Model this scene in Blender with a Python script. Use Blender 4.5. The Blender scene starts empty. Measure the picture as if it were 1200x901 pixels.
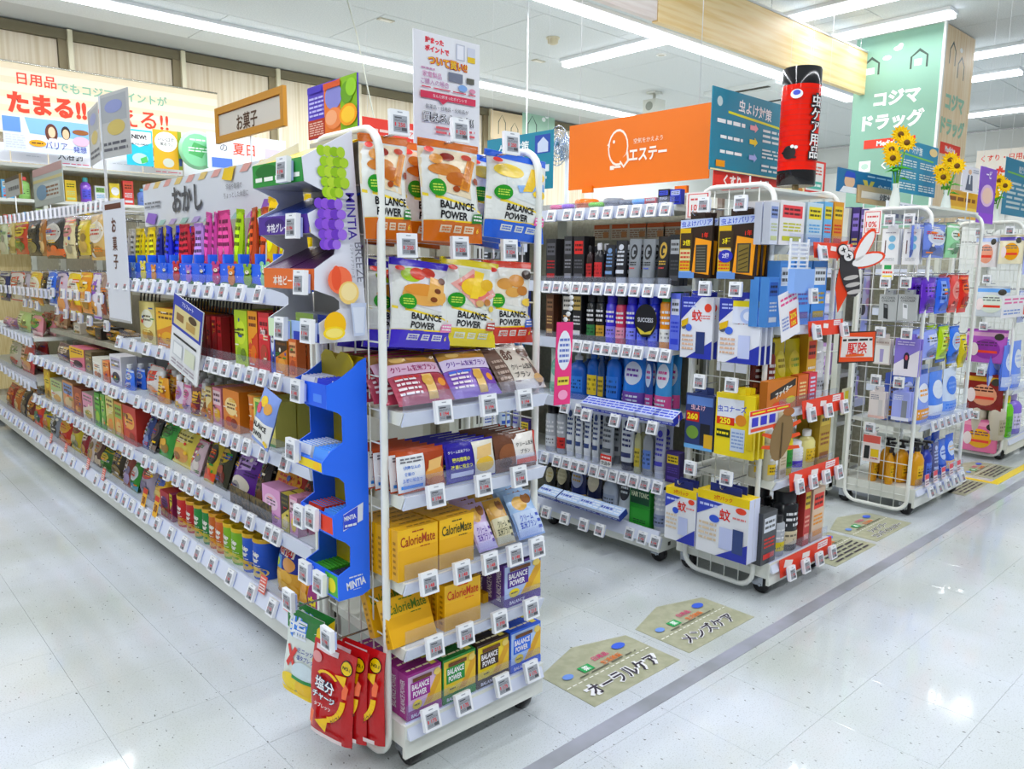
import bpy, math, random
from mathutils import Vector, Matrix
SC = bpy.context.scene
COL = SC.collection
R0 = random.Random(7)

# ---------------------------------------------------------------- camera, world, lights, exposure
# world axes: X runs along the grey floor tape, Y along the long gondolas, Z up.  image frame 1200 x 901
CAMZ = 1.2
FPX = 913.508
CR = ((0.73836634, -0.09394067, 0.66782506), (-0.67432383, -0.11770741, 0.72899406), (0.01012577, -0.98859502, -0.15025762))
cam_d = bpy.data.cameras.new('camera'); cam = bpy.data.objects.new('camera', cam_d); COL.objects.link(cam)
cam_d.sensor_width = 36.0; cam_d.lens = FPX / 1200 * 36; cam_d.clip_start = 0.02; cam_d.clip_end = 100
cam.matrix_world = Matrix(((CR[0][0], -CR[0][1], -CR[0][2], 0), (CR[1][0], -CR[1][1], -CR[1][2], 0), (CR[2][0], -CR[2][1], -CR[2][2], CAMZ), (0, 0, 0, 1)))
SC.camera = cam
SC.view_settings.view_transform = 'Standard'; SC.view_settings.look = 'None'
SC.view_settings.gamma = 1; SC.view_settings.use_curve_mapping = False
SC.view_settings.exposure = 0.86
w = bpy.data.worlds.new('store_light'); SC.world = w; w.use_nodes = True
w.node_tree.nodes['Background'].inputs[0].default_value = (0.93, 0.96, 1.0, 1)
w.node_tree.nodes['Background'].inputs[1].default_value = 0.17
CEIL = 3.2
def area(name, loc, sx, sy, power, col=(0.95, 0.97, 1.0)):
    l = bpy.data.lights.new(name, 'AREA'); l.shape = 'RECTANGLE'; l.size = sx; l.size_y = sy; l.energy = power; l.color = col
    o = bpy.data.objects.new(name, l); COL.objects.link(o); o.location = loc
    return o
# the ceiling strips give off light; seen and added ones get a fixture body further down
STRIPS_X = [(6.83, 0.2, 11.0), (4.37, -2.0, 9.3), (1.9, -3.0, 4.3), (-0.6, -3.0, 9.0)]        # y, x0, x1; last two are unseen, added to brighten the shelf fronts
for y, x0, x1 in STRIPS_X:
    area('strip_light', ((x0+x1)/2, y, CEIL-0.075), x1-x0, 0.06, 7.0*(x1-x0))
STRIPS_Y = [(5.8, 4.42, 5.6), (6.06, 2.0, 3.7), (6.8, 2.42, 3.9), (8.25, 2.2, 3.6), (9.2, 2.6, 4.0), (11.3, 3.0, 5.0)]   # x, y0, y1
for x, y0, y1 in STRIPS_Y:
    area('strip_light', (x, (y0+y1)/2, CEIL-0.075), 0.06, y1-y0, 3.2*(y1-y0))

# ---------------------------------------------------------------- pixel -> place (a pixel is a direction; the plane comes from what the thing touches)
def ray(px, py):
    a, b = px-600, py-450.5
    return [CR[i][0]*a + CR[i][1]*b + CR[i][2]*FPX for i in range(3)]
def onx(px, py, x):
    d = ray(px, py); t = x/d[0]; return Vector((x, d[1]*t, CAMZ+d[2]*t))
def ony(px, py, y):
    d = ray(px, py); t = y/d[1]; return Vector((d[0]*t, y, CAMZ+d[2]*t))
def onz(px, py, z):
    d = ray(px, py); t = (z-CAMZ)/d[2]; return Vector((d[0]*t, d[1]*t, z))

# ---------------------------------------------------------------- materials (procedural, one per colour and finish)
def lin(h):
    c = [int(h[i:i+2], 16)/255 for i in (0, 2, 4)]; l = .3*c[0]+.59*c[1]+.11*c[2]; c = [min(1, max(0, l+(x-l)*1.22)) for x in c]
    return tuple(x/12.92 if x <= .04045 else ((x+.055)/1.055)**2.4 for x in c) + (1,)
_M = {}
FIN = {'card': (.42, 0, .5), 'film': (.24, 0, .5), 'plastic': (.3, 0, .5), 'metal': (.25, 1, .5), 'paint': (.38, 0, .5), 'matte': (.7, 0, .3), 'gloss': (.12, 0, .5), 'ink': (.45, 0, .4)}
def M(h, fin='card'):
    k = h+fin
    if k in _M: return _M[k]
    m = bpy.data.materials.new(fin+'_'+h); m.use_nodes = True; nt = m.node_tree; b = nt.nodes['Principled BSDF']
    r, me, sp = FIN[fin]
    b.inputs['Base Color'].default_value = lin(h); b.inputs['Roughness'].default_value = r; b.inputs['Metallic'].default_value = me
    b.inputs['Specular IOR Level'].default_value = sp
    if fin in ('film', 'paint'):
        n = nt.nodes.new('ShaderNodeTexNoise'); n.inputs['Scale'].default_value = 38 if fin == 'film' else 220
        tc = nt.nodes.new('ShaderNodeTexCoord'); nt.links.new(tc.outputs['Object'], n.inputs['Vector'])
        bp = nt.nodes.new('ShaderNodeBump'); bp.inputs['Strength'].default_value = .55 if fin == 'film' else .05; bp.inputs['Distance'].default_value = .004 if fin == 'film' else .001
        nt.links.new(n.outputs['Fac'], bp.inputs['Height']); nt.links.new(bp.outputs['Normal'], b.inputs['Normal'])
    _M[k] = m
    return m
def clear(h, alpha, name='clear_plastic', rough=.08):
    k = name+h+str(alpha)
    if k in _M: return _M[k]
    m = bpy.data.materials.new(name); m.use_nodes = True; nt = m.node_tree; nt.nodes.remove(nt.nodes['Principled BSDF'])
    t = nt.nodes.new('ShaderNodeBsdfTransparent'); t.inputs[0].default_value = lin(h)
    g = nt.nodes.new('ShaderNodeBsdfPrincipled'); g.inputs['Base Color'].default_value = lin(h); g.inputs['Roughness'].default_value = rough
    mx = nt.nodes.new('ShaderNodeMixShader'); mx.inputs[0].default_value = alpha
    nt.links.new(t.outputs[0], mx.inputs[1]); nt.links.new(g.outputs[0], mx.inputs[2]); nt.links.new(mx.outputs[0], nt.nodes['Material Output'].inputs[0])
    _M[k] = m
    return m
def emis(h, s, name='lamp_tube'):
    k = name+h
    if k in _M: return _M[k]
    m = bpy.data.materials.new(name); m.use_nodes = True; nt = m.node_tree; b = nt.nodes['Principled BSDF']
    b.inputs['Base Color'].default_value = lin(h); b.inputs['Emission Color'].default_value = lin(h); b.inputs['Emission Strength'].default_value = s
    _M[k] = m
    return m
def noisy(name, c1, c2, scale, rough=.5, stretch=(1, 1, 1), bump=0, detail=3, coords='Object', lo=.4, hi=.62):
    if name in _M: return _M[name]
    m = bpy.data.materials.new(name); m.use_nodes = True; nt = m.node_tree; b = nt.nodes['Principled BSDF']; b.inputs['Roughness'].default_value = rough
    tc = nt.nodes.new('ShaderNodeTexCoord'); mp = nt.nodes.new('ShaderNodeMapping'); mp.inputs['Scale'].default_value = stretch
    n = nt.nodes.new('ShaderNodeTexNoise'); n.inputs['Scale'].default_value = scale; n.inputs['Detail'].default_value = detail
    cr = nt.nodes.new('ShaderNodeValToRGB'); cr.color_ramp.elements[0].color = lin(c1); cr.color_ramp.elements[1].color = lin(c2)
    cr.color_ramp.elements[0].position = lo; cr.color_ramp.elements[1].position = hi
    nt.links.new(tc.outputs[coords], mp.inputs[0]); nt.links.new(mp.outputs[0], n.inputs['Vector']); nt.links.new(n.outputs['Fac'], cr.inputs[0]); nt.links.new(cr.outputs[0], b.inputs['Base Color'])
    if bump:
        bp = nt.nodes.new('ShaderNodeBump'); bp.inputs['Strength'].default_value = bump; bp.inputs['Distance'].default_value = .003
        nt.links.new(n.outputs['Fac'], bp.inputs['Height']); nt.links.new(bp.outputs[0], b.inputs['Normal'])
    _M[name] = m
    return m

# ---------------------------------------------------------------- mesh builder
class MB:
    def __init__(s): s.v = []; s.f = []; s.fm = []; s.mats = []; s.sm = []
    def mi(s, m):
        if isinstance(m, str): m = M(m)
        if m not in s.mats: s.mats.append(m)
        return s.mats.index(m)
    def add(s, vs, fs, m, smooth=False):
        o = len(s.v); s.v += [tuple(p) for p in vs]; i = s.mi(m)
        for f in fs: s.f.append(tuple(o+k for k in f)); s.fm.append(i); s.sm.append(smooth)
    def box(s, x0, x1, y0, y1, z0, z1, m, front=None, top=None, side=None):
        vs = [(x0, y0, z0), (x1, y0, z0), (x1, y1, z0), (x0, y1, z0), (x0, y0, z1), (x1, y0, z1), (x1, y1, z1), (x0, y1, z1)]
        fs = [((0, 1, 5, 4), front), ((2, 3, 7, 6), None), ((4, 5, 6, 7), top), ((3, 2, 1, 0), None), ((1, 2, 6, 5), side), ((3, 0, 4, 7), side)]
        o = len(s.v); s.v += vs
        for f, mm in fs: s.f.append(tuple(o+k for k in f)); s.fm.append(s.mi(mm or m)); s.sm.append(False)
    def obox(s, c, ax, ay, az, m):      # oriented box: centre and three half-axis vectors
        c = Vector(c); ax = Vector(ax); ay = Vector(ay); az = Vector(az)
        vs = [c+i*ax+j*ay+k*az for k in (-1, 1) for i, j in ((-1, -1), (1, -1), (1, 1), (-1, 1))]
        s.add(vs, [(3, 2, 1, 0), (4, 5, 6, 7), (0, 1, 5, 4), (1, 2, 6, 5), (2, 3, 7, 6), (3, 0, 4, 7)], m)
    def tube(s, pts, r, m, n=6, closed=False, caps=True):
        pts = [Vector(p) for p in pts]; N = len(pts); rings = []; prev = None
        for i, p in enumerate(pts):
            a = pts[i-1] if (i or closed) else pts[i]; b = pts[(i+1) % N] if (i < N-1 or closed) else pts[i]
            t = (b-a).normalized()
            u = (Vector((0, 0, 1)) if abs(t.z) < .95 else Vector((1, 0, 0))) if prev is None else prev
            u = (u-t*u.dot(t)).normalized(); prev = u; q = t.cross(u)
            rr = r[i] if isinstance(r, (list, tuple)) else r
            rings.append([p+rr*(math.cos(2*math.pi*k/n)*u+math.sin(2*math.pi*k/n)*q) for k in range(n)])
        vs = [v for g in rings for v in g]; fs = []
        for i in range(N if closed else N-1):
            j = (i+1) % N
            for k in range(n): fs.append((i*n+k, i*n+(k+1) % n, j*n+(k+1) % n, j*n+k))
        if not closed and caps: fs += [tuple(range(n-1, -1, -1)), tuple((N-1)*n+k for k in range(n))]
        s.add(vs, fs, m, True)
    def lathe(s, prof, m, n=16, c=(0, 0, 0), sx=1, sy=1, ax='z', smooth=True):
        vs = []; fs = []
        for r, z in prof:
            for k in range(n):
                a = 2*math.pi*k/n; p = (r*math.cos(a)*sx, r*math.sin(a)*sy, z)
                if ax == 'x': p = (z, p[0], p[1])
                if ax == 'y': p = (p[0], z, p[1])
                vs.append((c[0]+p[0], c[1]+p[1], c[2]+p[2]))
        for i in range(len(prof)-1):
            for k in range(n): fs.append((i*n+k, i*n+(k+1) % n, (i+1)*n+(k+1) % n, (i+1)*n+k))
        s.add(vs, fs, m, smooth)
        s.add(vs[:n], [tuple(range(n-1, -1, -1))], m); s.add(vs[-n:], [tuple(range(n))], m)
    def prism(s, poly, d0, d1, m, fn, cap=None):   # 2D outline extruded between offsets d0 (front) and d1; fn(u, v, d) -> point
        n = len(poly)
        s.add([fn(u, v, d0) for u, v in poly], [tuple(range(n))], cap or m)
        s.add([fn(u, v, d1) for u, v in poly], [tuple(range(n-1, -1, -1))], m)
        s.add([fn(u, v, d0) for u, v in poly]+[fn(u, v, d1) for u, v in poly], [(i, i+n, (i+1) % n+n, (i+1) % n) for i in range(n)], m)
    def mesh(s, name):
        me = bpy.data.meshes.new(name); me.from_pydata(s.v, [], s.f)
        for m in s.mats: me.materials.append(m)
        me.polygons.foreach_set('material_index', s.fm); me.polygons.foreach_set('use_smooth', s.sm); me.update()
        return me
    def build(s, name, parent=None, loc=None, rz=0):
        return obj(name, s.mesh(name), parent, loc, rz)
def obj(name, me, parent=None, loc=None, rz=0):
    o = bpy.data.objects.new(name, me); COL.objects.link(o)
    if loc is not None: o.location = loc
    if rz: o.rotation_euler.z = rz
    if parent: o.parent = parent
    return o
LONG = []
def tag(o, label=None, cat=None, group=None, kind=None):
    if label and len(label.replace('-', ' ').split()) > 16: LONG.append(label)
    if label: o['label'] = label
    if cat: o['category'] = cat
    if group: o['group'] = group
    if kind: o['kind'] = kind
    return o
def thing(name, label, cat, loc=(0, 0, 0), rz=0, group=None):
    return tag(obj(name, None, None, loc, rz), label, cat, group)
def struct(o): o['kind'] = 'structure'; return o

# ---------------------------------------------------------------- flat print: rectangles, ellipses, polygons and lettering laid on a surface
_T = {}
def tmesh(s, bold=0):
    if bold < .06 and any(ord(ch) > 0x4dff for ch in s): bold = min(bold, .016)     # dense characters clog when emboldened
    k = (s, bold)
    if k in _T: return _T[k]
    c = bpy.data.curves.new('t', 'FONT'); c.body = s; c.resolution_u = 2; c.offset = bold; c.fill_mode = 'FRONT'; c.space_line = .95; c.align_x = 'CENTER'
    o = bpy.data.objects.new('t', c); COL.objects.link(o)
    me = o.to_mesh(); vs = [(v.co.x, v.co.y) for v in me.vertices]; fs = [tuple(p.vertices) for p in me.polygons]
    o.to_mesh_clear(); bpy.data.objects.remove(o); bpy.data.curves.remove(c)
    if vs:
        x0 = min(v[0] for v in vs); x1 = max(v[0] for v in vs); y0 = min(v[1] for v in vs); y1 = max(v[1] for v in vs)
        h = max(y1-y0, .05); vs = [((x-(x0+x1)/2)/h, (y-(y0+y1)/2)/h) for x, y in vs]; wd = (x1-x0)/h
    else: wd = 1
    _T[k] = (vs, fs, wd)
    return _T[k]
def art(mb, surf, W, H, ops, curved=False, step=.00025, base=.0003, fin='ink'):
    """surf(u, v, off) -> point; u, v in 0..1 across a W x H face"""
    off = base; rnd = random.Random(len(ops)*31+int(W*1e4))
    for op in ops:
        k = op[0]; off += step
        if k == 'r':
            _, a, b, c, d, col = op
            nx, ny = (max(1, int((c-a)*10)), max(1, int((d-b)*12))) if curved else (1, 1)
            vs = [surf(a+(c-a)*i/nx, b+(d-b)*j/ny, off) for j in range(ny+1) for i in range(nx+1)]
            mb.add(vs, [(j*(nx+1)+i, j*(nx+1)+i+1, (j+1)*(nx+1)+i+1, (j+1)*(nx+1)+i) for j in range(ny) for i in range(nx)], mt(col, fin), curved)
        elif k == 'e':
            _, cu, cv, ru, rv, col = op; n = 18
            ring = [(math.cos(2*math.pi*i/n), math.sin(2*math.pi*i/n)) for i in range(n)]
            vs = [surf(cu+ru*x, cv+rv*y, off) for x, y in ring]
            if curved:
                vs += [surf(cu+ru*x*.55, cv+rv*y*.55, off) for x, y in ring]+[surf(cu, cv, off)]
                fs = [(i, (i+1) % n, n+(i+1) % n, n+i) for i in range(n)]+[(n+i, n+(i+1) % n, 2*n) for i in range(n)]
            else: fs = [tuple(range(n))]
            mb.add(vs, fs, mt(col, fin), curved)
        elif k == 'p':
            _, pts, col = op
            if curved:
                tri = [tuple(pts[i] for i in (0, j, j+1)) for j in range(1, len(pts)-1)]
                for _i in range(2):
                    nt = []
                    for a, b, c in tri:
                        ab = ((a[0]+b[0])/2, (a[1]+b[1])/2); bc = ((b[0]+c[0])/2, (b[1]+c[1])/2); ca = ((a[0]+c[0])/2, (a[1]+c[1])/2)
                        nt += [(a, ab, ca), (ab, b, bc), (ca, bc, c), (ab, bc, ca)]
                    tri = nt
                mb.add([surf(*p, off) for t in tri for p in t], [(3*i, 3*i+1, 3*i+2) for i in range(len(tri))], mt(col, fin), curved)
            else: mb.add([surf(u, v, off) for u, v in pts], [tuple(range(len(pts)))], mt(col, fin))
        elif k == 't':
            s, cu, cv, hv, col = op[1:6]; rot = op[6] if len(op) > 6 else 0; bold = op[7] if len(op) > 7 else 0; mw = op[8] if len(op) > 8 else 9
            vs, fs, wd = tmesh(s, bold); hh = hv*H; sx = hh
            if wd*hh > mw*W: sx = mw*W/wd
            cr, sr = math.cos(rot), math.sin(rot)
            P = [surf(cu+(x*sx*cr-y*hh*sr)/W, cv+(x*sx*sr+y*hh*cr)/H, off+(.0006 if curved else 0)) for x, y in vs]
            mb.add(P, fs, mt(col, fin))
        elif k == 'b':       # fine print too small to read: broken lines
            _, a, b, c, d, n, col = op
            for i in range(n):
                v = b+(d-b)*(i+.5)/n; hh = (d-b)/n*.24; u = a
                while u < c-.01:
                    e = min(c, u+(c-a)*rnd.uniform(.12, .4)); art_quad(mb, surf, u, v-hh, e, v+hh, off, mt(col, fin)); u = e+(c-a)*.05
def art_quad(mb, surf, a, b, c, d, off, m): mb.add([surf(a, b, off), surf(c, b, off), surf(c, d, off), surf(a, d, off)], [(0, 1, 2, 3)], m)
def mt(c, fin): return c if not isinstance(c, str) else M(c, fin)
def card_surf(W, H, y=0):            # upright card, front facing -y, origin bottom centre
    return lambda u, v, o: (-W/2+u*W, y-o, v*H)

# ---------------------------------------------------------------- product shapes: each returns [(part name, mesh), ...], the first is the body; front faces -y, base at z = 0
def P_box(name, w, h, d, col, ops=(), side=None, top=None, sops=(), tops=(), fin='card'):
    mb = MB(); mb.box(-w/2, w/2, 0, d, 0, h, M(col, fin), side=M(side, fin) if side else None, top=M(top, fin) if top else None)
    art(mb, card_surf(w, h), w, h, ops)
    if sops:
        art(mb, lambda u, v, o: (-w/2-o, d*(1-u), v*h), d, h, sops)
    if tops: art(mb, lambda u, v, o: (-w/2+u*w, v*d, h+o), w, d, tops)
    return [(name, mb.mesh(name))]
def pouch_b(w, h, t, gus=0):
    def bul(u, v):
        a = max(0, 1-abs(2*u-1)**3.0); vv = min(max(v, 0), 1)
        if gus: b = min(1, (1-vv)*1.25)**.8 * (0.75+.25*min(1, vv*6))
        else:
            e = (vv-.06)/.88
            b = max(0, 4*e*(1-e))**.55 if 0 < e < 1 else 0
        return t/2*(a**.6)*b
    return bul
def P_pouch(name, w, h, t, col, ops=(), seal=None, gus=0, back=None, fin='film', wob=1):
    mb = MB(); bul = pouch_b(w, h, t, gus); nx, ny = 9, 11; ph = R0.uniform(0, 6)
    def pin(u, v):   # waist shape: the filled bag draws in at its sides
        k = 1-.05*wob*math.sin(math.pi*min(max(v, 0), 1))*(0 if gus else 1)
        return -w/2*k+u*w*k + wob*.004*math.sin(5*v+ph)
    f = lambda u, v, o: (pin(u, v), -bul(u, v)-o-.0006+wob*.0015*math.sin(9*u+7*v+ph)*(1 if .1 < v < .95 else .2), v*h)
    g = lambda u, v, o: (pin(u, v), bul(u, v)+o+.0006, v*h)
    for fn, flip in ((f, 0), (g, 1)):
        vs = [fn(i/nx, j/ny, 0) for j in range(ny+1) for i in range(nx+1)]
        fs = [(j*(nx+1)+i, j*(nx+1)+i+1, (j+1)*(nx+1)+i+1, (j+1)*(nx+1)+i) for j in range(ny) for i in range(nx)]
        if flip: fs = [q[::-1] for q in fs]
        mb.add(vs, fs, M(back or col, fin) if flip else M(col, fin), True)
    if gus: mb.add([f(i/nx, 0, 0) for i in range(nx+1)]+[g(i/nx, 0, 0) for i in range(nx, -1, -1)], [tuple(range(2*nx+1, -1, -1))], M(col, fin))
    art(mb, f, w, h, ops, curved=True, step=.0003, base=.0008, fin=fin)
    parts = [(name, mb.mesh(name))]
    if seal:
        s = MB(); z = .93*h
        for k in range(4): s.box(-w/2*.99, w/2*.99, -.003, .003, z+k*.017*h, z+k*.017*h+.013*h, M(seal, fin))
        parts.append(('top_seal', s.mesh('top_seal')))
    return parts
def P_lathe(name, prof, col, cap=None, capcol='ffffff', n=18, sx=1, sy=1, ops=(), fin='plastic', lab=None, capfin='plastic', cname='cap'):
    """prof [(r, z)]; lab (z0, z1, r) is the printed zone; ops run over the front half"""
    mb = MB(); mb.lathe(prof, M(col, fin) if isinstance(col, str) else col, n, sx=sx, sy=sy)
    if ops:
        z0, z1, r = lab; W = math.pi*r*.95; H = z1-z0
        art(mb, lambda u, v, o: ((r+o)*math.sin((u-.5)*math.pi*.95)*sx, -(r+o)*math.cos((u-.5)*math.pi*.95)*sy, z0+v*H), W, H, ops, curved=True, step=.0002, base=.0006)
    parts = [(name, mb.mesh(name))]
    if cap:
        c = MB(); c.lathe(cap, M(capcol, capfin), n, sx=sx, sy=sy); parts.append((cname, c.mesh(cname)))
    return parts
def P_tube(name, w, h, col, capcol, ops=(), fin='plastic', t=.03):     # squeeze tube standing on its cap, crimped flat at the top
    mb = MB(); N = 18; vs = []; fs = []; L = 6; caph = h*.16
    def ring(j):
        k = j/L; z = caph+(h-caph)*k; dd = t/2*(1-k)+.001
        return [(w/2*(.86+.14*k)*math.cos(2*math.pi*i/N), dd*math.sin(2*math.pi*i/N), z) for i in range(N)]
    for j in range(L+1): vs += ring(j)
    fs = [(j*N+i, j*N+(i+1) % N, (j+1)*N+(i+1) % N, (j+1)*N+i) for j in range(L) for i in range(N)]
    mb.add(vs, fs, M(col, fin), True); mb.add(vs[-N:], [tuple(range(N))], M(col, fin))
    def s(u, v, o):
        k = v; x = (u-.5)*w*.86; dd = t/2*(1-k)+.001; q = max(0, 1-(x/(w/2*(.86+.14*k)))**2)
        return (x, -dd*math.sqrt(q)-o-.0004, caph+(h-caph)*v)
    art(mb, s, w*.86, h-caph, ops, curved=True)
    c = MB(); c.lathe([(w*.36, 0), (w*.40, caph*.9), (w*.40, caph)], M(capcol, fin), N, sy=t/w*1.15)
    return [(name, mb.mesh(name)), ('cap', c.mesh('cap'))]
def P_can(name, r, h, col, lid, ops=(), lidops=()):
    mb = MB(); mb.lathe([(r*.98, 0), (r, .004), (r, h-.012)], M(col, 'card'), 22)
    W = math.pi*r*.95
    art(mb, lambda u, v, o: ((r+o)*math.sin((u-.5)*math.pi*.95), -(r+o)*math.cos((u-.5)*math.pi*.95), v*(h-.012)), W, h, ops, curved=True)
    c = MB(); c.lathe([(r*1.03, h-.014), (r*1.03, h), (r*.95, h), (r*.94, h-.003), (.001, h-.003)], M(lid, 'plastic'), 22)
    art(c, lambda u, v, o: ((u-.5)*2*r, (v-.5)*2*r, h-.003+o), 2*r, 2*r, lidops)
    return [(name, mb.mesh(name)), ('lid', c.mesh('lid'))]
def P_blister(name, w, h, col, ops=(), bub=None, bubcol='ffffff', tabcol=None):   # hanging carton card with a euro-hole tab and a raised clear bubble or box
    mb = MB(); d = .012
    mb.box(-w/2, w/2, 0, d, 0, h, M(col))
    mb.box(-w*.22, w*.22, d*.4, d*.7, h, h+.022, M(tabcol or col))
    art(mb, card_surf(w, h), w, h, ops)
    parts = [(name, mb.mesh(name))]
    if bub:
        a, b, c, e, dep = bub; q = MB()
        q.box(-w/2+a*w, -w/2+c*w, -dep, 0, b*h, e*h, M(bubcol, 'gloss')); parts.append(('moulded_pack', q.mesh('moulded_pack')))
    return parts
_pc = [0]
def place(parts, loc, rz=0, label=None, cat='product', group=None, tilt=0, roll=0, name=None):
    o = obj(name or parts[0][0], parts[0][1], None, loc)
    o.rotation_euler = (tilt, roll, rz); tag(o, label, cat, group)
    for n, me in parts[1:]: obj(n, me, o)
    return o
ORD = ['first', 'second', 'third', 'fourth', 'fifth', 'sixth', 'seventh', 'eighth', 'ninth', 'tenth', 'eleventh', 'twelfth', 'thirteenth', 'fourteenth', 'fifteenth', 'sixteenth', 'seventeenth', 'eighteenth', 'nineteenth', 'twentieth']
def nth(i):
    if i < 20: return ORD[i]
    return {2: 'twenty', 3: 'thirty', 4: 'forty', 5: 'fifty', 6: 'sixty', 7: 'seventy'}[(i+1)//10] + ('' if (i+1) % 10 == 0 else '-'+ORD[(i+1) % 10-1]) if (i+1) % 10 else {20: 'twentieth', 30: 'thirtieth', 40: 'fortieth', 50: 'fiftieth', 60: 'sixtieth'}.get(i+1, str(i+1)+'th')
FACE_X = -math.pi/2       # front turned to -x (the long gondola sides); 0 is front turned to -y (end caps)
# ================================================================ the setting
WALLY = 8.0; WALLX = 13.0
# floor: vinyl tiles laid on a slab; the nearest 300 in view are tiles of their own
def floor_mat():
    m = bpy.data.materials.new('vinyl_tile'); m.use_nodes = True; nt = m.node_tree; b = nt.nodes['Principled BSDF']
    geo = nt.nodes.new('ShaderNodeNewGeometry')
    def noise(scale, det=3, st=(1, 1, 1)):
        mp = nt.nodes.new('ShaderNodeMapping'); mp.inputs['Scale'].default_value = st; nt.links.new(geo.outputs['Position'], mp.inputs[0])
        n = nt.nodes.new('ShaderNodeTexNoise'); n.inputs['Scale'].default_value = scale; n.inputs['Detail'].default_value = det; nt.links.new(mp.outputs[0], n.inputs['Vector']); return n
    def ramp(n, c1, c2, lo, hi):
        r = nt.nodes.new('ShaderNodeValToRGB'); r.color_ramp.elements[0].position = lo; r.color_ramp.elements[1].position = hi
        r.color_ramp.elements[0].color = lin(c1); r.color_ramp.elements[1].color = lin(c2); nt.links.new(n.outputs['Fac'], r.inputs[0]); return r
    def mul(a, c):
        x = nt.nodes.new('ShaderNodeMix'); x.data_type = 'RGBA'; x.blend_type = 'MULTIPLY'; x.inputs[0].default_value = 1
        nt.links.new(a.outputs[0] if a.bl_idname != 'ShaderNodeMix' else a.outputs[2], x.inputs[6]); nt.links.new(c.outputs[0], x.inputs[7]); return x
    base = ramp(noise(1.3), 'c0c5c1', 'd4d9e0', .35, .65)
    flecks = ramp(noise(120, 1, (1, .45, 1)), '80807c', 'ffffff', .235, .285)
    fine = ramp(noise(260, 2), 'e2e2e0', 'ffffff', .3, .45)
    out = mul(mul(base, flecks), fine)
    nt.links.new(out.outputs[2], b.inputs['Base Color'])
    b.inputs['Roughness'].default_value = .24; b.inputs['Specular IOR Level'].default_value = .42
    rr = ramp(noise(7), '333333', '5c5c5c', .35, .7); nt.links.new(rr.outputs[0], b.inputs['Roughness'])
    return m
FLM = floor_mat()
mb = MB(); mb.box(-4, WALLX, -4, WALLY, -.08, -.0045, M('d4d6d2', 'matte'))
floor = struct(mb.build('floor'))
T = .2935; tm = MB(); e = T/2-.0003
tm.add([(-e, -e, -.004), (e, -e, -.004), (e, e, -.004), (-e, e, -.004), (-e, -e, -.0004), (e, -e, -.0004), (e, e, -.0004), (-e, e, -.0004), (-e+.0006, -e+.0006, 0), (e-.0006, -e+.0006, 0), (e-.0006, e-.0006, 0), (-e+.0006, e-.0006, 0)],
       [(0, 1, 5, 4), (1, 2, 6, 5), (2, 3, 7, 6), (3, 0, 4, 7), (4, 5, 9, 8), (5, 6, 10, 9), (6, 7, 11, 10), (7, 4, 8, 11), (8, 9, 10, 11)], FLM)
tile_me = tm.mesh('floor_tile')
tl = []
for i in range(-16, 44):
    for j in range(-17, 25):
        x = .484+(i+.5)*T; y = .867+(j+.5)*T
        if -4 < x < WALLX and -4 < y < WALLY: tl.append((x, y))
def seen(x, y):
    dx, dy = x, y; k = sum(((CR[0][2], CR[1][2])[q]*(dx, dy)[q]) for q in (0, 1))-CR[2][2]*(-CAMZ)*-1
    a = [CR[0][c]*x+CR[1][c]*y+CR[2][c]*(-CAMZ) for c in range(3)]
    return a[2] > .2 and -60 < 600+FPX*a[0]/a[2] < 1260 and 450+FPX*a[1]/a[2] < 960
vis = sorted([p for p in tl if seen(*p)], key=lambda p: p[0]**2+p[1]**2)[:300]
vs_ = set(vis); rest = MB()
for x, y in tl:
    if (x, y) in vs_: obj('floor_tile', tile_me, floor, (x, y, 0))
    else: rest.box(x-e, x+e, y-e, y+e, -.004, 0, FLM)
tag(rest.build('floor_tile_field', floor), kind='stuff')

# ceiling boards
CB = noisy('ceiling_board', 'd3d8d9', 'dfe3e3', 90, .8, detail=2, bump=.15)
mb = MB(); mb.box(-4, WALLX, -4, WALLY, CEIL+.012, CEIL+.1, M('c4c8c8', 'matte')); ceiling = struct(mb.build('ceiling'))
cm = MB(); cm.box(-.905, .905, -.452, .452, 0, .012, CB); cme = cm.mesh('ceiling_board')
for i in range(-2, 8):
    for j in range(-5, 10):
        x = .1+i*1.816+((j % 2)*.908); y = -.28+j*.91
        if -4 < x-.9 and x+.9 < WALLX and -4 < y-.45 and y+.45 < WALLY: obj('ceiling_board', cme, ceiling, (x, y, CEIL))

# back wall: wood-print panels between steel posts
WP = noisy('wood_print_panel', 'e2d9c6', 'cbbd9f', 6, .6, (6, 1, .12), detail=4, lo=.42, hi=.72)
mb = MB(); mb.box(-4, WALLX, WALLY, WALLY+.1, 0, CEIL, M('ebe6da', 'matte')); wall_back = struct(mb.build('wall_back'))
px_posts = [-1.05, 0.0, .97, 1.94, 2.91, 3.88, 4.85, 5.8, 6.8, 7.8]
pm = MB(); pm.box(-.05, .05, WALLY-.05, WALLY-.005, 0, CEIL, M('8f866f', 'matte')); pm.box(.02, .06, WALLY-.085, WALLY-.05, 0, CEIL, M('e4dfc6', 'paint')); pme = pm.mesh('steel_post')
pn = MB(); pn.box(.055, .915, WALLY-.028, WALLY-.002, 0, CEIL-.09, WP); pne = pn.mesh('wood_print_panel')
for x in px_posts:
    obj('steel_post', pme, wall_back, (x, 0, 0)); obj('wood_print_panel', pne, wall_back, (x, 0, 0))
mb = MB(); mb.box(-1.2, 9, WALLY-.06, WALLY-.002, CEIL-.085, CEIL-.001, M('7d7763', 'matte')); mb.build('head_channel', wall_back)
mb = MB(); mb.box(WALLX, WALLX+.1, -4, WALLY, 0, CEIL, M('e9ebe8', 'matte')); wall_right = struct(mb.build('wall_right'))
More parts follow.
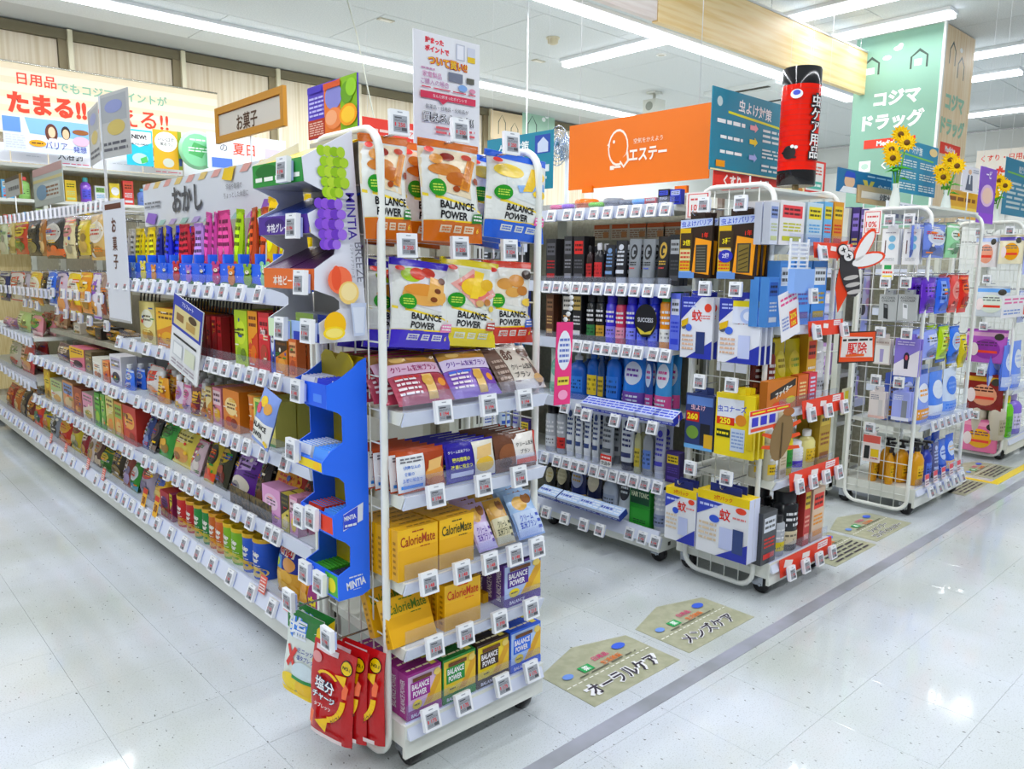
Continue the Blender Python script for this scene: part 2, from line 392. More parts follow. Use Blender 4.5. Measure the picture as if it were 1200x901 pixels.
wr = MB(); wr.box(WALLX-.02, WALLX-.001, .01, .89, 1.3, 2.78, M('f1f2ee', 'paint')); wre = wr.mesh('wall_panel')
for j in range(-4, 9): obj('wall_panel', wre, wall_right, (0, j*.92, 0))
mb = MB(); mb.box(WALLX-.06, WALLX-.02, -4, WALLY-.1, 2.78, 2.86, M('cfd2cf', 'paint')); struct(mb.build('trim_1'))
mb = MB(); mb.box(8.9, WALLX-.07, WALLY-.03, WALLY-.001, 0, CEIL-.02, M('eceee9', 'paint')); mb.build('white_wall_board', wall_back)

# square pillar wrapped in the shop's sign panels
PX, PY = 7.08, 2.58; PZ = CEIL-.001
mb = MB(); mb.box(PX+.012, PX+.72, PY+.012, PY+.70, 0, PZ, M('dfe2dc', 'matte')); pillar = struct(mb.build('pillar'))
WD = noisy('sign_wood', 'f0dfc4', 'e2c9a2', 5, .55, (9, 9, .25), detail=4)
GR = M('8cae9e', 'matte')
g = MB(); L = .715
g.box(PX, PX+.011, PY, PY+L, 1.1, PZ-.01, GR)
S = lambda u, v, o: (PX-o, PY+L-u*L, 1.1+v*(PZ-1.11)); HH = PZ-1.11
def house(cx, cy, wv, hv, col='3c4a44'):
    t = .022
    return [('p', [(cx-wv, cy), (cx-wv+t, cy), (cx-wv+t, cy+hv*.6), (cx, cy+hv-.012), (cx+wv-t, cy+hv*.6), (cx+wv-t, cy), (cx+wv, cy), (cx+wv, cy+hv*.62), (cx, cy+hv), (cx-wv, cy+hv*.62)], col)]
ops = house(.2, .845, .1, .075)+house(.75, .845, .1, .075)+[('r', .14, .85, .24, .875, 'f3f6f2'), ('r', .7, .855, .78, .88, 'f3f6f2'), ('e', .5, .935, .05, .009, 'f8faf8'), ('e', .53, .944, .03, .009, 'f8faf8'), ('e', .38, .905, .05, .009, 'f8faf8'),
    ('t', 'コジマ', .53, .745, .062, 'f9fbf9', 0, .05, .62), ('t', 'ドラッグ', .5, .655, .068, 'f9fbf9', 0, .05, .8), ('r', .18, .55, .78, .585, 'd9432f'), ('t', 'Medicine', .48, .5675, .021, 'ffffff', 0, .03, .42),
    ('r', .14, .455, .28, .5, 'f5f8f4'), ('e', .21, .4775, .045, .012, 'b9d2c4'), ('t', 'くすり', .55, .4775, .035, 'f5f8f4', 0, .03), ('r', .14, .375, .28, .42, 'f5f8f4'), ('t', '日用品', .55, .3975, .035, 'f5f8f4', 0, .03)]
art(g, S, L, HH, ops); g.build('sign_panel', pillar)
g = MB(); g.box(PX+.012, PX+.72, PY-.0, PY+.011, 1.1, PZ-.01, WD)
S = lambda u, v, o: (PX+.012+u*.708, PY-o, 1.1+v*HH)
art(g, S, .708, HH, house(.3, .86, .1, .09)+house(.6, .82, .11, .09)+[('e', .56, .93, .05, .009, 'fbfaf4'), ('t', 'コジマ', .5, .72, .07, '9cc4ae', 0, .05, .62), ('t', 'ドラッグ', .5, .625, .072, '9cc4ae', 0, .05, .8), ('r', .15, .515, .82, .56, 'd9432f'), ('t', 'Medicine', .48, .5375, .024, 'ffffff', 0, .03, .5), ('r', .1, .42, .25, .47, 'f7f4ec'), ('t', 'くすり', .58, .445, .04, 'a9c9b6', 0, .03)])
g.build('sign_panel', pillar)
g = MB(); g.box(PX-.02, PX+.011, PY-.02, PY-.0005, 1.1, PZ-.01, M('f3f5f3', 'paint')); g.build('corner_strip', pillar)

# hanging wood-faced soffit board
SOY = 3.2
mb = MB(); mb.box(-2.5, 4.125, SOY, SOY+.04, 2.725, 3.06, noisy('soffit_pale', 'efe7e2', 'e3d8d2', 4, .5, (.6, 1, 9))); struct(mb.build('trim_2'))
mb = MB(); mb.box(4.127, 7.24, SOY-.006, SOY+.04, 2.715, 3.06, noisy('soffit_wood', 'f3ddb0', 'e6c88e', 3.2, .45, (.5, 1, 10), detail=4)); beam = struct(mb.build('beam'))
mb = MB(); mb.box(-2.5, 7.25, SOY-.012, SOY+.05, 3.0605, 3.075, M('d5d8d8', 'paint')); mb.build('cap_strip', beam)
mb = MB()
for x in (-2, -.5, 1, 2.5, 4, 5.5, 7): mb.tube([(x, SOY+.02, 3.0755), (x, SOY+.02, CEIL)], .004, M('d5d8d8', 'metal'))
mb.build('hanger_rod', beam)

# ceiling lamps
def lamp(name, x0, x1, y0, y1, label):
    t = thing(name, label, 'light', ((x0+x1)/2, (y0+y1)/2, CEIL))
    hx, hy = (x1-x0)/2, (y1-y0)/2; b = MB()
    b.box(-hx-.04 if hx < .2 else -hx, hx+.04 if hx < .2 else hx, -hy-.04 if hy < .2 else -hy, hy+.04 if hy < .2 else hy, -.028, -.0005, M('eceff0', 'paint')); b.build('housing', t)
    q = MB(); q.box(-hx, hx, -hy, hy, -.066, -.0285, emis('f4f6ff', 3.2)); q.build('diffuser', t)
for i, (y, x0, x1) in enumerate(STRIPS_X):
    lamp('ceiling_lamp', x0, x1, y-.035, y+.035, ['long ceiling light strip nearest the wood panelled back wall', 'long ceiling light strip running beside the hanging wood soffit board', 'added unseen ceiling light strip above the aisle ends, out over the foreground', 'added unseen ceiling light strip over the open floor behind the viewer'][i])
for i, (x, y0, y1) in enumerate(STRIPS_Y):
    lamp('ceiling_lamp', x-.045, x+.045, y0, y1, ['short ceiling light above the orange hanging board', 'ceiling light at the top edge right of the wood soffit', 'ceiling light ending just over the green shop sign pillar', 'short ceiling light just right of the sign pillar', 'ceiling light low behind the sign pillar', 'farthest ceiling light near the white wall panels'][i])
# small ceiling fittings
def fitting(kind, px, py):
    c = onz(px, py, CEIL); t = None
    if kind == 'smoke':
        b = MB(); b.lathe([(.06, -.012), (.06, -.0005)], M('d8d3bd', 'plastic'), 16); b.lathe([(.02, -.06), (.045, -.05), (.05, -.012)], M('cbc4a9', 'plastic'), 16); t = b.build('smoke_detector', None, c); tag(t, 'round cream smoke detector on the ceiling', 'detector')
    if kind == 'speaker':
        t = thing('speaker', 'grey box speaker on a bracket under the ceiling above the orange board', 'speaker', c)
        b = MB(); b.box(-.07, .07, -.06, .06, -.02, -.0005, M('d9dcd6', 'paint')); b.box(-.012, .012, -.012, .012, -.09, -.02, M('b8bbb4', 'paint')); b.build('bracket', t)
        b = MB(); b.box(-.09, .09, -.09, .09, -.24, -.09, M('cfd2cb', 'plastic')); b.lathe([(.05, 0), (.05, .004)], M('8f948c', 'plastic'), 16, c=(-.093, 0, -.165), ax='x'); b.build('cabinet', t)
    if kind == 'vent':
        b = MB(); b.box(-.07, .07, -.03, .03, -.008, -.0005, M('c3c0b0', 'paint')); b.box(-.05, .05, -.018, .018, -.011, -.008, M('efeee6', 'paint')); t = b.build('sensor_plate', None, c); tag(t, 'small rectangular sensor plate on the ceiling near the pendant wire' if px < 500 else 'small rectangular sensor plate on the ceiling above the fan', 'sensor')
    if kind == 'cassette':
        t = thing('air_conditioner', 'white ceiling air conditioner cassette behind the teal insect board', 'air conditioner', c)
        b = MB(); b.box(-.45, .45, -.45, .45, -.04, -.0005, M('e8eceb', 'paint')); b.build('panel', t)
        for s in (-1, 1): b = MB(); b.box(s*.36-.03, s*.36+.03, -.33, .33, -.046, -.0405, M('4c4c46', 'matte')); b.build('air_slot', t)
        b = MB(); b.box(-.27, .27, -.27, .27, -.05, -.0405, M('dfe3e2', 'paint')); b.build('intake_grille', t)
    if kind == 'down':
        b = MB(); b.lathe([(.05, -.006), (.05, -.0005)], M('f2f2ee', 'paint'), 16); b.lathe([(.03, -.008), (.03, -.006)], M('c9c6b8', 'paint'), 12); t = b.build('ceiling_sensor', None, c); tag(t, 'small round white ceiling sensor beside the short lamp', 'sensor')
for k in (('smoke', 648, 44), ('speaker', 767, 108), ('vent', 452, 23), ('vent', 631, 71), ('cassette', 890, 108), ('down', 775, 64)): fitting(*k)
# ================================================================ shelving
WH = M('e7e9e2', 'paint'); WHD = M('d3d6cd', 'paint'); GREYM = noisy('perforated_steel', '9f9d8e', 'adab9c', 60, .5)
RAIL = M('dfe4f2', 'plastic'); FENCE = clear('f4f6fc', .07); BLACK = M('1c1c1e', 'plastic'); CHROME = M('b9bdc4', 'metal')
# price tags: casing, screen
def price_tag(price):
    b = MB(); w, h, d = .047, .052, .011
    b.box(-w/2, w/2, -d, 0, -h/2, h/2, M('f6f8fb', 'plastic')); b.box(-w/2+.006, w/2-.002, 0, .006, -h/2+.004, h/2-.008, M('b9c4ea', 'plastic'))
    b.box(-.006, .006, -d-.0006, -d, h/2-.006, h/2-.004, M('a0a4ad'))
    s = MB(); a = .0345; t = .034; z0 = -.02
    s.box(-a/2, a/2, -d-.0008, -d-.0001, z0, z0+t, M('a9adb4', 'plastic'))
    sf = lambda u, v, o: (-a/2+u*a, -d-.0008-o, z0+v*t)
    ops = [('r', .08, .82, .6, .9, '4b4c50'), ('b', .06, .62, .94, .78, 2, '77787c'), ('t', price, .58, .44, .26, 'c8393a', 0, .02, .6), ('r', .08, .34, .16, .56, 'c8393a'), ('b', .06, .1, .5, .28, 2, '77787c'), ('r', .56, .08, .94, .28, '56575b')]
    art(s, sf, a, t, ops, step=.0001, base=.0001)
    return [('price_tag', b.mesh('price_tag')), ('tag_screen', s.mesh('tag_screen'))]
TAGS = {p: price_tag(p) for p in ('250', '194', '148', '213', '175', '398', '198', '324')}
TK = list(TAGS)
tag_n = [0]
def put_tag(loc, rz, label, price=None, tilt=-.18, group='price tags'):
    tag_n[0] += 1
    return place(TAGS[price or TK[(tag_n[0]*5) % 8]], loc, rz, label, 'price tag', group, tilt=tilt)

def bar(mb, a, b, r, m, n=6): mb.tube([a, b], r, m, n)
# ---- snack gondola (long side turned to -x)
XA = 1.01; XB = 1.44
YB = [1.95, 2.815, 3.68, 4.545, 5.41, 6.30, 7.2]
UN = [[1.12, .87, .635, .39], [1.12, .87, .635, .39], [.635, .39], [.635, .39], [.74, .47], [.74, .47]]
UNAME = ['nearest', 'second', 'third', 'fourth', 'fifth', 'farthest']
XS = XA+.025      # front of the shelf boards
def shelf_part(t, x0, x1, y0, y1, z, fence=.04, nm='shelf'):
    """a board whose front edge is at x0 (turned to -x)"""
    b = MB(); b.box(x0+.004, x1, y0, y1, z-.022, z, WH)
    s = b.build(nm, t)
    r = MB(); r.prism([(0, -.034), (.012, -.036), (.004, .012), (-.006, .012)], y0+.002, y1-.002, RAIL, lambda u, v, d: (x0-.012+u, d, z-.006+v)); r.build('price_rail', s)
    if fence:
        f = MB(); f.box(x0-.004, x0-.001, y0+.002, y1-.002, z, z+fence, FENCE); f.build('clear_fence', s)
    return s
for i in range(6):
    y0, y1 = YB[i], YB[i+1]
    t = thing('shelf_unit', 'white steel shelf unit of the long snack gondola, '+UNAME[i]+' from the front end cap' if i not in (0, 5) else 'white steel shelf unit of the long snack gondola, '+UNAME[i]+' the end cap' if i == 0 else 'white steel shelf unit of the long snack gondola, farthest along the aisle', 'shelf')
    b = MB(); b.box(XB, XB+.022, y0+.002, y1-.002, .06, 1.46, GREYM); b.build('back_panel', t)
    for yy in (y0, y1-.03):
        b = MB(); b.box(XB-.035, XB-.0005, yy, yy+.03, .06, 1.47, WHD)
        for k in range(26): b.box(XB-.0358, XB-.035, yy+.011, yy+.019, .14+k*.05, .17+k*.05, M('4c4b44', 'matte'))
        b.build('upright', t)
    b = MB(); b.box(XA+.012, XB-.036, y0+.001, y1-.001, .13, .15, WH); b.build('base_deck', t)
    b = MB(); b.box(XA, XA+.012, y0+.001, y1-.001, .062, .15, WH); b.build('kick_board', t)
    r = MB(); r.prism([(0, .0), (.016, -.004), (.03, .05), (.02, .052)], y0+.002, y1-.002, RAIL, lambda u, v, d: (XA-.018+u, d, .125+v)); r.build('price_rail', t)
    f = MB(); f.box(XA+.006, XA+.009, y0+.002, y1-.002, .1785, .212, FENCE); f.build('clear_fence', t)
    for k, z in enumerate(UN[i]):
        shelf_part(t, XS, XB-.036, y0+.001, y1-.001, z)
    if i >= 2:
        for z, xf in ((1.465, XS+.03), (1.03, XS+.03)):      # peg rails with hooks for hanging bags
            b = MB(); b.box(XB-.05, XB-.036, y0+.001, y1-.001, z-.01, z+.02, WHD)
            b.build('peg_rail', t)
    for yy in (y0+.2, y1-.2):
        c = MB(); c.box(XA+.05, XA+.09, yy-.02, yy+.02, .045, .0615, BLACK); c.lathe([(.029, -.012), (.031, -.008), (.031, .008), (.029, .012)], BLACK, 14, c=(XA+.07, yy, .0312), ax='y'); c.build('caster', t)
b = MB(); b.box(XA+.02, XB-.04, 1.936, 1.949, .07, 1.12, WH); o = b.build('gondola_side_board'); tag(o, 'plain cream end board closing the near end of the snack gondola', 'board')

# ---- the other half of gondola A (turned to +x): seen through the end cap's mesh
t = thing('shelf_unit', 'grey slotted steel shelf unit behind the end cap mesh, back to back with snacks', 'shelf')
b = MB(); b.box(1.468, 1.49, 1.80, 3.6, .06, 1.46, GREYM); b.build('back_panel', t)
for yy in (1.80, 2.66):
    b = MB(); b.box(1.4905, 1.53, yy, yy+.03, .06, 1.46, WHD)
    for k in range(26):
        for q in (.006, .02): b.box(1.497+q, 1.503+q, yy-.0008, yy, .12+k*.05, .15+k*.05, M('4c4b44', 'matte'))
    b.build('upright', t)
for z in (.15, .4, .65, .86, 1.08, 1.28):
    b = MB(); b.box(1.531, 1.74, 1.85, 3.6, z-.02, z, WH); s = b.build('shelf', t)
    r = MB(); r.box(1.741, 1.755, 1.85, 3.6, z-.035, z+.012, RAIL); r.build('price_rail', s)
b = MB(); b.box(1.531, 1.76, 1.85, 3.6, .062, .129, WH); b.build('kick_board', t)

# ---- end caps: two looped wire-mesh frames, base on casters, shelves between them
def loop(x, y0, y1, z0, z1, r=.06, n=5):
    pts = []
    for cy, cz, a0 in ((y1-r, z0+r, -90), (y1-r, z1-r, 0), (y0+r, z1-r, 90), (y0+r, z0+r, 180)):
        for k in range(n+1):
            a = math.radians(a0+90*k/n); pts.append((x, cy+r*math.cos(a), cz+r*math.sin(a)))
    return pts
def caster(t, x, y, r=.033):
    c = MB(); c.box(x-.018, x+.018, y-.03, y+.03, .062, .072, CHROME); c.box(x-.021, x-.016, y-.012, y+.03, .03, .0625, CHROME); c.box(x+.016, x+.021, y-.012, y+.03, .03, .0625, CHROME); f = c.build('caster', t)
    w_ = MB(); w_.lathe([(r*.4, -.0155), (r*.93, -.015), (r, -.01), (r, .01), (r*.93, .015), (r*.4, .0155)], BLACK, 18, c=(x, y, r), ax='x'); w_.build('wheel', f)
    h_ = MB(); h_.lathe([(.006, -.023), (.006, .023)], CHROME, 8, c=(x, y, r), ax='x'); h_.build('axle', f)
def endcap(label, x0, x1, yf, yb, shelves, top=1.49, ly0=None, grid=True, base=.13, rail=RAIL, lip=.03):
    t = thing('end_cap_rack', label, 'display rack')
    ly0 = ly0 or yf+.05
    for s, x in (('l', x0-.012), ('r', x1+.012)):
        b = MB(); b.tube(loop(x, ly0, yb, .03, top), .0095, M('f1f3ee', 'paint'), 8, closed=True); f = b.build('side_frame', t)
        g = MB(); n = max(3, int((yb-ly0)/.052))
        for k in range(1, n): y = ly0+(yb-ly0)*k/n; bar(g, (x, y, .034), (x, y, top-.004), .0021, M('eff1ec', 'paint'), 5)
        m = int((top-.06)/.072)
        for k in range(1, m): z = .03+(top-.03)*k/m; bar(g, (x+.003, ly0, z), (x+.003, yb, z), .0021, M('eff1ec', 'paint'), 5)
        g.build('wire_grid', f)
    b = MB(); b.box(x0, x1, yf+.012, yb+.05, .074, base, WH); b.box(x0-.002, x1+.002, yf, yf+.0115, .05, base+.004, WH); b.build('base', t)
    r = MB(); r.prism([(0, 0), (.01, 0), (.022, .036), (.016, .036)], x0+.004, x1-.004, RAIL, lambda u, v, d: (d, yf-.012+u, base-.03+v)); r.build('price_rail', t)
    f = MB(); f.box(x0+.006, x1-.006, yf+.004, yf+.007, base+.007, base+.05, FENCE); f.build('clear_fence', t)
    for x in (x0, x1-.03):
        u = MB(); u.box(x, x+.03, yb-.0, yb+.03, .131, top-.08, WHD)
        for k in range(24): u.box(x+.011, x+.019, yb-.0008, yb, .18+k*.05, .21+k*.05, M('4c4b44', 'matte'))
        u.build('upright', t)
    for z in shelves:
        b = MB(); b.prism([(0, 0), (.014, -lip), (.026, -lip), (yb-yf-.002, -.016), (yb-yf-.002, 0)], x0+.003, x1-.003, WH, lambda u, v, d: (d, yf+u, z+v)); s = b.build('shelf', t)
        r = MB(); r.prism([(-.001, .001), (.0125, -lip-.001), (.008, -lip-.002), (-.007, .002)], x0+.004, x1-.004, rail, lambda u, v, d: (d, yf-.001+u, z+v)); r.build('price_rail', s)
        f = MB(); f.box(x0+.006, x1-.006, yf+.004, yf+.007, z+.0005, z+.042, FENCE); f.build('clear_fence', s)
    for cx in (x0+.045, x1-.035):
        for cy in (yf+.05, yb+.015): caster(t, cx, cy)
    return t
EA = dict(x0=.957, x1=1.405, yf=1.40, yb=1.74)
RACK_A = endcap('white end cap rack of cereal bars and snack bags with wire mesh sides', **EA, shelves=[.877, .685, .483, .322], ly0=1.455)
EB = dict(x0=2.53, x1=2.985, yf=1.36, yb=1.72)
RACK_B = endcap('white end cap rack of insect repellents with red price strips', **EB, shelves=[1.28, 1.0, .70, .44], ly0=1.42)
EC = dict(x0=3.93, x1=4.60, yf=1.38, yb=1.72)
RACK_C = endcap('white end cap rack of body wipes and alcohol checkers with open mesh side', **EC, shelves=[.46], ly0=1.41, base=.14)
ED = dict(x0=5.58, x1=6.25, yf=1.44, yb=1.85)
RACK_D = endcap('white end cap rack of face masks at the far right', **ED, shelves=[.46], ly0=1.47, base=.14, top=1.5)

# ---- gondola B (men's care side turned to -x)
XBF = 2.47; BZ = [1.437, 1.13, .883, .62, .355]
for i, (y0, y1) in enumerate(((1.81, 2.67), (2.67, 3.53))):
    t = thing('shelf_unit', 'white steel shelf unit of mens care goods '+('next to the insect repellent end cap' if i == 0 else 'farther from the insect repellent end cap'), 'shelf')
    b = MB(); b.box(2.80, 2.82, y0+.001, y1-.001, .06, 1.5, GREYM); b.build('back_panel', t)
    for yy in (y0, y1-.03):
        b = MB(); b.box(2.765, 2.7995, yy, yy+.03, .06, 1.5, WHD); b.build('upright', t)
    for z in BZ: shelf_part(t, XBF+.015, 2.764, y0+.001, y1-.001, z, fence=.03)
    b = MB(); b.box(XBF, 2.764, y0+.001, y1-.001, .062, .13, WH); b.box(XBF+.06, XBF+.075, y0-.0006, y0+.001, .08, .095, M('3f3e38', 'matte')); b.build('base_deck', t)
    r = MB(); r.prism([(0, 0), (.016, -.004), (.03, .05), (.02, .052)], y0+.002, y1-.002, RAIL, lambda u, v, d: (XBF-.02+u, d, .10+v)); r.build('price_rail', t)
    for yy in (y0+.05, y1-.2): caster(t, XBF+.07, yy)
# ---- gondola C and D long sides (turned to -x), seen edge on
for nm, xf, y1, ys in (('lotion', 3.86, 3.5, 1.785), ('skin care', 5.52, 3.5, 1.925)):
    t = thing('shelf_unit', 'white steel '+nm+' shelf unit running back from its end cap', 'shelf')
    b = MB(); b.box(xf+.36, xf+.38, ys, y1, .06, 1.5, GREYM); b.build('back_panel', t)
    b = MB(); b.box(xf+.02, xf+.06, ys, ys+.03, .06, 1.5, WHD); b.build('upright', t)
    for z in (1.2, .93, .66, .4): shelf_part(t, xf+.02, xf+.355, ys+.035, y1, z, fence=.03)
    b = MB(); b.box(xf, xf+.355, ys, y1, .075, .15, WH); b.build('base_deck', t)
    for yy in (ys+.06, 2.6): caster(t, xf+.06, yy)
# ================================================================ end cap A: cereal bars, snack bags, mint displays
def slotY(pl, pr, pt, pb, y):
    m = (pt+pb)/2; a = ony(pl, m, y); b = ony(pr, m, y); t = ony((pl+pr)/2, pt, y); c = ony((pl+pr)/2, pb, y)
    return (a.x+b.x)/2, b.x-a.x, c.z, t.z-c.z
def slotX(pl, pr, pt, pb, x):
    m = (pt+pb)/2; a = onx(pl, m, x); b = onx(pr, m, x); t = onx((pl+pr)/2, pt, x); c = onx((pl+pr)/2, pb, x)
    return (a.y+b.y)/2, a.y-b.y, c.z, t.z-c.z
def hookY(x, z, y0, y1, par):       # chrome hook running from y1 (rack) out to y0
    b = MB(); b.tube([(x, y1, z), (x, y0+.012, z), (x, y0+.003, z+.006), (x, y0, z+.016)], .0026, CHROME, 6)
    b.build('hook', par)
def hookX(y, z, x0, x1, par):
    b = MB(); b.tube([(x1, y, z), (x0+.012, y, z), (x0+.003, y, z+.006), (x0, y, z+.016)], .0026, CHROME, 6)
    b.build('hook', par)
BARC = 'e3c88a'
def bp_bag(c, c2, patch, foods, name='cookie_bag'):
    ops = [('r', 0, .92, 1, 1, c), ('p', [(.0, .52), (1, .40), (1, .9), (0, .9)], c2)]
    ops += foods
    ops += [('e', .2, .52, .13, .085, '2f8f2c'), ('b', .12, .48, .28, .56, 3, 'c9e36a'), ('p', [(0, .44), (1, .3), (1, .33), (0, .47)], 'f3dc55'), ('p', [(0, .2), (1, .2), (1, .31), (0, .44)], 'eceeea'),
            ('t', 'BALANCE', .49, .355, .078, '1b1b1d', -.03, .03, .66), ('t', 'POWER', .44, .258, .078, '1b1b1d', -.03, .03, .52),
            ('r', 0, .0, 1, .2, c), ('p', [(0, .195), (1, .195), (1, .215), (0, .205)], 'f5d93c'), ('r', .22, .09, .4, .16, c2), ('r', .45, .09, .58, .16, c2), ('r', .63, .09, .8, .16, c2), ('b', .24, .1, .38, .15, 2, c), ('b', .47, .1, .56, .15, 2, c), ('b', .65, .1, .78, .15, 2, c),
            ('e', .12, .885, .07, .028, 'd8453a'), ('p', [(.74, .19), (.97, .2), (.98, .3), (.76, .28)], patch), ('b', .77, .21, .95, .28, 2, 'f4f4f0'), ('t', '6', .86, .12, .05, 'f6d93a', 0, .02)]
    return ops
brownfood = [('e', .35, .7, .26, .06, 'c8843a'), ('e', .55, .62, .2, .07, 'b86c28'), ('p', [(.55, .52), (.72, .5), (.92, .82), (.78, .85)], 'd9953f'), ('p', [(.6, .54), (.68, .52), (.86, .82), (.8, .83)], 'c07a2e'), ('e', .4, .83, .12, .04, '8c2f1c'), ('e', .75, .85, .1, .03, 'b8432a'), ('e', .5, .52, .06, .03, '9a4a1e'), ('e', .9, .62, .07, .035, '8e3f1b'), ('e', .22, .8, .1, .05, 'd89a4c')]
yellowfood = [('e', .3, .78, .24, .08, 'f0d45e'), ('p', [(.4, .62), (.9, .7), (.95, .62), (.45, .54)], '8fb3e2'), ('p', [(.5, .56), (.68, .58), (.85, .84), (.68, .86)], 'eecb4a'), ('e', .78, .78, .14, .07, 'f0cf52'), ('e', .82, .56, .13, .05, 'efd04f')]
mixfood = [('e', .3, .82, .16, .08, 'a9c732'), ('e', .4, .84, .12, .07, 'c8442a'), ('e', .58, .86, .12, .06, 'b23826'), ('e', .5, .6, .38, .12, 'e0ac62'), ('e', .45, .66, .3, .07, 'd99848'), ('p', [(.5, .54), (.78, .5), (.86, .78), (.6, .82)], 'e2b268'), ('e', .7, .66, .06, .03, '6b3a1c'), ('e', .62, .56, .06, .03, '7a4422'), ('e', .8, .78, .07, .04, '5d3018')]
checkfood = [('p', [(.1, .7), (.55, .45), (.95, .62), (.5, .9)], 'e8b0a8'), ('p', [(.2, .7), (.55, .5), (.8, .62), (.48, .84)], 'd97f78'), ('e', .5, .68, .25, .11, 'ecc83e'), ('p', [(.4, .55), (.55, .55), (.68, .86), (.52, .88)], 'f2d24a'), ('e', .72, .72, .12, .07, 'ddb336'), ('e', .6, .5, .08, .04, 'd5b37c'), ('e', .75, .52, .07, .04, 'b9824a'), ('e', .85, .45, .06, .035, 'e6cf6a')]
chocfood = [('e', .45, .68, .4, .13, 'efe5d2'), ('e', .35, .72, .16, .07, 'cf9a54'), ('e', .6, .76, .18, .08, 'c98f42'), ('e', .5, .62, .16, .06, 'd5a55c'), ('e', .72, .64, .14, .06, 'b87c36'), ('e', .85, .84, .12, .06, '3a2a22'), ('e', .85, .5, .16, .05, 'f0d05c')]
def bagset(pl, pr, pt, pb, y, c, c2, patch, foods, words, n=3, dx=-.014, tilt=-.06, roll=0, row='top hook row'):
    cx, w_, z0, h_ = slotY(pl, pr, pt, pb, y)
    p = P_pouch('cookie_bag', w_, h_, .05, 'eceeea', bp_bag(c, c2, patch, foods), seal=c, back=c)
    for k in range(n):
        place(p, (cx+k*dx, y+k*.055, z0-k*.004), 0, words+' on the '+row+', '+['front bag', 'second bag', 'third bag'][k], 'snack bag', 'cookie bags hanging on the near end cap', tilt=tilt-.02*k, roll=roll+.03*k)
bagset(424, 480, 158, 281, 1.472, 'c8701e', 'efe0c4', '2d7f34', brownfood, 'orange-banded cookie bag', dx=.012)
bagset(492, 562, 165, 284, 1.472, 'c8701e', 'efe0c4', '2d7f34', brownfood, 'orange-banded cookie bag in the middle', dx=-.022, roll=.02)
bagset(566, 637, 180, 282, 1.472, '2f63c4', 'e3e8e6', 'e66fb0', yellowfood, 'blue-banded cookie bag', dx=-.028, roll=.07)
bagset(452, 524, 305, 408, 1.472, '3f2cae', 'e7e6ea', 'e48bb4', mixfood, 'violet-banded cookie bag', dx=-.034, roll=.1, row='lower hook row')
bagset(511, 579, 304, 406, 1.476, 'e3d23c', 'dfe3d4', 'a83a2c', checkfood, 'yellow-banded cookie bag', dx=-.018, roll=.1, row='lower hook row')
bagset(566, 622, 306, 402, 1.484, 'c03a22', 'e6e4dc', '3466c2', chocfood, 'red-banded cookie bag', dx=-.02, roll=.03, row='lower hook row')
for px, pz, i in ((463, 160, 0), (534, 168, 1), (594, 182, 2), (473, 302, 3), (534, 304, 4), (592, 306, 5)):
    c = ony(px, pz, 1.44); hookY(c.x, c.z+.004, 1.432, 1.745, RACK_A)
    put_tag((c.x, 1.431, c.z+.026), 0, 'white price tag on the '+nth(i % 3)+' hook of the '+('top' if i < 3 else 'lower')+' cookie bag row', '250' if i < 5 else '324', tilt=-.05)

# ---- leaning bran pouches (first shelf)
YF = EA['yf']
def bran(c, cw, c2, food, title='クリーム玄米\nブラン', dark='6a2a5a', sub=None):
    return [('r', 0, .78, 1, .97, food), ('e', .3, .88, .14, .07, 'd9b878'), ('e', .65, .88, .2, .07, 'b98a48'), ('r', 0, .55, 1, .78, cw), ('t', title.replace('\n', ''), .5, .665, .13, dark, 0, .015, .84), ('r', .55, .06, .72, .52, 'e8c57e'), ('e', .62, .4, .1, .1, 'd8ac58'), ('p', [(.72, .1), (.97, .2), (.97, .5), (.74, .5)], c2), ('e', .86, .34, .07, .08, 'e39a3c'), ('b', .06, .14, .45, .5, 4, 'f2e6ea'), ('b', .06, .44, .5, .54, 1, sub or 'b83a3a')]
def lean(pl, pr, pt, pb, c, ops, words, n=3, z=.878, tl=-.72, hh=.135, seal=None, dx=0, yy=YF+.012, name='bran_pouch'):
    cx, w_, z0, h_ = slotY(pl, pr, pt, pb, YF+.03)
    p = P_pouch(name, w_, hh, .022, c, ops, wob=.5)
    for k in range(n):
        place(p, (cx+dx*k, yy+k*.032, z+.0125), 0, words+', '+['front', 'second', 'third', 'fourth', 'fifth', 'sixth'][k]+' of its row', 'snack pouch', 'leaning bran biscuit pouches', tilt=tl+.03*k)
lean(462, 527, 432, 485, 'a8485c', bran('a8485c', 'd8b8cc', '98343f', 'a07c4c', dark='8a1f5a'), 'rose red bran pouch leaning on the top end cap shelf', 4, dx=-.012)
lean(528, 583, 425, 473, '8a66b8', bran('8a66b8', 'd9cde6', '6c3f9a', 'b08a4e', dark='5a2a8a', sub='4a68c8'), 'violet bran pouch leaning on the top end cap shelf', 4, dx=-.014)
lean(584, 634, 435, 470, '6f5a50', [('p', [(.3, 0), (1, 0), (1, 1), (.3, 1)], 'd6d0c4'), ('t', '80', .42, .72, .17, '5a3a2e', 0, .02), ('t', 'クリーム玄米', .62, .47, .13, '2e2e2e', 0, .01, .5), ('t', 'ブラン', .55, .3, .13, '2e2e2e', 0, .01), ('e', .85, .8, .14, .12, '5b4030'), ('e', .9, .2, .12, .1, 'c8a878'), ('b', .04, .2, .26, .7, 4, 'b8a498')], 'brown and cream bran pouch leaning on the top end cap shelf', 3, dx=-.004)
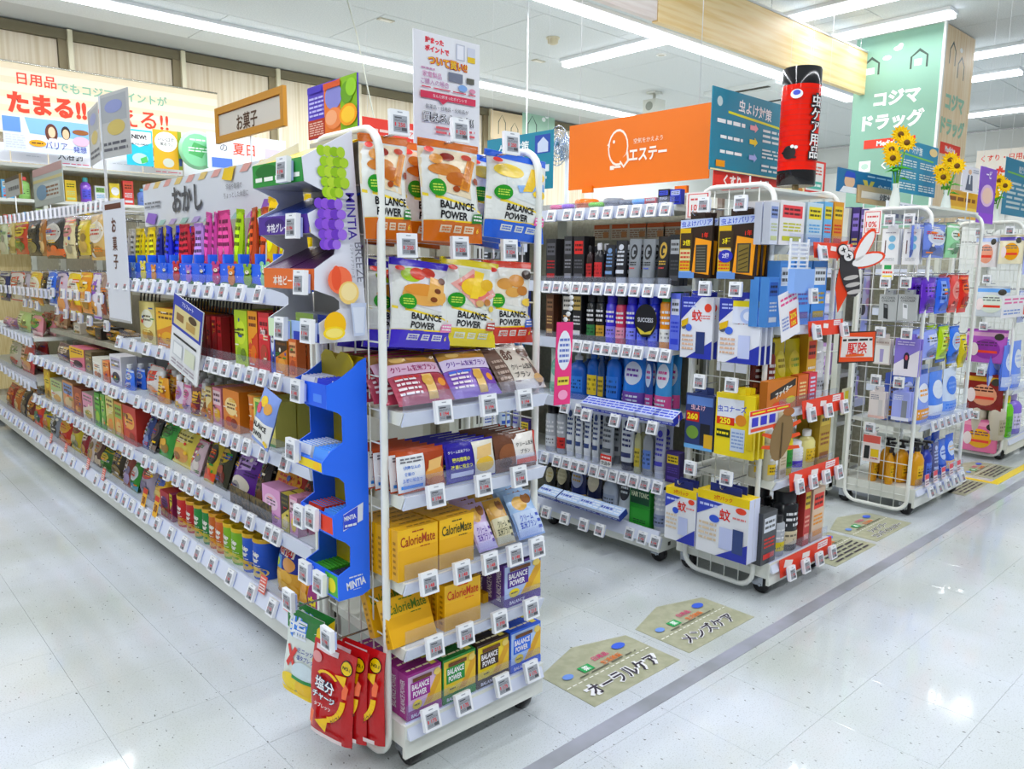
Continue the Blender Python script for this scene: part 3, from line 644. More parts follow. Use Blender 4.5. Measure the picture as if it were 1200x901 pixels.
# ---- upright biscuit packs (second shelf)
def packs(pl, pr, pt, pb, c, ops, words, z, n=4, dx=0, dy=.022, t=.02, h=None):
    cx, w_, z0, h_ = slotY(pl, pr, pt, pb, YF+.02)
    p = P_pouch('biscuit_pack', w_, h or h_, t, c, ops, wob=.4)
    for k in range(n): place(p, (cx+dx*k, YF+.02+k*dy, z+.001), 0, words+', '+nth(k)+' from the front of its row', 'biscuit pack', 'biscuit packs standing in rows', tilt=-.12)
packs(466, 521, 530, 578, 'b0522a', [('r', .0, .04, .55, .9, 'eef0f2'), ('t', '健康な人の', .28, .62, .09, '2f6fc0', 0, .01, .44), ('t', '食後の', .22, .47, .09, '2f6fc0', 0, .01, .3), ('t', '上昇に役立つ', .28, .32, .09, '2f6fc0', 0, .01, .46), ('r', .05, .12, .5, .2, '4a8fd8'), ('b', .06, .72, .5, .86, 2, '6a6a72'), ('r', .55, .04, 1, .9, '9c4420'), ('e', .76, .38, .22, .2, 'e0a050'), ('p', [(.6, .45), (.9, .5), (.95, .75), (.64, .7)], 'e8c080'), ('e', .76, .2, .2, .1, 'c87a34')], 'orange and white biscuit pack on the second shelf', .686, 7, dx=-.006)
packs(523, 580, 520, 565, '2e2490', [('r', .04, .3, .5, .92, '2a1f86'), ('t', 'クリーム玄米ブラン', .26, .78, .08, 'f0f0f6', 0, .01, .42), ('t', '腸内環境の', .27, .58, .11, 'f2ee6a', 0, .015, .44), ('t', '改善に役立つ', .27, .4, .11, 'f2ee6a', 0, .015, .44), ('r', .06, .14, .5, .26, 'e4e6f4'), ('r', .53, .04, .98, .95, 'e6e2d4'), ('e', .75, .35, .2, .2, 'e8c24c'), ('p', [(.57, .5), (.9, .55), (.95, .85), (.62, .8)], 'e6c68c')], 'deep blue biscuit pack on the second shelf', .686, 6, dx=-.008)
packs(581, 628, 513, 555, '6a4634', [('e', .3, .45, .24, .3, '8a5a3c'), ('e', .2, .25, .14, .14, '543526'), ('p', [(.45, .15), (1, .1), (1, .98), (.4, .95)], 'ece8e2'), ('t', 'クリーム玄米', .7, .68, .12, '333333', 0, .01, .46), ('t', 'ブラン', .68, .48, .12, '333333', 0, .01), ('r', .46, .14, .96, .28, 'd2553e'), ('r', .95, .1, 1, .98, 'c23a2a')], 'brown and white biscuit pack on the second shelf', .686, 6, dx=-.004)
# ---- yellow cartons
def calorie(tc): return [('r', .02, .02, .98, .6, 'e2b02a'), ('t', 'CalorieMate', .5, .76, .2, tc, 0, .012, .86), ('b', .55, .58, .8, .62, 1, tc), ('b', .35, .9, .65, .95, 1, tc)]
def cartons(pl, pr, pt, pb, c, ops, sops, tops, words, z, n, dep=.026, dx=0, side=None, top=None, tilt=0, y0=YF+.014, gap=.0012, nm='cereal_carton', grp='cereal bar cartons in rows', hh=None, rz=0):
    cx, w_, z0, h_ = slotY(pl, pr, pt, pb, y0)
    p = P_box(nm, w_, hh or h_, dep, c, ops, side=side, top=top, sops=sops, tops=tops)
    for k in range(n): place(p, (cx+dx*k, y0+k*(dep+gap), z+.001), rz, words+', '+nth(k)+' from the front', 'carton', grp, tilt=tilt)
CT = [('b', .3, .3, .9, .7, 1, '8a6414')]
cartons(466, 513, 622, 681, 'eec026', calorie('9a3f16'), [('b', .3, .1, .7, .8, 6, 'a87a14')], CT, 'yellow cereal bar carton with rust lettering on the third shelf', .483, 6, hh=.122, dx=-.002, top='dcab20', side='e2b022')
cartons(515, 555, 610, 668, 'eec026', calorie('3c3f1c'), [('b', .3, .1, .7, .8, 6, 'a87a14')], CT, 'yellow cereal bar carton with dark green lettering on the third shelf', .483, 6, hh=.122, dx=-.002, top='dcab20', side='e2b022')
def nib(w1, w2, tc): return [('r', 0, .55, 1, .98, w2), ('e', .4, .74, .26, .16, 'e0b45c'), ('e', .7, .82, .2, .12, '8a5a2a'), ('r', .04, .04, .96, .56, w1), ('t', 'クリーム\n玄米ブラン', .42, .34, .3, tc, 0, .01, .6), ('b', .78, .1, .92, .5, 3, tc)]
lean(556, 578, 606, 658, 'c9b8dc', nib('d6cce8', 'c8b0d4', '5a2f96'), 'lilac bran pouch leaning on the third shelf', 3, z=.484, hh=.125, tl=-.6)
lean(579, 600, 602, 650, 'c8b48a', nib('d5cfae', 'd0a24c', '44463a'), 'tan bran pouch leaning on the third shelf', 3, z=.484, hh=.125, tl=-.6)
lean(603, 633, 588, 640, '9ab4dc', nib('c8d6ec', 'a8c4e6', '4458b0'), 'pale blue bran pouch leaning on the third shelf', 5, z=.484, hh=.125, tl=-.55)
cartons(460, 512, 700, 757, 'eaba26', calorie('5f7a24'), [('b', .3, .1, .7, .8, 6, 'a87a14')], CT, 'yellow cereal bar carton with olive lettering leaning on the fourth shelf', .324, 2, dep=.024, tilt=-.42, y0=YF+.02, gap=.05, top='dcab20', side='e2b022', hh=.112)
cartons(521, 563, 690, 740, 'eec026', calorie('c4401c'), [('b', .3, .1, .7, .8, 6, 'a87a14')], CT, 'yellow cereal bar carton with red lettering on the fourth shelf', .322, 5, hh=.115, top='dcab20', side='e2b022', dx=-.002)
cx, w_, z0, h_ = slotY(564, 590, 700, 718, YF+.1); place(P_box('cereal_carton', .1, .026, .1, 'eaba26', [('b', .2, .3, .8, .7, 1, 'a87a14')], top='d9a51e', tops=[('t', 'CalorieMate', .5, .6, .2, '9a6f14', 0, .01, .8)]), (cx-.004, YF+.075, .323), 0, 'yellow cereal bar carton lying flat beside the red lettered cartons', 'carton', 'cereal bar cartons in rows')
def balance(c, cs, pic, dark):
    return [('r', .03, .2, .97, .95, pic), ('p', [(.45, .2), (1, .2), (1, .85), (.9, .85)], 'e9c44a'), ('p', [(.5, .24), (.68, .22), (1, .7), (1, .85), (.9, .82)], 'd8a83c'), ('r', .1, .44, .66, .8, dark), ('t', 'BALANCE', .38, .7, .13, 'f5f2f6', 0, .03, .5), ('t', 'POWER', .36, .54, .13, 'f5f2f6', 0, .03, .4), ('e', .28, .3, .14, .1, 'f0d838'), ('b', .19, .27, .36, .34, 1, '5a4a10'), ('r', 0, 0, 1, .17, c), ('t', 'BALANCE', .35, .09, .08, 'f5f2f6', 0, .03, .5), ('r', .15, .82, .7, .9, '6a4426'), ('e', .86, .86, .1, .08, 'ead27c')]
def brow(pl, pr, pt, pb, c, top, pic, dark, words, z, n, y0=YF+.016):
    cartons(pl, pr, pt, pb, c, balance(c, top, pic, dark), [('t', 'BALANCE POWER', .5, .5, .16, 'f0eaf0', math.pi/2, .02, 2.3)], [('b', .1, .3, .75, .7, 1, 'e8dcb8'), ('r', .76, .2, .92, .8, 'd8c860')], words, z, n, dep=.036, top=top, side=c, y0=y0, nm='biscuit_carton', grp='biscuit cartons in rows', hh=.116)
brow(590, 633, 653, 700, '5a3a86', '4a2c78', 'bccbe8', '4f2f84', 'purple biscuit carton with chocolate bar picture on the fourth shelf', .322, 4)
brow(477, 517, 785, 848, '9a2a84', '8a2476', 'd9bcd8', '8e2a86', 'magenta biscuit carton on the base', .131, 6)
brow(519, 557, 765, 825, '2f8a3c', '246e30', 'e9cf58', '2c8a44', 'green biscuit carton on the base', .131, 6)
brow(559, 596, 745, 803, '3a2418', '2e1c12', 'ecd440', '3c2a1c', 'brown and yellow biscuit carton on the base', .131, 6)
brow(598, 633, 728, 785, '2f62c8', '2050b8', 'bcd0f0', '3a6ed0', 'blue biscuit carton on the base', .131, 6)
# price tags on the shelves
for zi, (z, pxs, pr) in enumerate(((.877, (519, 572, 614), '194'), (.685, (510, 566, 608), '194'), (.483, (502, 541, 574, 603, 629), '148'), (.322, (509, 545, 585, 622), '213'), (.13, (504, 542, 588, 622), '175'))):
    for k, px in enumerate(pxs):
        c = ony(px, {0: 482, 1: 565, 2: 660, 3: 740, 4: 820}[zi]-(px-505)*.3, YF-.02)
        put_tag((c.x, YF-.016 if z > .2 else YF-.018, z+(-.004 if z > .2 else .012)), 0, 'white price tag on the '+['top', 'second', 'third', 'fourth', 'base'][zi]+' near end cap shelf, '+nth(k)+' from the mesh', pr if k != 2 or zi != 3 else '398', tilt=-.16 if z > .2 else -.3)

# ---- cardboard mint display with fruit prints, hung on the mesh
XM = EA['x0']-.024      # just outside the mesh
def side_poly(pts, y): return [(ony(px, py, y).x, ony(px, py, y).z) for px, py in pts]
YN, YFAR = 1.495, 1.735
def display(name, label, outl, y0, y1, col, trays, prints, uv, inner='b8b6b2'):
    t = thing(name, label, 'display')
    poly = side_poly(outl, y0)
    poly = [(min(x, XM), z) for x, z in poly]
    for yy, part in ((y0, 'side_panel'), (y1-.003, 'side_panel')):
        b = MB(); b.prism(poly[::-1], yy, yy+.003, M(col), lambda u, v, d: (u, d, v))
        if yy == y0:
            (xa, za), (xb, zb) = uv; W = xb-xa; H = zb-za
            art(b, lambda u, v, o: (xa+u*W, y0-o, za+v*H), W, H, prints)
        b.build(part, t)
    zmin = min(p[1] for p in poly); zmax = max(p[1] for p in poly)
    b = MB(); b.box(XM-.003, XM, y0+.0035, y1-.0035, zmin, zmax, M(inner)); b.build('back_panel', t)
    for (xf, zt, zb, fc, cover, ops) in trays:
        b = MB(); b.box(xf, xf+.003, y0+.0035, y1-.0035, zb, zt, M(fc)); W = y1-y0
        art(b, lambda u, v, o: (xf-o, y1-u*W, zb+v*(zt-zb)), W, zt-zb, ops); b.build('tray_front', t)
        b = MB(); b.box(xf+.003, XM-.0035, y0+.0035, y1-.0035, zb, zb+.003, M('a9a8a6')); b.build('tray_floor', t)
        if cover:
            b = MB(); zc = zt+.052
            for k in (0, 1):
                ya = y0+.005+k*(W/2); b.add([(xf+.004, ya, zt-.002), (xf+.004, ya+W/2-.006, zt-.002), (XM-.006, ya+W/2-.006, zc), (XM-.006, ya, zc), (xf+.004, ya, zt-.006), (xf+.004, ya+W/2-.006, zt-.006), (XM-.006, ya+W/2-.006, zc-.004), (XM-.006, ya, zc-.004)], [(0, 3, 2, 1), (4, 5, 6, 7), (0, 1, 5, 4), (1, 2, 6, 5), (2, 3, 7, 6), (3, 0, 4, 7)], noisy('foil_'+cover, cover, cover, 120, .3, bump=.6))
            b.build('flap', t)
    return t
def grapes(cu, cv, r, cols, n=20, asp=1.0):
    out = []; rr = random.Random(3)
    for k in range(n):
        row = k//4; q = (k % 4)-1.5
        out.append(('e', cu+(q*(.95 if row < 4 else .6)+(row % 2)*.4)*r*1.15, cv+(2-row)*r*asp*1.5, r*rr.uniform(.72, .86), r*asp*rr.uniform(.72, .86), cols[k % len(cols)]))
    return out
o1 = [(412, 153), (432, 398), (375, 403), (374, 379), (398, 362), (398, 353), (392, 348), (369, 340), (369, 315), (392, 298), (393, 291), (386, 287), (365, 273), (361, 250), (384, 238), (387, 232), (384, 226), (357, 212), (354, 183)]
def zc(px, py): return ony(px, py, YN).z
xf = [ony(355, 197, YN).x, ony(362, 262, YN).x, ony(368, 328, YN).x, ony(374, 390, YN).x]
tr = [(xf[0], zc(354, 183), zc(357, 212), '2e8a3e', 'd8c428', [('e', .3, .65, .22, .3, '1f6a2c'), ('b', .08, .12, .95, .5, 1, 'f4f8ee')]),
      (xf[1], zc(361, 250), zc(365, 273), '4a2a86', '1d3f9a', [('e', .35, .6, .2, .3, '38206a'), ('t', '本格グレープ', .45, .35, .5, 'f4f0fa', 0, .02, .8)]),
      (xf[2], zc(369, 315), zc(369, 340), 'd8743a', '4c1a56', [('t', '本格ピーチ', .45, .4, .5, 'fbf4ec', 0, .02, .75)]),
      (xf[3], zc(374, 379), zc(375, 402), 'a8c0e8', None, [('r', 0, 0, .48, 1, 'd5e8c8'), ('r', .52, 0, 1, .45, '2a3a9a')])]
za, zb_ = zc(375, 403), zc(412, 153); xa = min(xf); xb = XM; Wd = xb-xa; Hd = zb_-za
asp = Wd/Hd
pr_ = grapes(.44, .8, .095, ['a8cf3a', 'bcd94e', '98c02c', 'b4d448'], 22, asp)+grapes(.36, .56, .095, ['7a4cc0', '8e5ccc', '6a3cb0', '9a70d4'], 20, asp)
pr_ += [('e', .5, .3, .2, .2*asp, 'ef7d5a'), ('e', .44, .31, .08, .18*asp, 'e0603f'), ('e', .64, .24, .17, .17*asp, 'f2d48a'), ('e', .64, .245, .13, .13*asp, 'f7e4ae'), ('e', .4, .09, .18, .19*asp, 'f0c01e'), ('e', .38, .05, .18, .1*asp, 'f6d83c'), ('e', .38, .05, .14, .07*asp, 'fae88a'), ('p', [(.66, .19), (.93, .19), (.89, .03), (.71, .03)], 'c9d2e6'), ('p', [(.69, .17), (.9, .17), (.87, .045), (.73, .045)], 'dfe5f2'),
        ('t', 'MINTIA', .70, .60, .047, '3c2a86', -math.pi/2+.06, .012), ('t', 'BREEZE', .82, .385, .04, '6a6a78', -math.pi/2+.06, .0), ('t', 'ミンティアブリーズ', .70, .39, .017, '6a6a78', -math.pi/2+.06, .0)]
# scale the rotated lettering so that it keeps its look on the tall panel
up = display('mint_display', 'white cardboard mint display with grape, peach and lemon prints hung on the mesh', o1, YN, YFAR, 'e9ebf4', tr, pr_, ((xa, za), (xb, zb_)))
for k, c in enumerate(('b9d87a', '2b3fa0')):
    for q in range(4):
        b = P_box('mint_case', .085, .012, .07, c, top='e9eef4' if q % 2 else c, side='dfe4ee')
        place(b, ((xf[3]+XM)/2-.008, YN+.058+.105*(1-k), zc(375, 402)+.0045+q*.0125), FACE_X, ('pale green' if k == 0 else 'dark blue')+' mint case in the lowest white display tray, '+nth(q)+' from the bottom', 'mint case', 'mint cases '+str(k))
# ---- blue mint display
YL0, YL1 = 1.505, 1.655
o2 = [(430, 419), (446, 686), (425, 697), (397, 705), (396, 676), (411, 664), (411, 641), (405, 636), (391, 630), (390, 606), (406, 593), (404, 566), (397, 560), (379, 556), (377, 543), (387, 530), (402, 519), (401, 488), (396, 484), (383, 480), (383, 452), (398, 444), (413, 432), (420, 424)]
zl = lambda px, py: ony(px, py, YL0).z
xl = lambda px, py: ony(px, py, YL0).x
BLU = '2f6fe6'
trl = [(xl(383, 466), zl(383, 452), zl(383, 480), '2460d8', None, [('r', .6, .2, .85, .55, '5a8cf0')]), (xl(379, 545), zl(378, 543), zl(379, 556), '2f6fe6', None, [('r', .05, .1, .95, .9, 'f0d838'), ('e', .2, .5, .1, .4, 'f4c81c'), ('e', .8, .5, .1, .4, 'f4c81c')]),
       (xl(391, 618), zl(390, 606), zl(391, 630), '2f6fe6', None, [('r', .6, .1, .98, .9, 'd8482a'), ('r', .0, .1, .5, .5, 'a0382a')]), (xl(397, 690), zl(396, 676), zl(397, 705), '2f6fe6', None, [('r', .6, .1, .98, .95, '56b04a'), ('e', .8, .5, .12, .3, 'e8e03a')])]
zA, zB = zl(397, 705), zl(430, 419); xA = xl(383, 470)
po2 = [('t', 'MINTIA', .63, .058, .035, 'f4f7ff', .12, .035, .5), ('b', .45, .083, .8, .095, 1, 'dfe8ff'), ('b', .55, .03, .75, .036, 1, 'dfe8ff'), ('p', [(.33, .365), (.85, .40), (.83, .325), (.32, .295)], 'e9edf6'), ('p', [(.33, .362), (.7, .388), (.69, .31), (.325, .3)], '3a4fc0'), ('t', 'MINTIA', .5, .348, .02, 'f4f7ff', .1, .03, .3), ('b', .36, .305, .66, .325, 1, 'e9edf6')]
lo = display('mint_display', 'blue cardboard mint display with open trays hung on the mesh', o2, YL0, YL1, BLU, trl, po2, ((xA, zA), (XM, zB)), inner='c9b32a')
b = MB(); q0 = zl(413, 432)
for k in (0, 1):
    ya = YL0+.008+k*.07; b.prism([(0, 0), (.07, 0), (.07, .055), (.05, .07), (.02, .068), (0, .05)], XM-.03+.0, XM-.0265, M('c8b628'), lambda u, v, d: (d-.02*v, ya+u, zl(383, 452)-.005+v))
b.build('back_flap', lo)
for (x_, z_, c1, c2, n, nm) in ((trl[0][0], trl[0][2], '2f3fc0', 'f0f2fa', 6, 'top'), (trl[1][0], trl[1][2], '5f9ae8', 'e6ecf6', 8, 'second'), (trl[2][0], trl[2][2], '5a98e4', 'c8442e', 7, 'third'), (trl[3][0], trl[3][2], '2a2f5a', '4c9a3a', 7, 'lowest')):
    for half in (0, 1):
        p = P_box('mint_case', .062, .046, .0085, (c1 if nm != 'lowest' else (c1, c2)[half]) if half == 0 or nm != 'lowest' else c2, [('r', 0, .5, 1, 1, c1 if half == 0 else c2)], top=c1 if not (nm == 'lowest' and half) else c2, side=c2)
        for k in range(n):
            place(p, (x_+.006+k*.0098, YL0+.037+half*.075, z_+.004+(.012 if nm == 'top' else 0)), FACE_X, 'slim mint case in the '+nm+' blue display tray, '+('near' if half == 0 else 'far')+' row, '+nth(k)+' from front', 'mint case', 'mint cases in '+nm+' tray '+str(half), tilt=-.25)
# price tags clipped on the two displays
for k, (px, py, x_) in enumerate(((333, 199, xf[0]), (344, 265, xf[1]), (353, 331, xf[2]), (330, 385, xf[3]), (361, 388, xf[3]), (349, 458, trl[0][0]), (343, 527, trl[1][0]), (352, 605, trl[2][0]), (366, 607, trl[2][0]), (358, 670, trl[3][0]), (375, 683, trl[3][0]))):
    c = onx(px, py, x_-.012); put_tag((x_-.008, c.y, c.z), FACE_X, 'white price tag clipped to the '+('white' if k < 5 else 'blue')+' mint display, '+nth(k if k < 5 else k-5)+' from its top', '194' if k < 5 else '148', tilt=-.05)
# ---- salt candy pouches on hooks below
def arc(cu, cv, ru, rv, a0, a1, n=7, t=.8, col='f2c81c'):      # a printed bow made of short quads
    P = [(math.radians(a0+(a1-a0)*i/n)) for i in range(n+1)]
    return [('p', [(cu+ru*math.cos(P[i]), cv+rv*math.sin(P[i])), (cu+ru*math.cos(P[i+1]), cv+rv*math.sin(P[i+1])), (cu+ru*t*math.cos(P[i+1]), cv+rv*t*math.sin(P[i+1])), (cu+ru*t*math.cos(P[i]), cv+rv*t*math.sin(P[i]))], col) for i in range(n)]
salt = [('r', .08, .9, .6, .96, 'e9d8dc'), ('e', .82, .84, .13, .085, '2a1a10'), ('e', .82, .84, .115, .073, 'f0d020'), ('t', 'NO.1', .82, .84, .035, '2a1a10', 0, .02), ('e', .14, .82, .12, .06, 'e0a0a0'),
        *arc(.46, .6, .3, .135, 150, 40), ('p', [(.62, .74), (.86, .76), (.84, .64)], 'f2c81c'), ('t', '塩分', .42, .575, .15, '1c1c40', 0, .09, .6), ('t', '塩分', .42, .575, .135, 'f6f6fa', 0, .03, .56), ('t', 'チャージ', .42, .45, .085, '1c1c40', 0, .08, .62), ('t', 'チャージ', .42, .45, .075, 'f6f6fa', 0, .03, .58), ('t', 'タブレッツ', .4, .355, .045, 'f6ecec', 0, .02, .5),
        *arc(.42, .5, .48, .29, 0, -75), ('p', [(.56, .27), (.5, .1), (.26, .19)], 'f2c81c'), ('t', 'カリウム', .74, .3, .04, '4a2a10', .75, .02), ('p', [(.84, .54), (.92, .54), (.95, .66), (.88, .7), (.83, .62)], 'ef7a54'), ('p', [(.12, .14), (.2, .1), (.24, .28), (.16, .3)], 'ef7a54'), ('r', .15, .035, .88, .08, 'ecdcdc')]
p = P_pouch('candy_pouch', .135, .235, .03, 'b01f24', salt, gus=1)
for k, (x_, y_, z_, rl) in enumerate(((.845, 1.555, .085, .12), (.872, 1.535, .088, .08), (.90, 1.50, .088, .05))):
    place(p, (x_, y_, z_), FACE_X+.28, 'red salt candy pouch hanging on the near mesh, '+['front', 'second', 'third'][k]+' of three', 'candy pouch', 'red salt candy pouches', roll=rl)
lem = [('p', [(0, .75), (.9, .72), (1, 1), (0, 1)], '2f7a3a'), ('t', '塩', .35, .8, .26, '4a86d8', 0, .08), ('t', '塩', .35, .8, .25, 'eef4fb', 0, .03), ('p', [(.8, .5), (1, .5), (1, .98), (.85, .9)], 'f2d63a'), ('p', [(.1, .55), (.18, .58), (.4, .36), (.32, .33)], 'c83a34'), ('p', [(.34, .58), (.42, .55), (.2, .3), (.12, .34)], 'c83a34'), ('t', 'ミニッツ', .62, .56, .06, '2a3a8a', 0, .02, .4), ('t', '塩タブレット', .68, .48, .06, '2a3a8a', 0, .02, .5), ('e', .62, .3, .3, .13, 'd9e8ee'), ('e', .3, .14, .28, .1, 'f2d838'), ('e', .7, .12, .25, .1, 'eec61e'), ('r', .35, .2, .95, .24, '2f8a4a'), ('r', 0, 0, 1, .05, 'f0d020')]
p = P_pouch('candy_pouch', .13, .225, .028, 'e4ebe6', lem, gus=1)
for k in range(2): place(p, (.86+k*.03, 1.72, .115), FACE_X+.25, 'white and green lemon salt candy pouch hanging beside the red ones, '+['front', 'second'][k]+' of two', 'candy pouch', 'lemon candy pouches', roll=.1)
for y_, z_ in ((1.53, .335), (1.72, .352)): hookX(y_, z_, .83, XM+.01, RACK_A)
put_tag((.828, 1.512, .355), FACE_X, 'white price tag on the hook of the red salt candy pouches', '198', tilt=0)
put_tag((.828, 1.70, .385), FACE_X, 'white price tag on the hook of the lemon salt candy pouches', '198', tilt=0)
# ================================================================ snack gondola
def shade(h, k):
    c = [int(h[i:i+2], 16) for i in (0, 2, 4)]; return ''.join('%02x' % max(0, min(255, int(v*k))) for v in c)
PRN = ['f4f0e4', 'e8c030', 'c83028', '2a4a9a', '3a8a3a', '2c2420', 'e88a28', 'f0e8d0']
def speck(c1, c2, c3, i, n):
    """small printed emblems, lines and badges scattered over a pack front"""
    r = random.Random(i*13+5); o = []
    for k in range(n):
        u, v, s = r.uniform(.1, .9), r.uniform(.1, .9), r.uniform(.03, .08); c = r.choice(PRN+[c2, c3, shade(c1, .6), shade(c1, 1.3)])
        if k % 3 == 0: o.append(('e', u, v, s, s*.7, c))
        elif k % 3 == 1: o.append(('r', max(.03, u-.14), max(.04, v-s*.35), min(.97, u+.14), min(.95, v+s*.35), c))
        else: o.append(('b', max(.04, u-.2), max(.04, v-.05), min(.96, u+.2), min(.95, v+.05), 2, c))
    return o
def bag_art(c1, c2, c3, i):
    d = shade(c3, .7)
    A = [[('r', 0, .88, 1, .97, c2), ('e', .5, .66, .38, .15, c2), ('b', .24, .58, .76, .75, 2, shade(c1, .45)), ('e', .36, .3, .24, .14, c3), ('e', .64, .24, .24, .13, d), ('e', .56, .38, .16, .09, c3)],
         [('p', [(0, .45), (1, .6), (1, .88), (0, .8)], c2), ('b', .12, .58, .88, .76, 2, shade(c1, .5)), ('e', .5, .25, .36, .16, c3), ('e', .35, .2, .16, .09, d), ('r', 0, .02, 1, .07, c2)],
         [('r', .14, .3, .56, .9, c2), ('b', .2, .36, .5, .84, 4, shade(c1, .5)), ('e', .66, .26, .26, .18, c3), ('e', .74, .5, .16, .12, d), ('e', .4, .14, .2, .08, c3)],
         [('e', .5, .6, .42, .24, c2), ('e', .5, .6, .34, .18, shade(c2, .92)), ('b', .26, .52, .74, .68, 2, 'b03028'), ('r', 0, .04, 1, .22, c3), ('e', .3, .24, .14, .08, d), ('e', .6, .22, .16, .09, c3)]]
    return A[i % 4]+speck(c1, c2, c3, i, 7)
def box_art(c1, c2, c3, i):
    A = [[('r', .08, .55, .92, .92, c2), ('b', .14, .6, .86, .88, 2, shade(c1, .5)), ('e', .5, .28, .34, .18, c3), ('r', 0, 0, 1, .06, c2)],
         [('e', .5, .6, .38, .22, c2), ('b', .26, .52, .74, .7, 2, shade(c1, .45)), ('e', .34, .22, .2, .12, c3), ('e', .66, .2, .2, .12, shade(c3, .75))],
         [('p', [(0, .4), (1, .65), (1, 1), (0, 1)], c2), ('b', .12, .7, .88, .94, 2, shade(c1, .5)), ('e', .55, .25, .32, .16, c3), ('b', .1, .04, .6, .1, 1, 'f4f4f0')]]
    return A[i % 3]+speck(c1, c2, c3, i, 5)
NUM = [0]
def rowx(items, x, z, where, dn=2, lean=-.1, gap=.006, grp=None, maxd=.36):
    """items: (px left, px right, px top, kind, c1, c2, c3, words[, n deep])"""
    for i, it in enumerate(items):
        pl, pr, pt, kd, c1, c2, c3, words = it[:8]; n = it[8] if len(it) > 8 else dn
        a = onx(pl, pt+8, x); b = onx(pr, pt+8, x); y = (a.y+b.y)/2; w_ = max(.02, (a.y-b.y)*.97); h_ = max(.05, onx((pl+pr)/2, pt, x).z-z)
        NUM[0] += 1; q = NUM[0]
        if kd == 'bag': p = P_pouch('snack_bag', w_, h_/math.cos(lean), min(.06, w_*.4), c1, bag_art(c1, c2, c3, q), seal=c2, wob=.7); d = min(.06, w_*.4)+.004; tl = lean; nm = 'snack bag'
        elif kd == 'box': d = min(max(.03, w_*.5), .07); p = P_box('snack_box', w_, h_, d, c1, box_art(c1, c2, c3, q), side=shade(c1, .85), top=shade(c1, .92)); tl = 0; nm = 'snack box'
        elif kd == 'can': r = w_/2*.98; p = P_can('chip_can', r, h_, c1, c2, [('r', .1, .6, .9, .9, c1), ('t', 'Chip\nStar', .5, .6, .3, 'f6f4ea', 0, .06, .62), ('e', .5, .2, .42, .14, c3), ('e', .35, .14, .2, .08, shade(c3, 1.1)), ('b', .3, .36, .7, .4, 1, 'f6f4ea')], [('e', .5, .5, .34, .2, shade(c2, .8)), ('t', 'Chip Star', .5, .5, .13, '5a3a10', 0, .03, .56)]); d = 2*r+.004; tl = 0; nm = 'chip can'
        elif kd == 'jelly': p = P_pouch('jelly_drink_pouch', w_, h_*.8, .035, c1, bag_art(c1, c2, c3, q), gus=1, wob=.3); cp = MB(); cp.lathe([(.007, h_*.79), (.007, h_*.86)], M('f2f2ee', 'plastic'), 10); cp.lathe([(.0125, h_*.86), (.0125, h_)], M('eceeee', 'plastic'), 12); p.append(('spout_cap', cp.mesh('spout_cap'))); d = .04; tl = 0; nm = 'jelly pouch'
        elif kd == 'cup': p = P_lathe('snack_cup', [(w_*.36, 0), (w_*.46, h_*.96), (w_*.49, h_)], c1, [(w_*.49, h_), (w_*.49, h_+.004)], c2, ops=box_art(c1, c2, c3, q), lab=(.01, h_-.01, w_*.42), cname='lid'); d = w_+.004; tl = 0; nm = 'snack cup'
        lb = words+' '+where+('' if n < 2 else '')
        off = math.sin(-tl)*0
        for k in range(n):
            if (k+1)*(d+gap) > maxd: break
            place(p, (x+.006+(d/2 if kd in ('bag', 'can', 'jelly', 'cup') else 0)+k*(d+gap), y, z+.001), FACE_X, lb+('' if n < 2 else ', '+('front' if k == 0 else nth(k))+(' one' if k == 0 else ' behind')), nm, (grp or 'snacks')+' '+where, tilt=tl)
def railtags(pxs, py0, py1, x, z, where, first=0, stuff=None, tilt=-.3):
    n = len(pxs)
    for k, px in enumerate(pxs):
        f = (px-pxs[0])/max(1, pxs[-1]-pxs[0]); c = onx(px, py0+(py1-py0)*f, x)
        put_tag((x-.004, c.y, z), FACE_X, 'white price tag on the '+where+', '+nth(first+k)+' from the far end', tilt=tilt)
# -- shelf 2 of the near units
z2 = .87; x2 = XS+.012
rowx([(161, 179, 354, 'box', 'e8d890', 'f2f0dc', 'd8a83c', 'pale yellow chip box'), (181, 204, 362, 'box', 'd88a28', 'efc44a', 'e6b430', 'orange and gold chip box with dark red side'),
      (230, 238, 370, 'box', '9a2028', 'b83038', '8a1820', 'dark red chocolate box'), (239, 244, 371, 'box', '9a2028', 'b83038', '8a1820', 'dark red chocolate box beside it'), (246, 251, 371, 'box', '941c24', 'b83038', '8a1820', 'third dark red chocolate box'), (252, 257, 372, 'box', '8e1a22', 'b83038', '8a1820', 'fourth dark red chocolate box'),
      (272, 287, 364, 'box', 'b8cf30', 'cfe04a', '8fae2a', 'lime green sweet corn snack box'), (288, 299, 365, 'box', 'c8481e', 'e8a030', 'd87a20', 'fiery orange stick snack box'), (300, 313, 367, 'box', 'c02430', 'd8404a', 'a84838', 'bright red chocolate stick box'), (314, 319, 372, 'box', '5a6ac0', 'e0e4ee', '3a4aa0', 'slim blue stick snack box'), (320, 334, 392, 'box', 'd8882a', '3a2a1c', 'e8a84a', 'orange tiger striped snack box'), (336, 345, 398, 'box', 'c86a34', 'e8b080', 'a85028', 'brown orange stick snack box')], x2, z2, 'on the second snack shelf', dn=3)
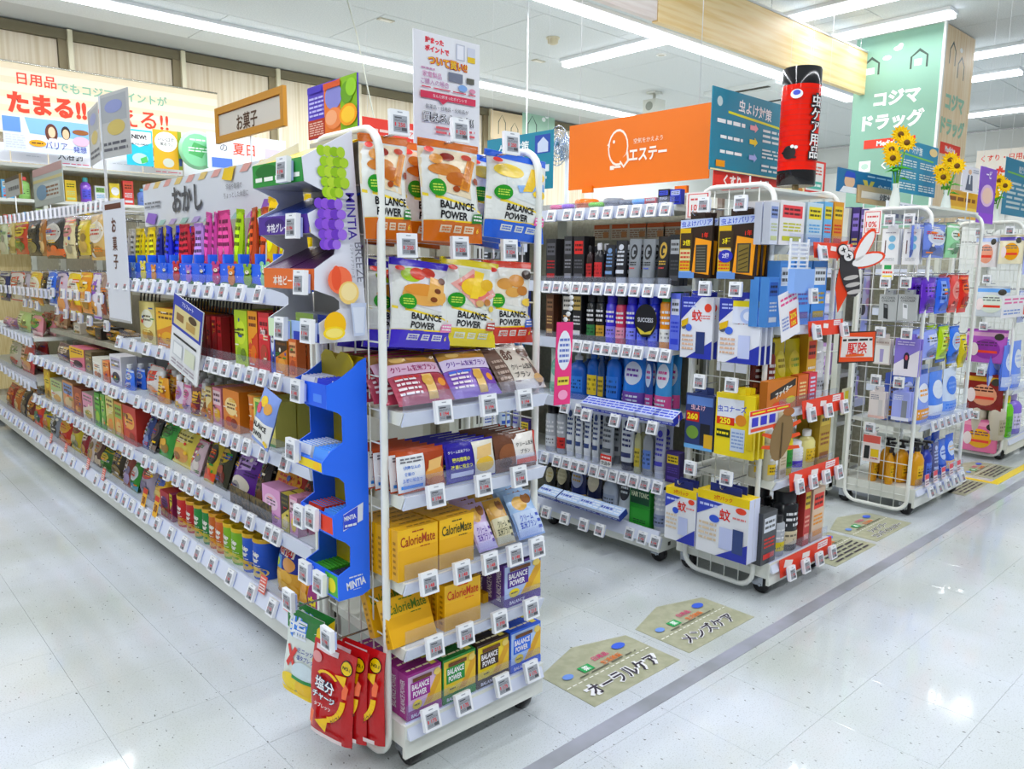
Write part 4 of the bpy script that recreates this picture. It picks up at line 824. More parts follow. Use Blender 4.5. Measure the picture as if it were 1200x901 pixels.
for nm, pl, pr, pt in (('DARS', 230, 238, 370), ('Pocky', 300, 313, 367)):
    a = onx((pl+pr)/2, pt+20, x2); mb = MB(); H = .09 if nm == 'DARS' else .03
    art(mb, lambda u, v, o: (x2+.006-.0014-o, a.y+.03-u*.06, (.9 if nm == 'DARS' else .975)+v*H), .06, H, [('t', nm, .5, .5, 1.0 if nm == 'Pocky' else .17, 'f6ece8', 0 if nm == 'Pocky' else -math.pi/2, .03, .5 if nm == 'Pocky' else 3)])
    o = mb.build('lettering'); par = [q for q in bpy.data.objects if q.name.startswith('snack_box') and q.parent is None and abs(q.location.y-a.y) < .02 and abs(q.location.x-(x2+.006)) < .002]
    if par: o.parent = par[0]; o.matrix_parent_inverse = (Matrix.Translation(par[0].location) @ Matrix.Rotation(FACE_X, 4, 'Z')).inverted()
# -- black spring hooks below the top shelf
HK = None
for k, (a, b_) in enumerate(((167, 189), (215, 296), (323, 345))):
    n = max(6, int((b_-a)/3.4)); ya = onx(a, 345, XS+.06).y; yb = onx(b_, 350, XS+.06).y
    for i in range(n):
        y = ya+(yb-ya)*i/(n-1)
        if HK is None:
            hb = MB(); hb.tube([(.22, 0, .0), (.04, 0, .0), (.005, 0, -.012), (.0, 0, -.05), (.012, 0, -.055)], .0035, M('2b2c30', 'plastic'), 5); hb.tube([(.22, .006, .008), (.03, .006, .008)], .002, M('aeb2b6', 'metal'), 4); HK = hb.mesh('display_hook')
        o = obj('display_hook', HK, None, (XS+.05, y, 1.082)); tag(o, 'black empty display hook below the top snack shelf, '+['far', 'middle', 'near'][k]+' cluster, '+nth(i)+' along', 'hook', 'empty display hooks '+str(k))
# -- shelf 3
z3 = .635
rowx([(107, 118, 420, 'box', 'e8e6da', 'f2f0e8', 'c87a3a', 'white biscuit box'), (119, 126, 424, 'box', 'd8763a', 'e8a868', 'b85a28', 'orange biscuit box'), (127, 140, 417, 'box', 'e4e2e6', 'b8b4c8', '3a3444', 'black and white cookie box'), (141, 150, 428, 'jelly', '4a7ad8', 'c8d8f0', '3a5ac0', 'blue candy pouch'),
      (163, 178, 430, 'bag', 'e6e0dc', 'c83a30', 'd8a888', 'white marshmallow bag'), (178, 190, 436, 'jelly', 'e0a030', 'f0d060', 'c87a20', 'orange jelly pouch'), (199, 207, 440, 'jelly', 'e8dce8', 'b88ac0', 'e8c040', 'lilac jelly pouch'), (208, 216, 443, 'jelly', 'e4c8d8', 'c86a98', 'd8a0c0', 'pink jelly pouch'), (217, 227, 446, 'jelly', '6a2a3a', 'e0b040', 'a84a30', 'dark red jelly pouch with gold label'), (228, 238, 450, 'jelly', 'e0c088', 'e8dcc0', 'b0703a', 'tan jelly pouch'),
      (239, 246, 454, 'box', 'e0a838', 'f2e0a8', 'c86a28', 'amber juice biscuit box'), (247, 257, 455, 'box', 'd88a98', 'f2d8dc', 'e0b040', 'pink fruit biscuit box', 3), (259, 278, 458, 'box', 'd8862a', 'f0d8a0', 'b84a20', 'orange sweet potato snack box', 4), (284, 293, 465, 'cup', 'e08a30', 'e0a040', 'c86020', 'round orange snack cup', 3), (295, 320, 470, 'box', 'e0d878', '58a04a', 'd8743a', 'yellow green carton with round biscuit picture', 3)], x2, z3, 'on the third snack shelf', dn=3)
# blue snack pouch tag card with BALANCE POWER lettering on the rail
c = slotX(312, 346, 430, 500, .99)
p = P_pouch('cookie_bag', .11, .16, .03, '8aa0d8', [('e', .4, .8, .2, .1, 'e8c84a'), ('e', .7, .72, .18, .1, 'd8a860'), ('e', .25, .65, .14, .1, 'c85a7a'), ('r', 0, .08, 1, .46, 'f0f0ea'), ('t', 'BALANCE', .48, .36, .1, '1b1b1d', 0, .03, .8), ('t', 'POWER', .4, .2, .1, '1b1b1d', 0, .03, .6), ('e', .85, .1, .12, .06, 'e8c820')])
place(p, (.955, 2.13, .68), FACE_X, 'blue topped cookie bag with white lettered panel beside the blue mint display', 'snack bag', None, tilt=-.2, roll=.25)
# -- shelf 4 (near part: bags lying in heaps; far part: boxes)
z4 = .39
rowx([(50, 57, 434, 'box', 'd8b030', 'e8d050', 'b8902a', 'golden yellow biscuit box'), (58, 71, 446, 'box', 'e0dcc4', 'b8c890', 'd8b06a', 'cream cracker box'), (72, 84, 448, 'box', 'd8a070', '8098c8', 'e0c8a0', 'peach and blue biscuit box'), (85, 94, 455, 'box', '9a4a30', 'c87a50', 'e0a868', 'red brown biscuit box'), (95, 107, 462, 'box', 'e4d8c8', 'd89ab0', 'c8b060', 'cream and pink cookie box'), (109, 115, 461, 'box', '4a9a38', '78b850', 'a8c850', 'green cookie box'), (116, 121, 463, 'box', '6aa840', 'a0c868', 'd8d8a0', 'light green cookie box'), (122, 131, 465, 'box', 'c8b860', 'e0d890', 'd89a50', 'straw yellow cracker box'), (132, 141, 472, 'box', 'd8944a', '90b050', 'e0c080', 'orange wafer box'), (142, 157, 477, 'box', 'b83a2c', 'e8b060', 'c85a34', 'red cracker box with gold print'),
      (158, 165, 490, 'bag', '3a4a7a', 'c8d0e0', '8a98c0', 'dark blue snack bag'), (166, 173, 493, 'bag', '2c2a2c', '6a5a58', '8a7a70', 'slim black snack bag'), (174, 188, 495, 'bag', '4a9a4a', '2f6a34', 'e0b040', 'green topped potato snack bag'), (189, 212, 502, 'bag', 'd8c860', 'e8dc90', 'd89a3a', 'pale yellow potato snack bag'), (213, 224, 520, 'bag', 'd8c0c8', 'c05a7a', 'e0d8d0', 'white and pink candy bag'), (229, 240, 517, 'bag', 'c8b040', '2a2a20', 'd85a30', 'yellow and black nut bag'), (241, 254, 521, 'bag', '3a3a28', 'b8a040', '8a3a28', 'dark olive nut bag'), (256, 284, 530, 'bag', '5a2a86', 'b89ad0', 'e0d8c8', 'shiny purple candy bag'), (286, 297, 545, 'bag', '2c2622', '5a4438', '6a4a3a', 'black chocolate bag'), (299, 334, 540, 'bag', 'a8281e', 'e0a030', 'd8d0c8', 'deep red candy bag'), (336, 346, 560, 'bag', '3a2a26', '7a3a34', '6a4a3a', 'dark brown candy bag')], x2, z4, 'on the fourth snack shelf', dn=3, lean=-.35)
rowx([(305, 326, 572, 'box', 'd8a0c8', 'e8c8dc', 'c878b0', 'pink fruit candy box', 2), (327, 336, 580, 'box', 'd8c860', '2c2a22', 'e0d0a0', 'yellow and black candy box', 2), (337, 346, 583, 'box', 'd89ab8', 'e8d0d8', 'e0c040', 'small rose candy box', 2)], XS-.002, z4, 'at the front of the fourth snack shelf', dn=2, maxd=.08)
b = MB(); yb0, yb1 = onx(336, 590, XS).y, onx(268, 570, XS).y
for k in range(2):
    b = MB(); b.box(XS+.002, XS+.006, yb1-.32+.16*k, yb1-.32+.16*k+.155, z4+.001, z4+.06, noisy('wicker', '6a5a34', '2c2618', 60, .6))
    o = b.build('woven_tray_front'); tag(o, 'dark woven basket front holding candy bags on the fourth snack shelf, '+['nearer', 'farther'][k]+' one', 'basket')
# -- base shelf
z5 = .15; x5 = XA+.035
base_items = [(0, 8, 452, 'bag', '8a2a24', 'c85a48', 'd8a050', 'dark red cracker bag'), (9, 15, 455, 'bag', 'b8743a', 'd8a868', 'e0c080', 'brown rice cracker bag'), (16, 22, 458, 'bag', '3a3430', '6a5a50', '8a7a60', 'black rice cracker bag'), (23, 30, 462, 'bag', '6a2e24', 'c88a40', 'd8b060', 'maroon peanut bag'), (31, 40, 466, 'bag', 'c8402a', 'e8c050', '3a7a38', 'red and yellow cracker bag'), (41, 49, 472, 'bag', 'c8b030', '3a6a34', 'd8883a', 'yellow green nut bag'), (50, 58, 482, 'bag', '9aa0a8', 'd0d4d8', '4a4844', 'silver grey cracker bag'), (60, 72, 490, 'bag', 'b83a28', 'e0a838', 'd88a50', 'red peanut bag with gold band'), (73, 84, 493, 'bag', 'c8b840', '8a3a2c', 'd8d0a0', 'mustard yellow cracker bag'), (86, 93, 503, 'bag', '8a2e34', 'e0d0c8', 'c89a60', 'wine red wafer bag'), (94, 100, 505, 'bag', 'd8ccc4', '8a3a3a', 'c8a878', 'cream wafer bag'), (101, 108, 508, 'bag', '5a4038', 'a89078', 'd8c8b0', 'brown wafer bag'), (109, 119, 530, 'bag', '3a6a30', 'c8b040', '78a050', 'green pea snack bag'), (120, 134, 526, 'bag', '3a3426', 'c8a860', '8a743a', 'black and gold snack bag'), (135, 143, 534, 'bag', '8a4a40', 'd8d0d0', 'b0a0c0', 'red brown snack bag with pale label'), (144, 152, 545, 'bag', '3f8a3a', 'd8e0e0', '6aa0b8', 'green and silver snack bag'), (153, 167, 545, 'bag', 'a8a0b0', 'b84a50', '7a7088', 'grey purple snack bag'), (168, 184, 552, 'bag', 'e0b83a', '3a5aa8', 'e8d070', 'yellow stick potato bag with blue foot')]
rowx(base_items, x5, z5, 'on the snack base', dn=2, lean=-.28)
rowx([(186, 196, 577, 'box', 'a82a34', '6a3a78', 'd8a050', 'red and purple chip box', 3), (197, 200, 580, 'box', '8a2a5a', 'd8c840', 'b84a50', 'magenta chip box', 3)], x5, z5, 'on the base beside the chip cans', dn=3)
cans = [(201, 211, 582, 'b82a26', 'd8a838', 'd8a850', 'red chip can'), (212, 221, 588, 'b02624', 'd8a838', 'd8b060', 'second red chip can'), (221, 230, 592, '2f8a44', 'd8b038', 'e0c060', 'green chip can'), (231, 240, 597, '2a8040', 'd8b038', 'c8c860', 'second green chip can'), (239, 247, 602, 'c06a28', 'd8a028', 'e0a850', 'orange chip can'), (246, 256, 608, 'c8682c', 'd8a028', 'e0b060', 'second orange chip can'), (255, 265, 614, '8ab82a', 'e0c030', 'e0d068', 'lime chip can'), (263, 277, 620, '7eb024', 'e0c030', 'd8d070', 'second lime chip can'), (277, 288, 626, '2a5ab8', 'd8b030', 'e0c060', 'blue chip can'), (288, 302, 632, '2454b4', 'd8b030', 'e8d080', 'second blue chip can')]
rowx([(a, b, t, 'can', c1, c2, c3, w_) for a, b, t, c1, c2, c3, w_ in cans], x5, z5, 'on the gondola base', dn=3)
# chip bags beside the mint display
a = slotX(296, 340, 640, 742, XA+.06)
place(P_pouch('snack_bag', .155, .215, .07, '26348a', [('r', 0, .4, 1, .93, '26348a'), ('t', 'Vernai', .42, .72, .2, 'f0ece4', 0, .08, .8), ('t', 'Vernai', .42, .72, .17, 'b82a28', 0, .03, .7), ('e', .66, .52, .22, .1, 'd8a060'), ('p', [(.05, .42), (.4, .42), (.36, .6), (.05, .6)], '5a9ad8'), ('e', .2, .5, .1, .06, 'b8d040'), ('r', 0, .02, 1, .42, 'd8a840'), ('e', .25, .3, .2, .08, 'e8c468'), ('e', .6, .34, .24, .09, 'e4b850'), ('e', .45, .16, .3, .09, 'ecc870'), ('e', .82, .18, .16, .08, 'dcae48')], seal='26348a'), (XA+.06, 2.205, z5+.002), FACE_X, 'blue topped chip bag with red lettering on the gondola base beside the chip cans', 'snack bag', tilt=-.2)
place(P_pouch('snack_bag', .155, .19, .07, 'e0a030', [('r', 0, .62, 1, .92, 'd8c83a'), ('b', .1, .66, .7, .86, 2, '2a5a3a'), ('p', [(.5, .05), (.95, .1), (.95, .6), (.62, .62)], '8a2a6a'), ('t', '中', .72, .28, .2, 'e8d83a', 0, .06), ('e', .3, .3, .26, .14, 'e8b84a'), ('e', .35, .46, .2, .1, 'dca03a')], seal='d89a28'), (XA+.05, 2.03, z5+.002), FACE_X, 'orange and yellow corn snack bag at the near end of the gondola base', 'snack bag', tilt=-.2)
place(P_pouch('snack_bag', .13, .2, .06, 'd8cbb0', [('r', 0, .6, 1, .95, 'e8e4dc'), ('t', 'Corn', .45, .3, .16, '5a3210', 0, .07, .8), ('t', 'Corn', .45, .3, .14, 'e8a428', 0, .03, .74), ('e', .5, .75, .3, .1, '3a5ac0')], seal='3a5ac0'), (XA+.13, 1.99, z5+.05), FACE_X, 'white and blue corn snack bag behind the near end of the base', 'snack bag', tilt=-.25)
# -- top shelf: blue bear display box full of snack sticks
z1 = 1.12; XD = XS+.012
ya, yb = onx(140, 300, XD).y, onx(345, 300, XD).y
t = thing('stick_snack_display', 'blue cardboard display box with coloured bear cut-outs on the top snack shelf', 'display')
b = MB(); b.box(XD, XD+.003, yb, ya, z1+.001, z1+.078, M('2464d8')); L = ya-yb
art(b, lambda u, v, o: (XD-o, ya-u*L, z1+.001+v*.077), L, .077, [('r', 0, 0, 1, .12, '3f8a34')]+[('e', (k+.5)/15, .1, .028, .13, '3a7a30') for k in range(15)]+[('e', R0.random(), R0.uniform(.4, .95), .0022, .03, 'e8f0fa') for k in range(24)])
b.build('front_panel', t)
b = MB(); b.box(XD+.003, XD+.16, yb, ya, z1+.001, z1+.004, M('2058c0')); b.build('floor', t)
b = MB(); b.box(XD+.157, XD+.16, yb, ya, z1+.004, z1+.12, M('2058c0')); b.build('back_panel', t)
npost = 13
for k in range(npost+1):
    y = ya-L*k/npost; b = MB(); b.box(XD-.001, XD+.15, y-.008, y+.008, z1+.0785, z1+.108, M('2464d8')); b.build('divider', t)
bears = ['e8c838', '8ab4e0', 'e8d858', 'e09838', '3a6ad0', 'b83038', 'a878c8', '2a58c8', 'b83a78', 'd8883a', '88a83a', '98d0a0', 'e8d038']
for k in range(npost):
    y = ya-L*(k+.5)/npost; c = bears[k]; b = MB(); s = .9+.2*((k*7) % 3)/2
    fn = lambda u, v, d: (d, y-u*s*1.7, z1+.010+v*s)
    def disc(cu, cv, ru, rv, n=10): return [(cu+ru*math.cos(2*math.pi*i/n), cv+rv*math.sin(2*math.pi*i/n)) for i in range(n)]
    for q in (disc(0, .02, .017, .022), disc(0, .046, .016, .014), disc(-.011, .062, .006, .007), disc(.011, .062, .006, .007)): b.prism(q, XD-.004, XD-.0012, M(c), fn)
    b.prism(disc(0, .042, .008, .006), XD-.005, XD-.004, M('f2ead8'), fn); b.prism(disc(0, .044, .0025, .002, 6), XD-.0055, XD-.005, M('3a2a20'), fn)
    b.build('bear_cutout', t)
sticks = [('e8e4dc', 'silver white'), ('e8d028', 'yellow'), ('e4cc30', 'yellow'), ('20287a', 'navy blue'), ('2a34b8', 'royal blue'), ('a82a3a', 'red'), ('b08ac8', 'lilac'), ('c04a98', 'magenta'), ('c8508a', 'pink'), ('a8c828', 'lime green'), ('b0502a', 'brown orange'), ('e8c420', 'golden yellow'), ('e8cc28', 'bright yellow')]
for k, (c, nm) in enumerate(sticks):
    hh = .215 if k < 7 else .25 if k < 11 else .275
    p = P_pouch('snack_stick', .045, hh, .026, c, [('r', 0, .04, .3, .5, 'e4e4e0'), ('e', .6, .6, .3, .2, shade(c, 1.25)), ('b', .3, .5, .9, .9, 4, shade(c, .5)), ('e', .5, .25, .3, .08, 'd85a40')], seal=shade(c, .9), wob=.6)
    for q in range(4):
        y = ya-L*(k+.28+.42*(q % 2))/npost
        place(p, (XD+.03+(q//2)*.05+.01*(q % 2), y, z1+.0045), FACE_X+R0.uniform(-.3, .3), nm+' puffed snack stick in the blue bear display, '+nth(k)+' compartment'+', '+nth(q)+' stick', 'snack stick', 'puffed snack sticks '+str(k), tilt=R0.uniform(-.1, .06), roll=R0.uniform(-.12, .22))
# -- tags on the near rails
XT = XS-.014
railtags([131, 141, 151, 161, 171, 180, 192, 204, 217, 233, 248, 265, 285, 307], 327, 340, XT, z1-.012, 'top rail of the snack gondola')
railtags([142, 158, 175, 191, 221, 228, 237, 248, 258, 268, 282, 297, 311, 328], 400, 442, XT, z2-.012, 'second rail of the snack gondola')
railtags([37, 44, 50, 57, 65, 72, 80, 86, 96, 107, 117, 127, 134, 138, 148, 164, 176, 185, 193, 202, 211, 220, 231, 245, 256, 268, 281, 293, 313, 338], 418, 545, XT, z3-.012, 'third rail of the snack gondola')
railtags([42, 47, 53, 60, 66, 72, 78, 84, 92, 98, 103, 108, 114, 120, 127, 132, 137, 150, 156, 173, 183, 199, 210, 219, 227, 237, 257, 280, 297, 319, 328], 464, 632, XT, z4-.012, 'fourth rail of the snack gondola')
railtags([3, 9, 14, 20, 26, 32, 38, 47, 58, 66, 77, 88, 101, 116, 127, 135, 142, 150, 158, 168, 175, 188, 204, 220, 236, 253, 274, 299, 323], 482, 730, XA-.008, .152, 'base rail of the snack gondola', tilt=-.35)
# price cards stuck up on the base rail
for k, (px, py, big) in enumerate(((57, 507, 0), (75, 530, 0), (101, 547, 0), (119, 560, 0), (163, 551, 1), (177, 562, 1), (305, 692, 0), (335, 714, 0))):
    c = onx(px, py, XA-.012); w_, h_ = (.05, .085) if big else (.045, .055); b = MB()
    b.box(-w_/2, w_/2, 0, .0012, 0, h_, M('e6b42a' if big else 'd86a5a')); art(b, card_surf(w_, h_), w_, h_, [('r', 0, .75, 1, 1, 'b8382c'), ('t', '30', .5, .42, .4, '6a1c10', 0, .03, .7)] if big else [('r', .08, .1, .92, .5, 'f2e8e4'), ('b', .1, .58, .9, .92, 2, 'f4dcd8'), ('b', .15, .15, .85, .45, 2, 'b03028')])
    o = b.build('price_card', None, (XA-.010, c.y, .168)); o.rotation_euler = (-.25, 0, FACE_X); tag(o, ('yellow and red bargain card' if big else 'small red price card')+' on the snack base rail, '+nth(k)+' from the far end', 'price card')
# -- hanging bags in the far units
def hang(items, x, where, first=True):
    for i, (pl, pr, pt, pb, c1, c2, c3, words) in enumerate(items):
        y, w_, z0, h_ = slotX(pl, pr, pt, pb, x); NUM[0] += 1
        p = P_pouch('hanging_snack_bag', w_*.98, h_, min(.05, w_*.35), c1, bag_art(c1, c2, c3, NUM[0]), seal=c2, wob=.8)
        for k in range(2):
            place(p, (x+k*.06, y, z0), FACE_X, words+' hanging in the '+where+(', rear' if k else ', front'), 'snack bag', 'hanging snack bags', tilt=-.05)
        b = MB(); b.tube([(XB-.04, y, z0+h_+.004), (x-.015, y, z0+h_+.004), (x-.02, y, z0+h_+.016)], .003, CHROME, 5); o = b.build('display_hook'); tag(o, 'chrome hook of the '+words+' in the '+where.split()[0]+' row', 'hook')
hang([(0, 9, 262, 298, 'd2d6b4', 'b8c090', 'e0dcc0', 'pale green cracker bag'), (11, 17, 260, 297, 'c8b878', 'e0d8a8', 'a89858', 'sand coloured cracker bag'), (18, 33, 258, 298, 'b8482c', 'd8c048', '7a9a40', 'red and yellow bean bag'), (33, 48, 258, 300, '23221f', '3a3834', '8a8050', 'black seaweed bag'), (48, 54, 256, 300, '9a6a3a', 'c8a068', 'd8b880', 'brown chip bag'), (54, 76, 253, 303, '2c2a28', 'd8d4cc', 'd8682a', 'black and white nut bag with orange nuts'), (76, 89, 254, 303, 'ded2a8', 'c88a88', 'e8dcb8', 'cream and pink fish snack bag'), (89, 93, 256, 300, '24211e', '4a4238', '6a5a40', 'narrow black snack bag'), (93, 106, 258, 299, 'd8c040', 'e8dc88', 'c8a85a', 'yellow cheese snack bag'), (106, 127, 250, 305, 'd8b878', 'f0e8d8', 'b88a48', 'tan bag with white label and brown crackers')], XS+.05, 'upper far snack hooks')
hang([(0, 11, 319, 352, '26305e', 'd8d4c0', 'b8b890', 'navy cracker bag'), (13, 28, 319, 353, 'dcd4cc', 'c04a38', 'e0d8c0', 'white and red cracker bag'), (30, 36, 320, 352, 'b0a8b0', '8a6a60', 'c8a078', 'grey cracker bag'), (36, 50, 318, 357, 'd8b440', 'f0e8d0', 'c88a38', 'yellow cracker bag with white oval'), (50, 56, 320, 356, '332e26', '6a5a38', 'd8b040', 'dark nut bag'), (57, 67, 318, 358, '3a68c0', 'd8e4f4', '5a8ad8', 'blue cracker bag'), (67, 79, 319, 368, 'c8b8c4', '2a3a88', 'd89a60', 'pale violet snack bag with navy band'), (80, 95, 319, 367, 'e4c828', 'f4f0e0', 'c87a30', 'bright yellow chip bag'), (95, 108, 319, 367, 'd8922a', 'e8c040', 'e0a838', 'orange and yellow chip bag'), (109, 118, 320, 374, 'dcd6dc', '8a5ab0', 'd8a050', 'white and violet snack bag'), (119, 127, 320, 373, '9a8478', 'c8b8a8', '8a3a2c', 'clear brown cracker bag'), (127, 135, 322, 376, 'b0a890', 'd8d0b8', '8a3a3a', 'clear beige cracker bag')], XS+.05, 'lower far snack hooks')
rowx([(0, 7, 372, 'bag', 'c898a8', 'e0c0c8', 'a86a78', 'dusty pink candy bag'), (8, 14, 374, 'bag', '8a6a80', 'c8a8b8', '6a4a60', 'mauve candy bag'), (14, 27, 366, 'bag', 'b8cc88', 'd8e0b0', '98a868', 'pale green candy bag'), (30, 41, 370, 'bag', 'd89aa0', '5aa04a', 'e8c8c8', 'pink candy bag with green foot')], XS+.02, .74, 'on the far rail shelf', dn=2)
rowx([(44, 50, 366, 'bag', 'c8a890', 'b04a3c', 'd8c0a0', 'slim tan sausage stick'), (51, 57, 365, 'bag', 'b89878', 'a84438', 'd8c0a0', 'second slim tan sausage stick'), (58, 64, 365, 'bag', 'c0a080', 'b04a3c', 'd8c0a0', 'third slim tan sausage stick'), (65, 71, 366, 'bag', 'a88868', 'a03c30', 'd8c0a0', 'fourth slim tan sausage stick'), (85, 93, 379, 'box', 'd8d0c0', 'e8e4d8', 'c8a868', 'ivory snack box'), (95, 109, 382, 'bag', 'c89a30', '3a2e1c', 'e0b848', 'gold and black nut bag'), (110, 117, 385, 'box', '2a2622', '4a4038', '6a5a48', 'black snack box'), (119, 131, 388, 'bag', 'b8902c', '3a301c', 'd8b040', 'dark gold nut bag'), (131, 142, 392, 'bag', '4a3c20', 'b89030', 'c8a040', 'brown and gold nut bag')], XS+.1, .80, 'under the far hook rows', dn=2)
t = thing('shelf_board', 'grey inner shelf board under the far snack hook rows', 'shelf'); b = MB(); b.box(XS+.09, XB-.037, 3.70, 5.40, .775, .799, GREYM); b.build('board', t)
rowx([(5, 16, 402, 'bag', 'c8c0b0', '8a9a78', 'b05a48', 'grey green snack bag'), (17, 30, 400, 'bag', 'b84a4a', 'e0b8a8', 'd8a070', 'red and pink snack bag')], XS+.02, .47, 'on the far low shelf', dn=2)
rowx([(80, 97, 408, 'box', 'd87a90', 'e8c040', '3a2a30', 'pink cereal box with yellow title', 2), (98, 106, 412, 'box', '6a5a40', '8a7a58', 'a89870', 'brown kraft snack box', 2), (60, 78, 404, 'bag', '5a4a44', 'c8b8a8', '8a5a50', 'dark wrapped chocolate bag', 2)], XS+.03, .635, 'on the third far snack shelf', dn=2)
# tags on the far hook rows: the larger ones singly, the tiny far ones as one field
for k, px in enumerate(range(96, 128, 6)): c = onx(px, 246, XS+.025); put_tag((XS+.02, c.y, 1.45), FACE_X, 'white price tag on the upper far hook row, '+nth(k)+' from the far end', tilt=-.1)
for k, px in enumerate((64, 76, 84, 92, 105, 120)): c = onx(px, 346, XS+.025); put_tag((XS+.02, c.y, 1.03), FACE_X, 'white price tag on the lower far hook row, '+nth(k)+' from the far end', tilt=-.1)
for k, (px, py) in enumerate(((30, 355), (37, 356), (44, 358), (68, 363), (78, 368), (87, 370), (95, 373), (106, 376), (126, 382))): c = onx(px, py, XS+.04); put_tag((XS+.04, c.y, c.z), FACE_X, 'white price tag on a loose far snack hook, '+nth(k)+' from the far end', tilt=-.1)
tf = MB()
def tiny(px, py, x):
    c = onx(px, py, x); w_ = .024; tf.box(x-.01, x, c.y-w_, c.y+w_, c.z-.027, c.z+.027, M('eef0f8', 'plastic')); tf.box(x-.0108, x-.01, c.y-.015, c.y+.015, c.z-.018, c.z+.016, M('9a9ea8', 'plastic'))
for k in range(18): tiny(2+k*5.2, 258-k*.7, XS+.02)
for k in range(12): tiny(2+k*5.2, 338+k*.6, XS+.02)
for k in range(9): tiny(2+k*4.2, 386+k*1.9, XS-.014)
for k in range(8): tiny(2+k*4.6, 430+k*3.2, XS-.014)
o = tf.build('distant_price_tags'); tag(o, 'small white price tags along the far rails of the snack gondola', 'price tags', kind='stuff')
# ================================================================ gondola B: men's care side
def bott(kind, w_, h_, c1, c2, c3, q):
    """bottle-like goods; returns parts and depth"""
    if kind == 'tube': return P_tube('squeeze_tube', w_, h_, c1, c2, [('b', .15, .3, .85, .75, 4, c3), ('r', .1, .1, .9, .2, c3), ('e', .5, .82, .25, .08, c3)], t=min(.045, w_*.7)), min(.045, w_*.7)+.004
    if kind == 'gtube': return P_tube('squeeze_tube', w_, h_, c1, c2, [('e', .5, .66, .32, .2, c3), ('e', .5, .66, .2, .13, c1), ('r', .5, .6, .8, .7, c3), ('b', .2, .3, .8, .42, 2, c3), ('b', .2, .2, .7, .27, 1, 'b84a4a' if q % 2 else '5a6ac0')], t=min(.045, w_*.7)), min(.045, w_*.7)+.004
    if kind == 'spray':
        r = w_/2; return P_lathe('spray_can', [(r*.96, 0), (r, .004), (r, h_*.78), (r*.8, h_*.82)], c1, [(r*.82, h_*.82), (r*.82, h_*.97), (r*.7, h_)], c2, 16, ops=[('r', .1, .1, .9, .42, c3), ('b', .2, .5, .8, .9, 3, 'e8e8ea'), ('b', .2, .16, .8, .36, 2, shade(c3, .5))], lab=(.01, h_*.76, r), fin='gloss'), w_+.004
    if kind == 'pump':
        r = w_/2; p = P_lathe('pump_bottle', [(r*.94, 0), (r, .006), (r, h_*.58), (r*.7, h_*.7), (r*.38, h_*.74), (r*.38, h_*.8)], c1, [(r*.42, h_*.79), (r*.42, h_*.86), (r*.2, h_*.88), (r*.2, h_*.95)], c2, 16, sy=.65, ops=[('r', .22, .2, .8, .8, c3), ('b', .28, .3, .74, .7, 3, shade(c3, .4))], lab=(.01, h_*.58, r), cname='pump_neck')
        s = MB(); s.box(-r*.3, r*.3, -r*.6, r*.3, h_*.95, h_, M(c2, 'plastic')); p.append(('pump_head', s.mesh('pump_head'))); return p, w_*.65+.004
    if kind == 'bottle':
        r = w_/2; return P_lathe('bottle', [(r*.94, 0), (r, .005), (r, h_*.68), (r*.75, h_*.78), (r*.4, h_*.82), (r*.4, h_*.84)], c1, [(r*.5, h_*.835), (r*.5, h_*.97), (r*.42, h_)], c2, 16, sy=.7, ops=[('r', .2, .15, .82, .75, c3), ('b', .26, .25, .76, .68, 3, shade(c3, .45))], lab=(.01, h_*.68, r), fin='gloss'), w_*.7+.004
    if kind == 'refill': return P_pouch('refill_pouch', w_, h_, min(.06, w_*.6), c1, [('e', .5, .62, .38, .2, c2), ('b', .24, .54, .76, .72, 2, c3), ('r', 0, .08, 1, .3, c3), ('b', .1, .12, .8, .26, 2, c2)], gus=1, wob=.5), min(.06, w_*.6)+.006
    if kind == 'box':
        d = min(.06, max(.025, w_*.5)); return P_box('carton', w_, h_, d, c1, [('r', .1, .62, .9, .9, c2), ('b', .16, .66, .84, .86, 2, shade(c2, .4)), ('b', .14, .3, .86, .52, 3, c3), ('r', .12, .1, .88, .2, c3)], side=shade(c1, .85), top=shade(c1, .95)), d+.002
    if kind == 'round':
        r = w_/2; return P_lathe('round_jar', [(r*.8, 0), (r*.9, h_*.4), (r*.9, h_*.55)], shade(c1, .85), [(r, h_*.55), (r, h_*.9), (r*.8, h_), (.002, h_)], c1, 18, cname='lid'), w_+.004
def rowb(items, x, z, where, n=2, maxd=.22, rz=FACE_X):
    for it in items:
        pl, pr, pt, kd, c1, c2, c3, words = it[:8]; nn = it[8] if len(it) > 8 else n
        a = onx(pl, pt+8, x); b = onx(pr, pt+8, x); y = (a.y+b.y)/2; w_ = max(.02, (a.y-b.y)*.96); h_ = max(.03, onx((pl+pr)/2, pt, x).z-z)
        NUM[0] += 1; p, d = bott(kd, w_, h_, c1, c2, c3, NUM[0])
        for k in range(nn):
            if (k+1)*d > maxd: break
            place(p, (x+(0 if kd == 'box' else d/2)+k*(d+.003), y, z+.001), rz, words+' '+where+(', front' if k == 0 else ', behind'+(' again' if k > 1 else '')), p[0][0].replace('_', ' '), p[0][0].replace('_', ' ')+'s of mens care')
XG = XBF+.028; W_ = 'mens care'
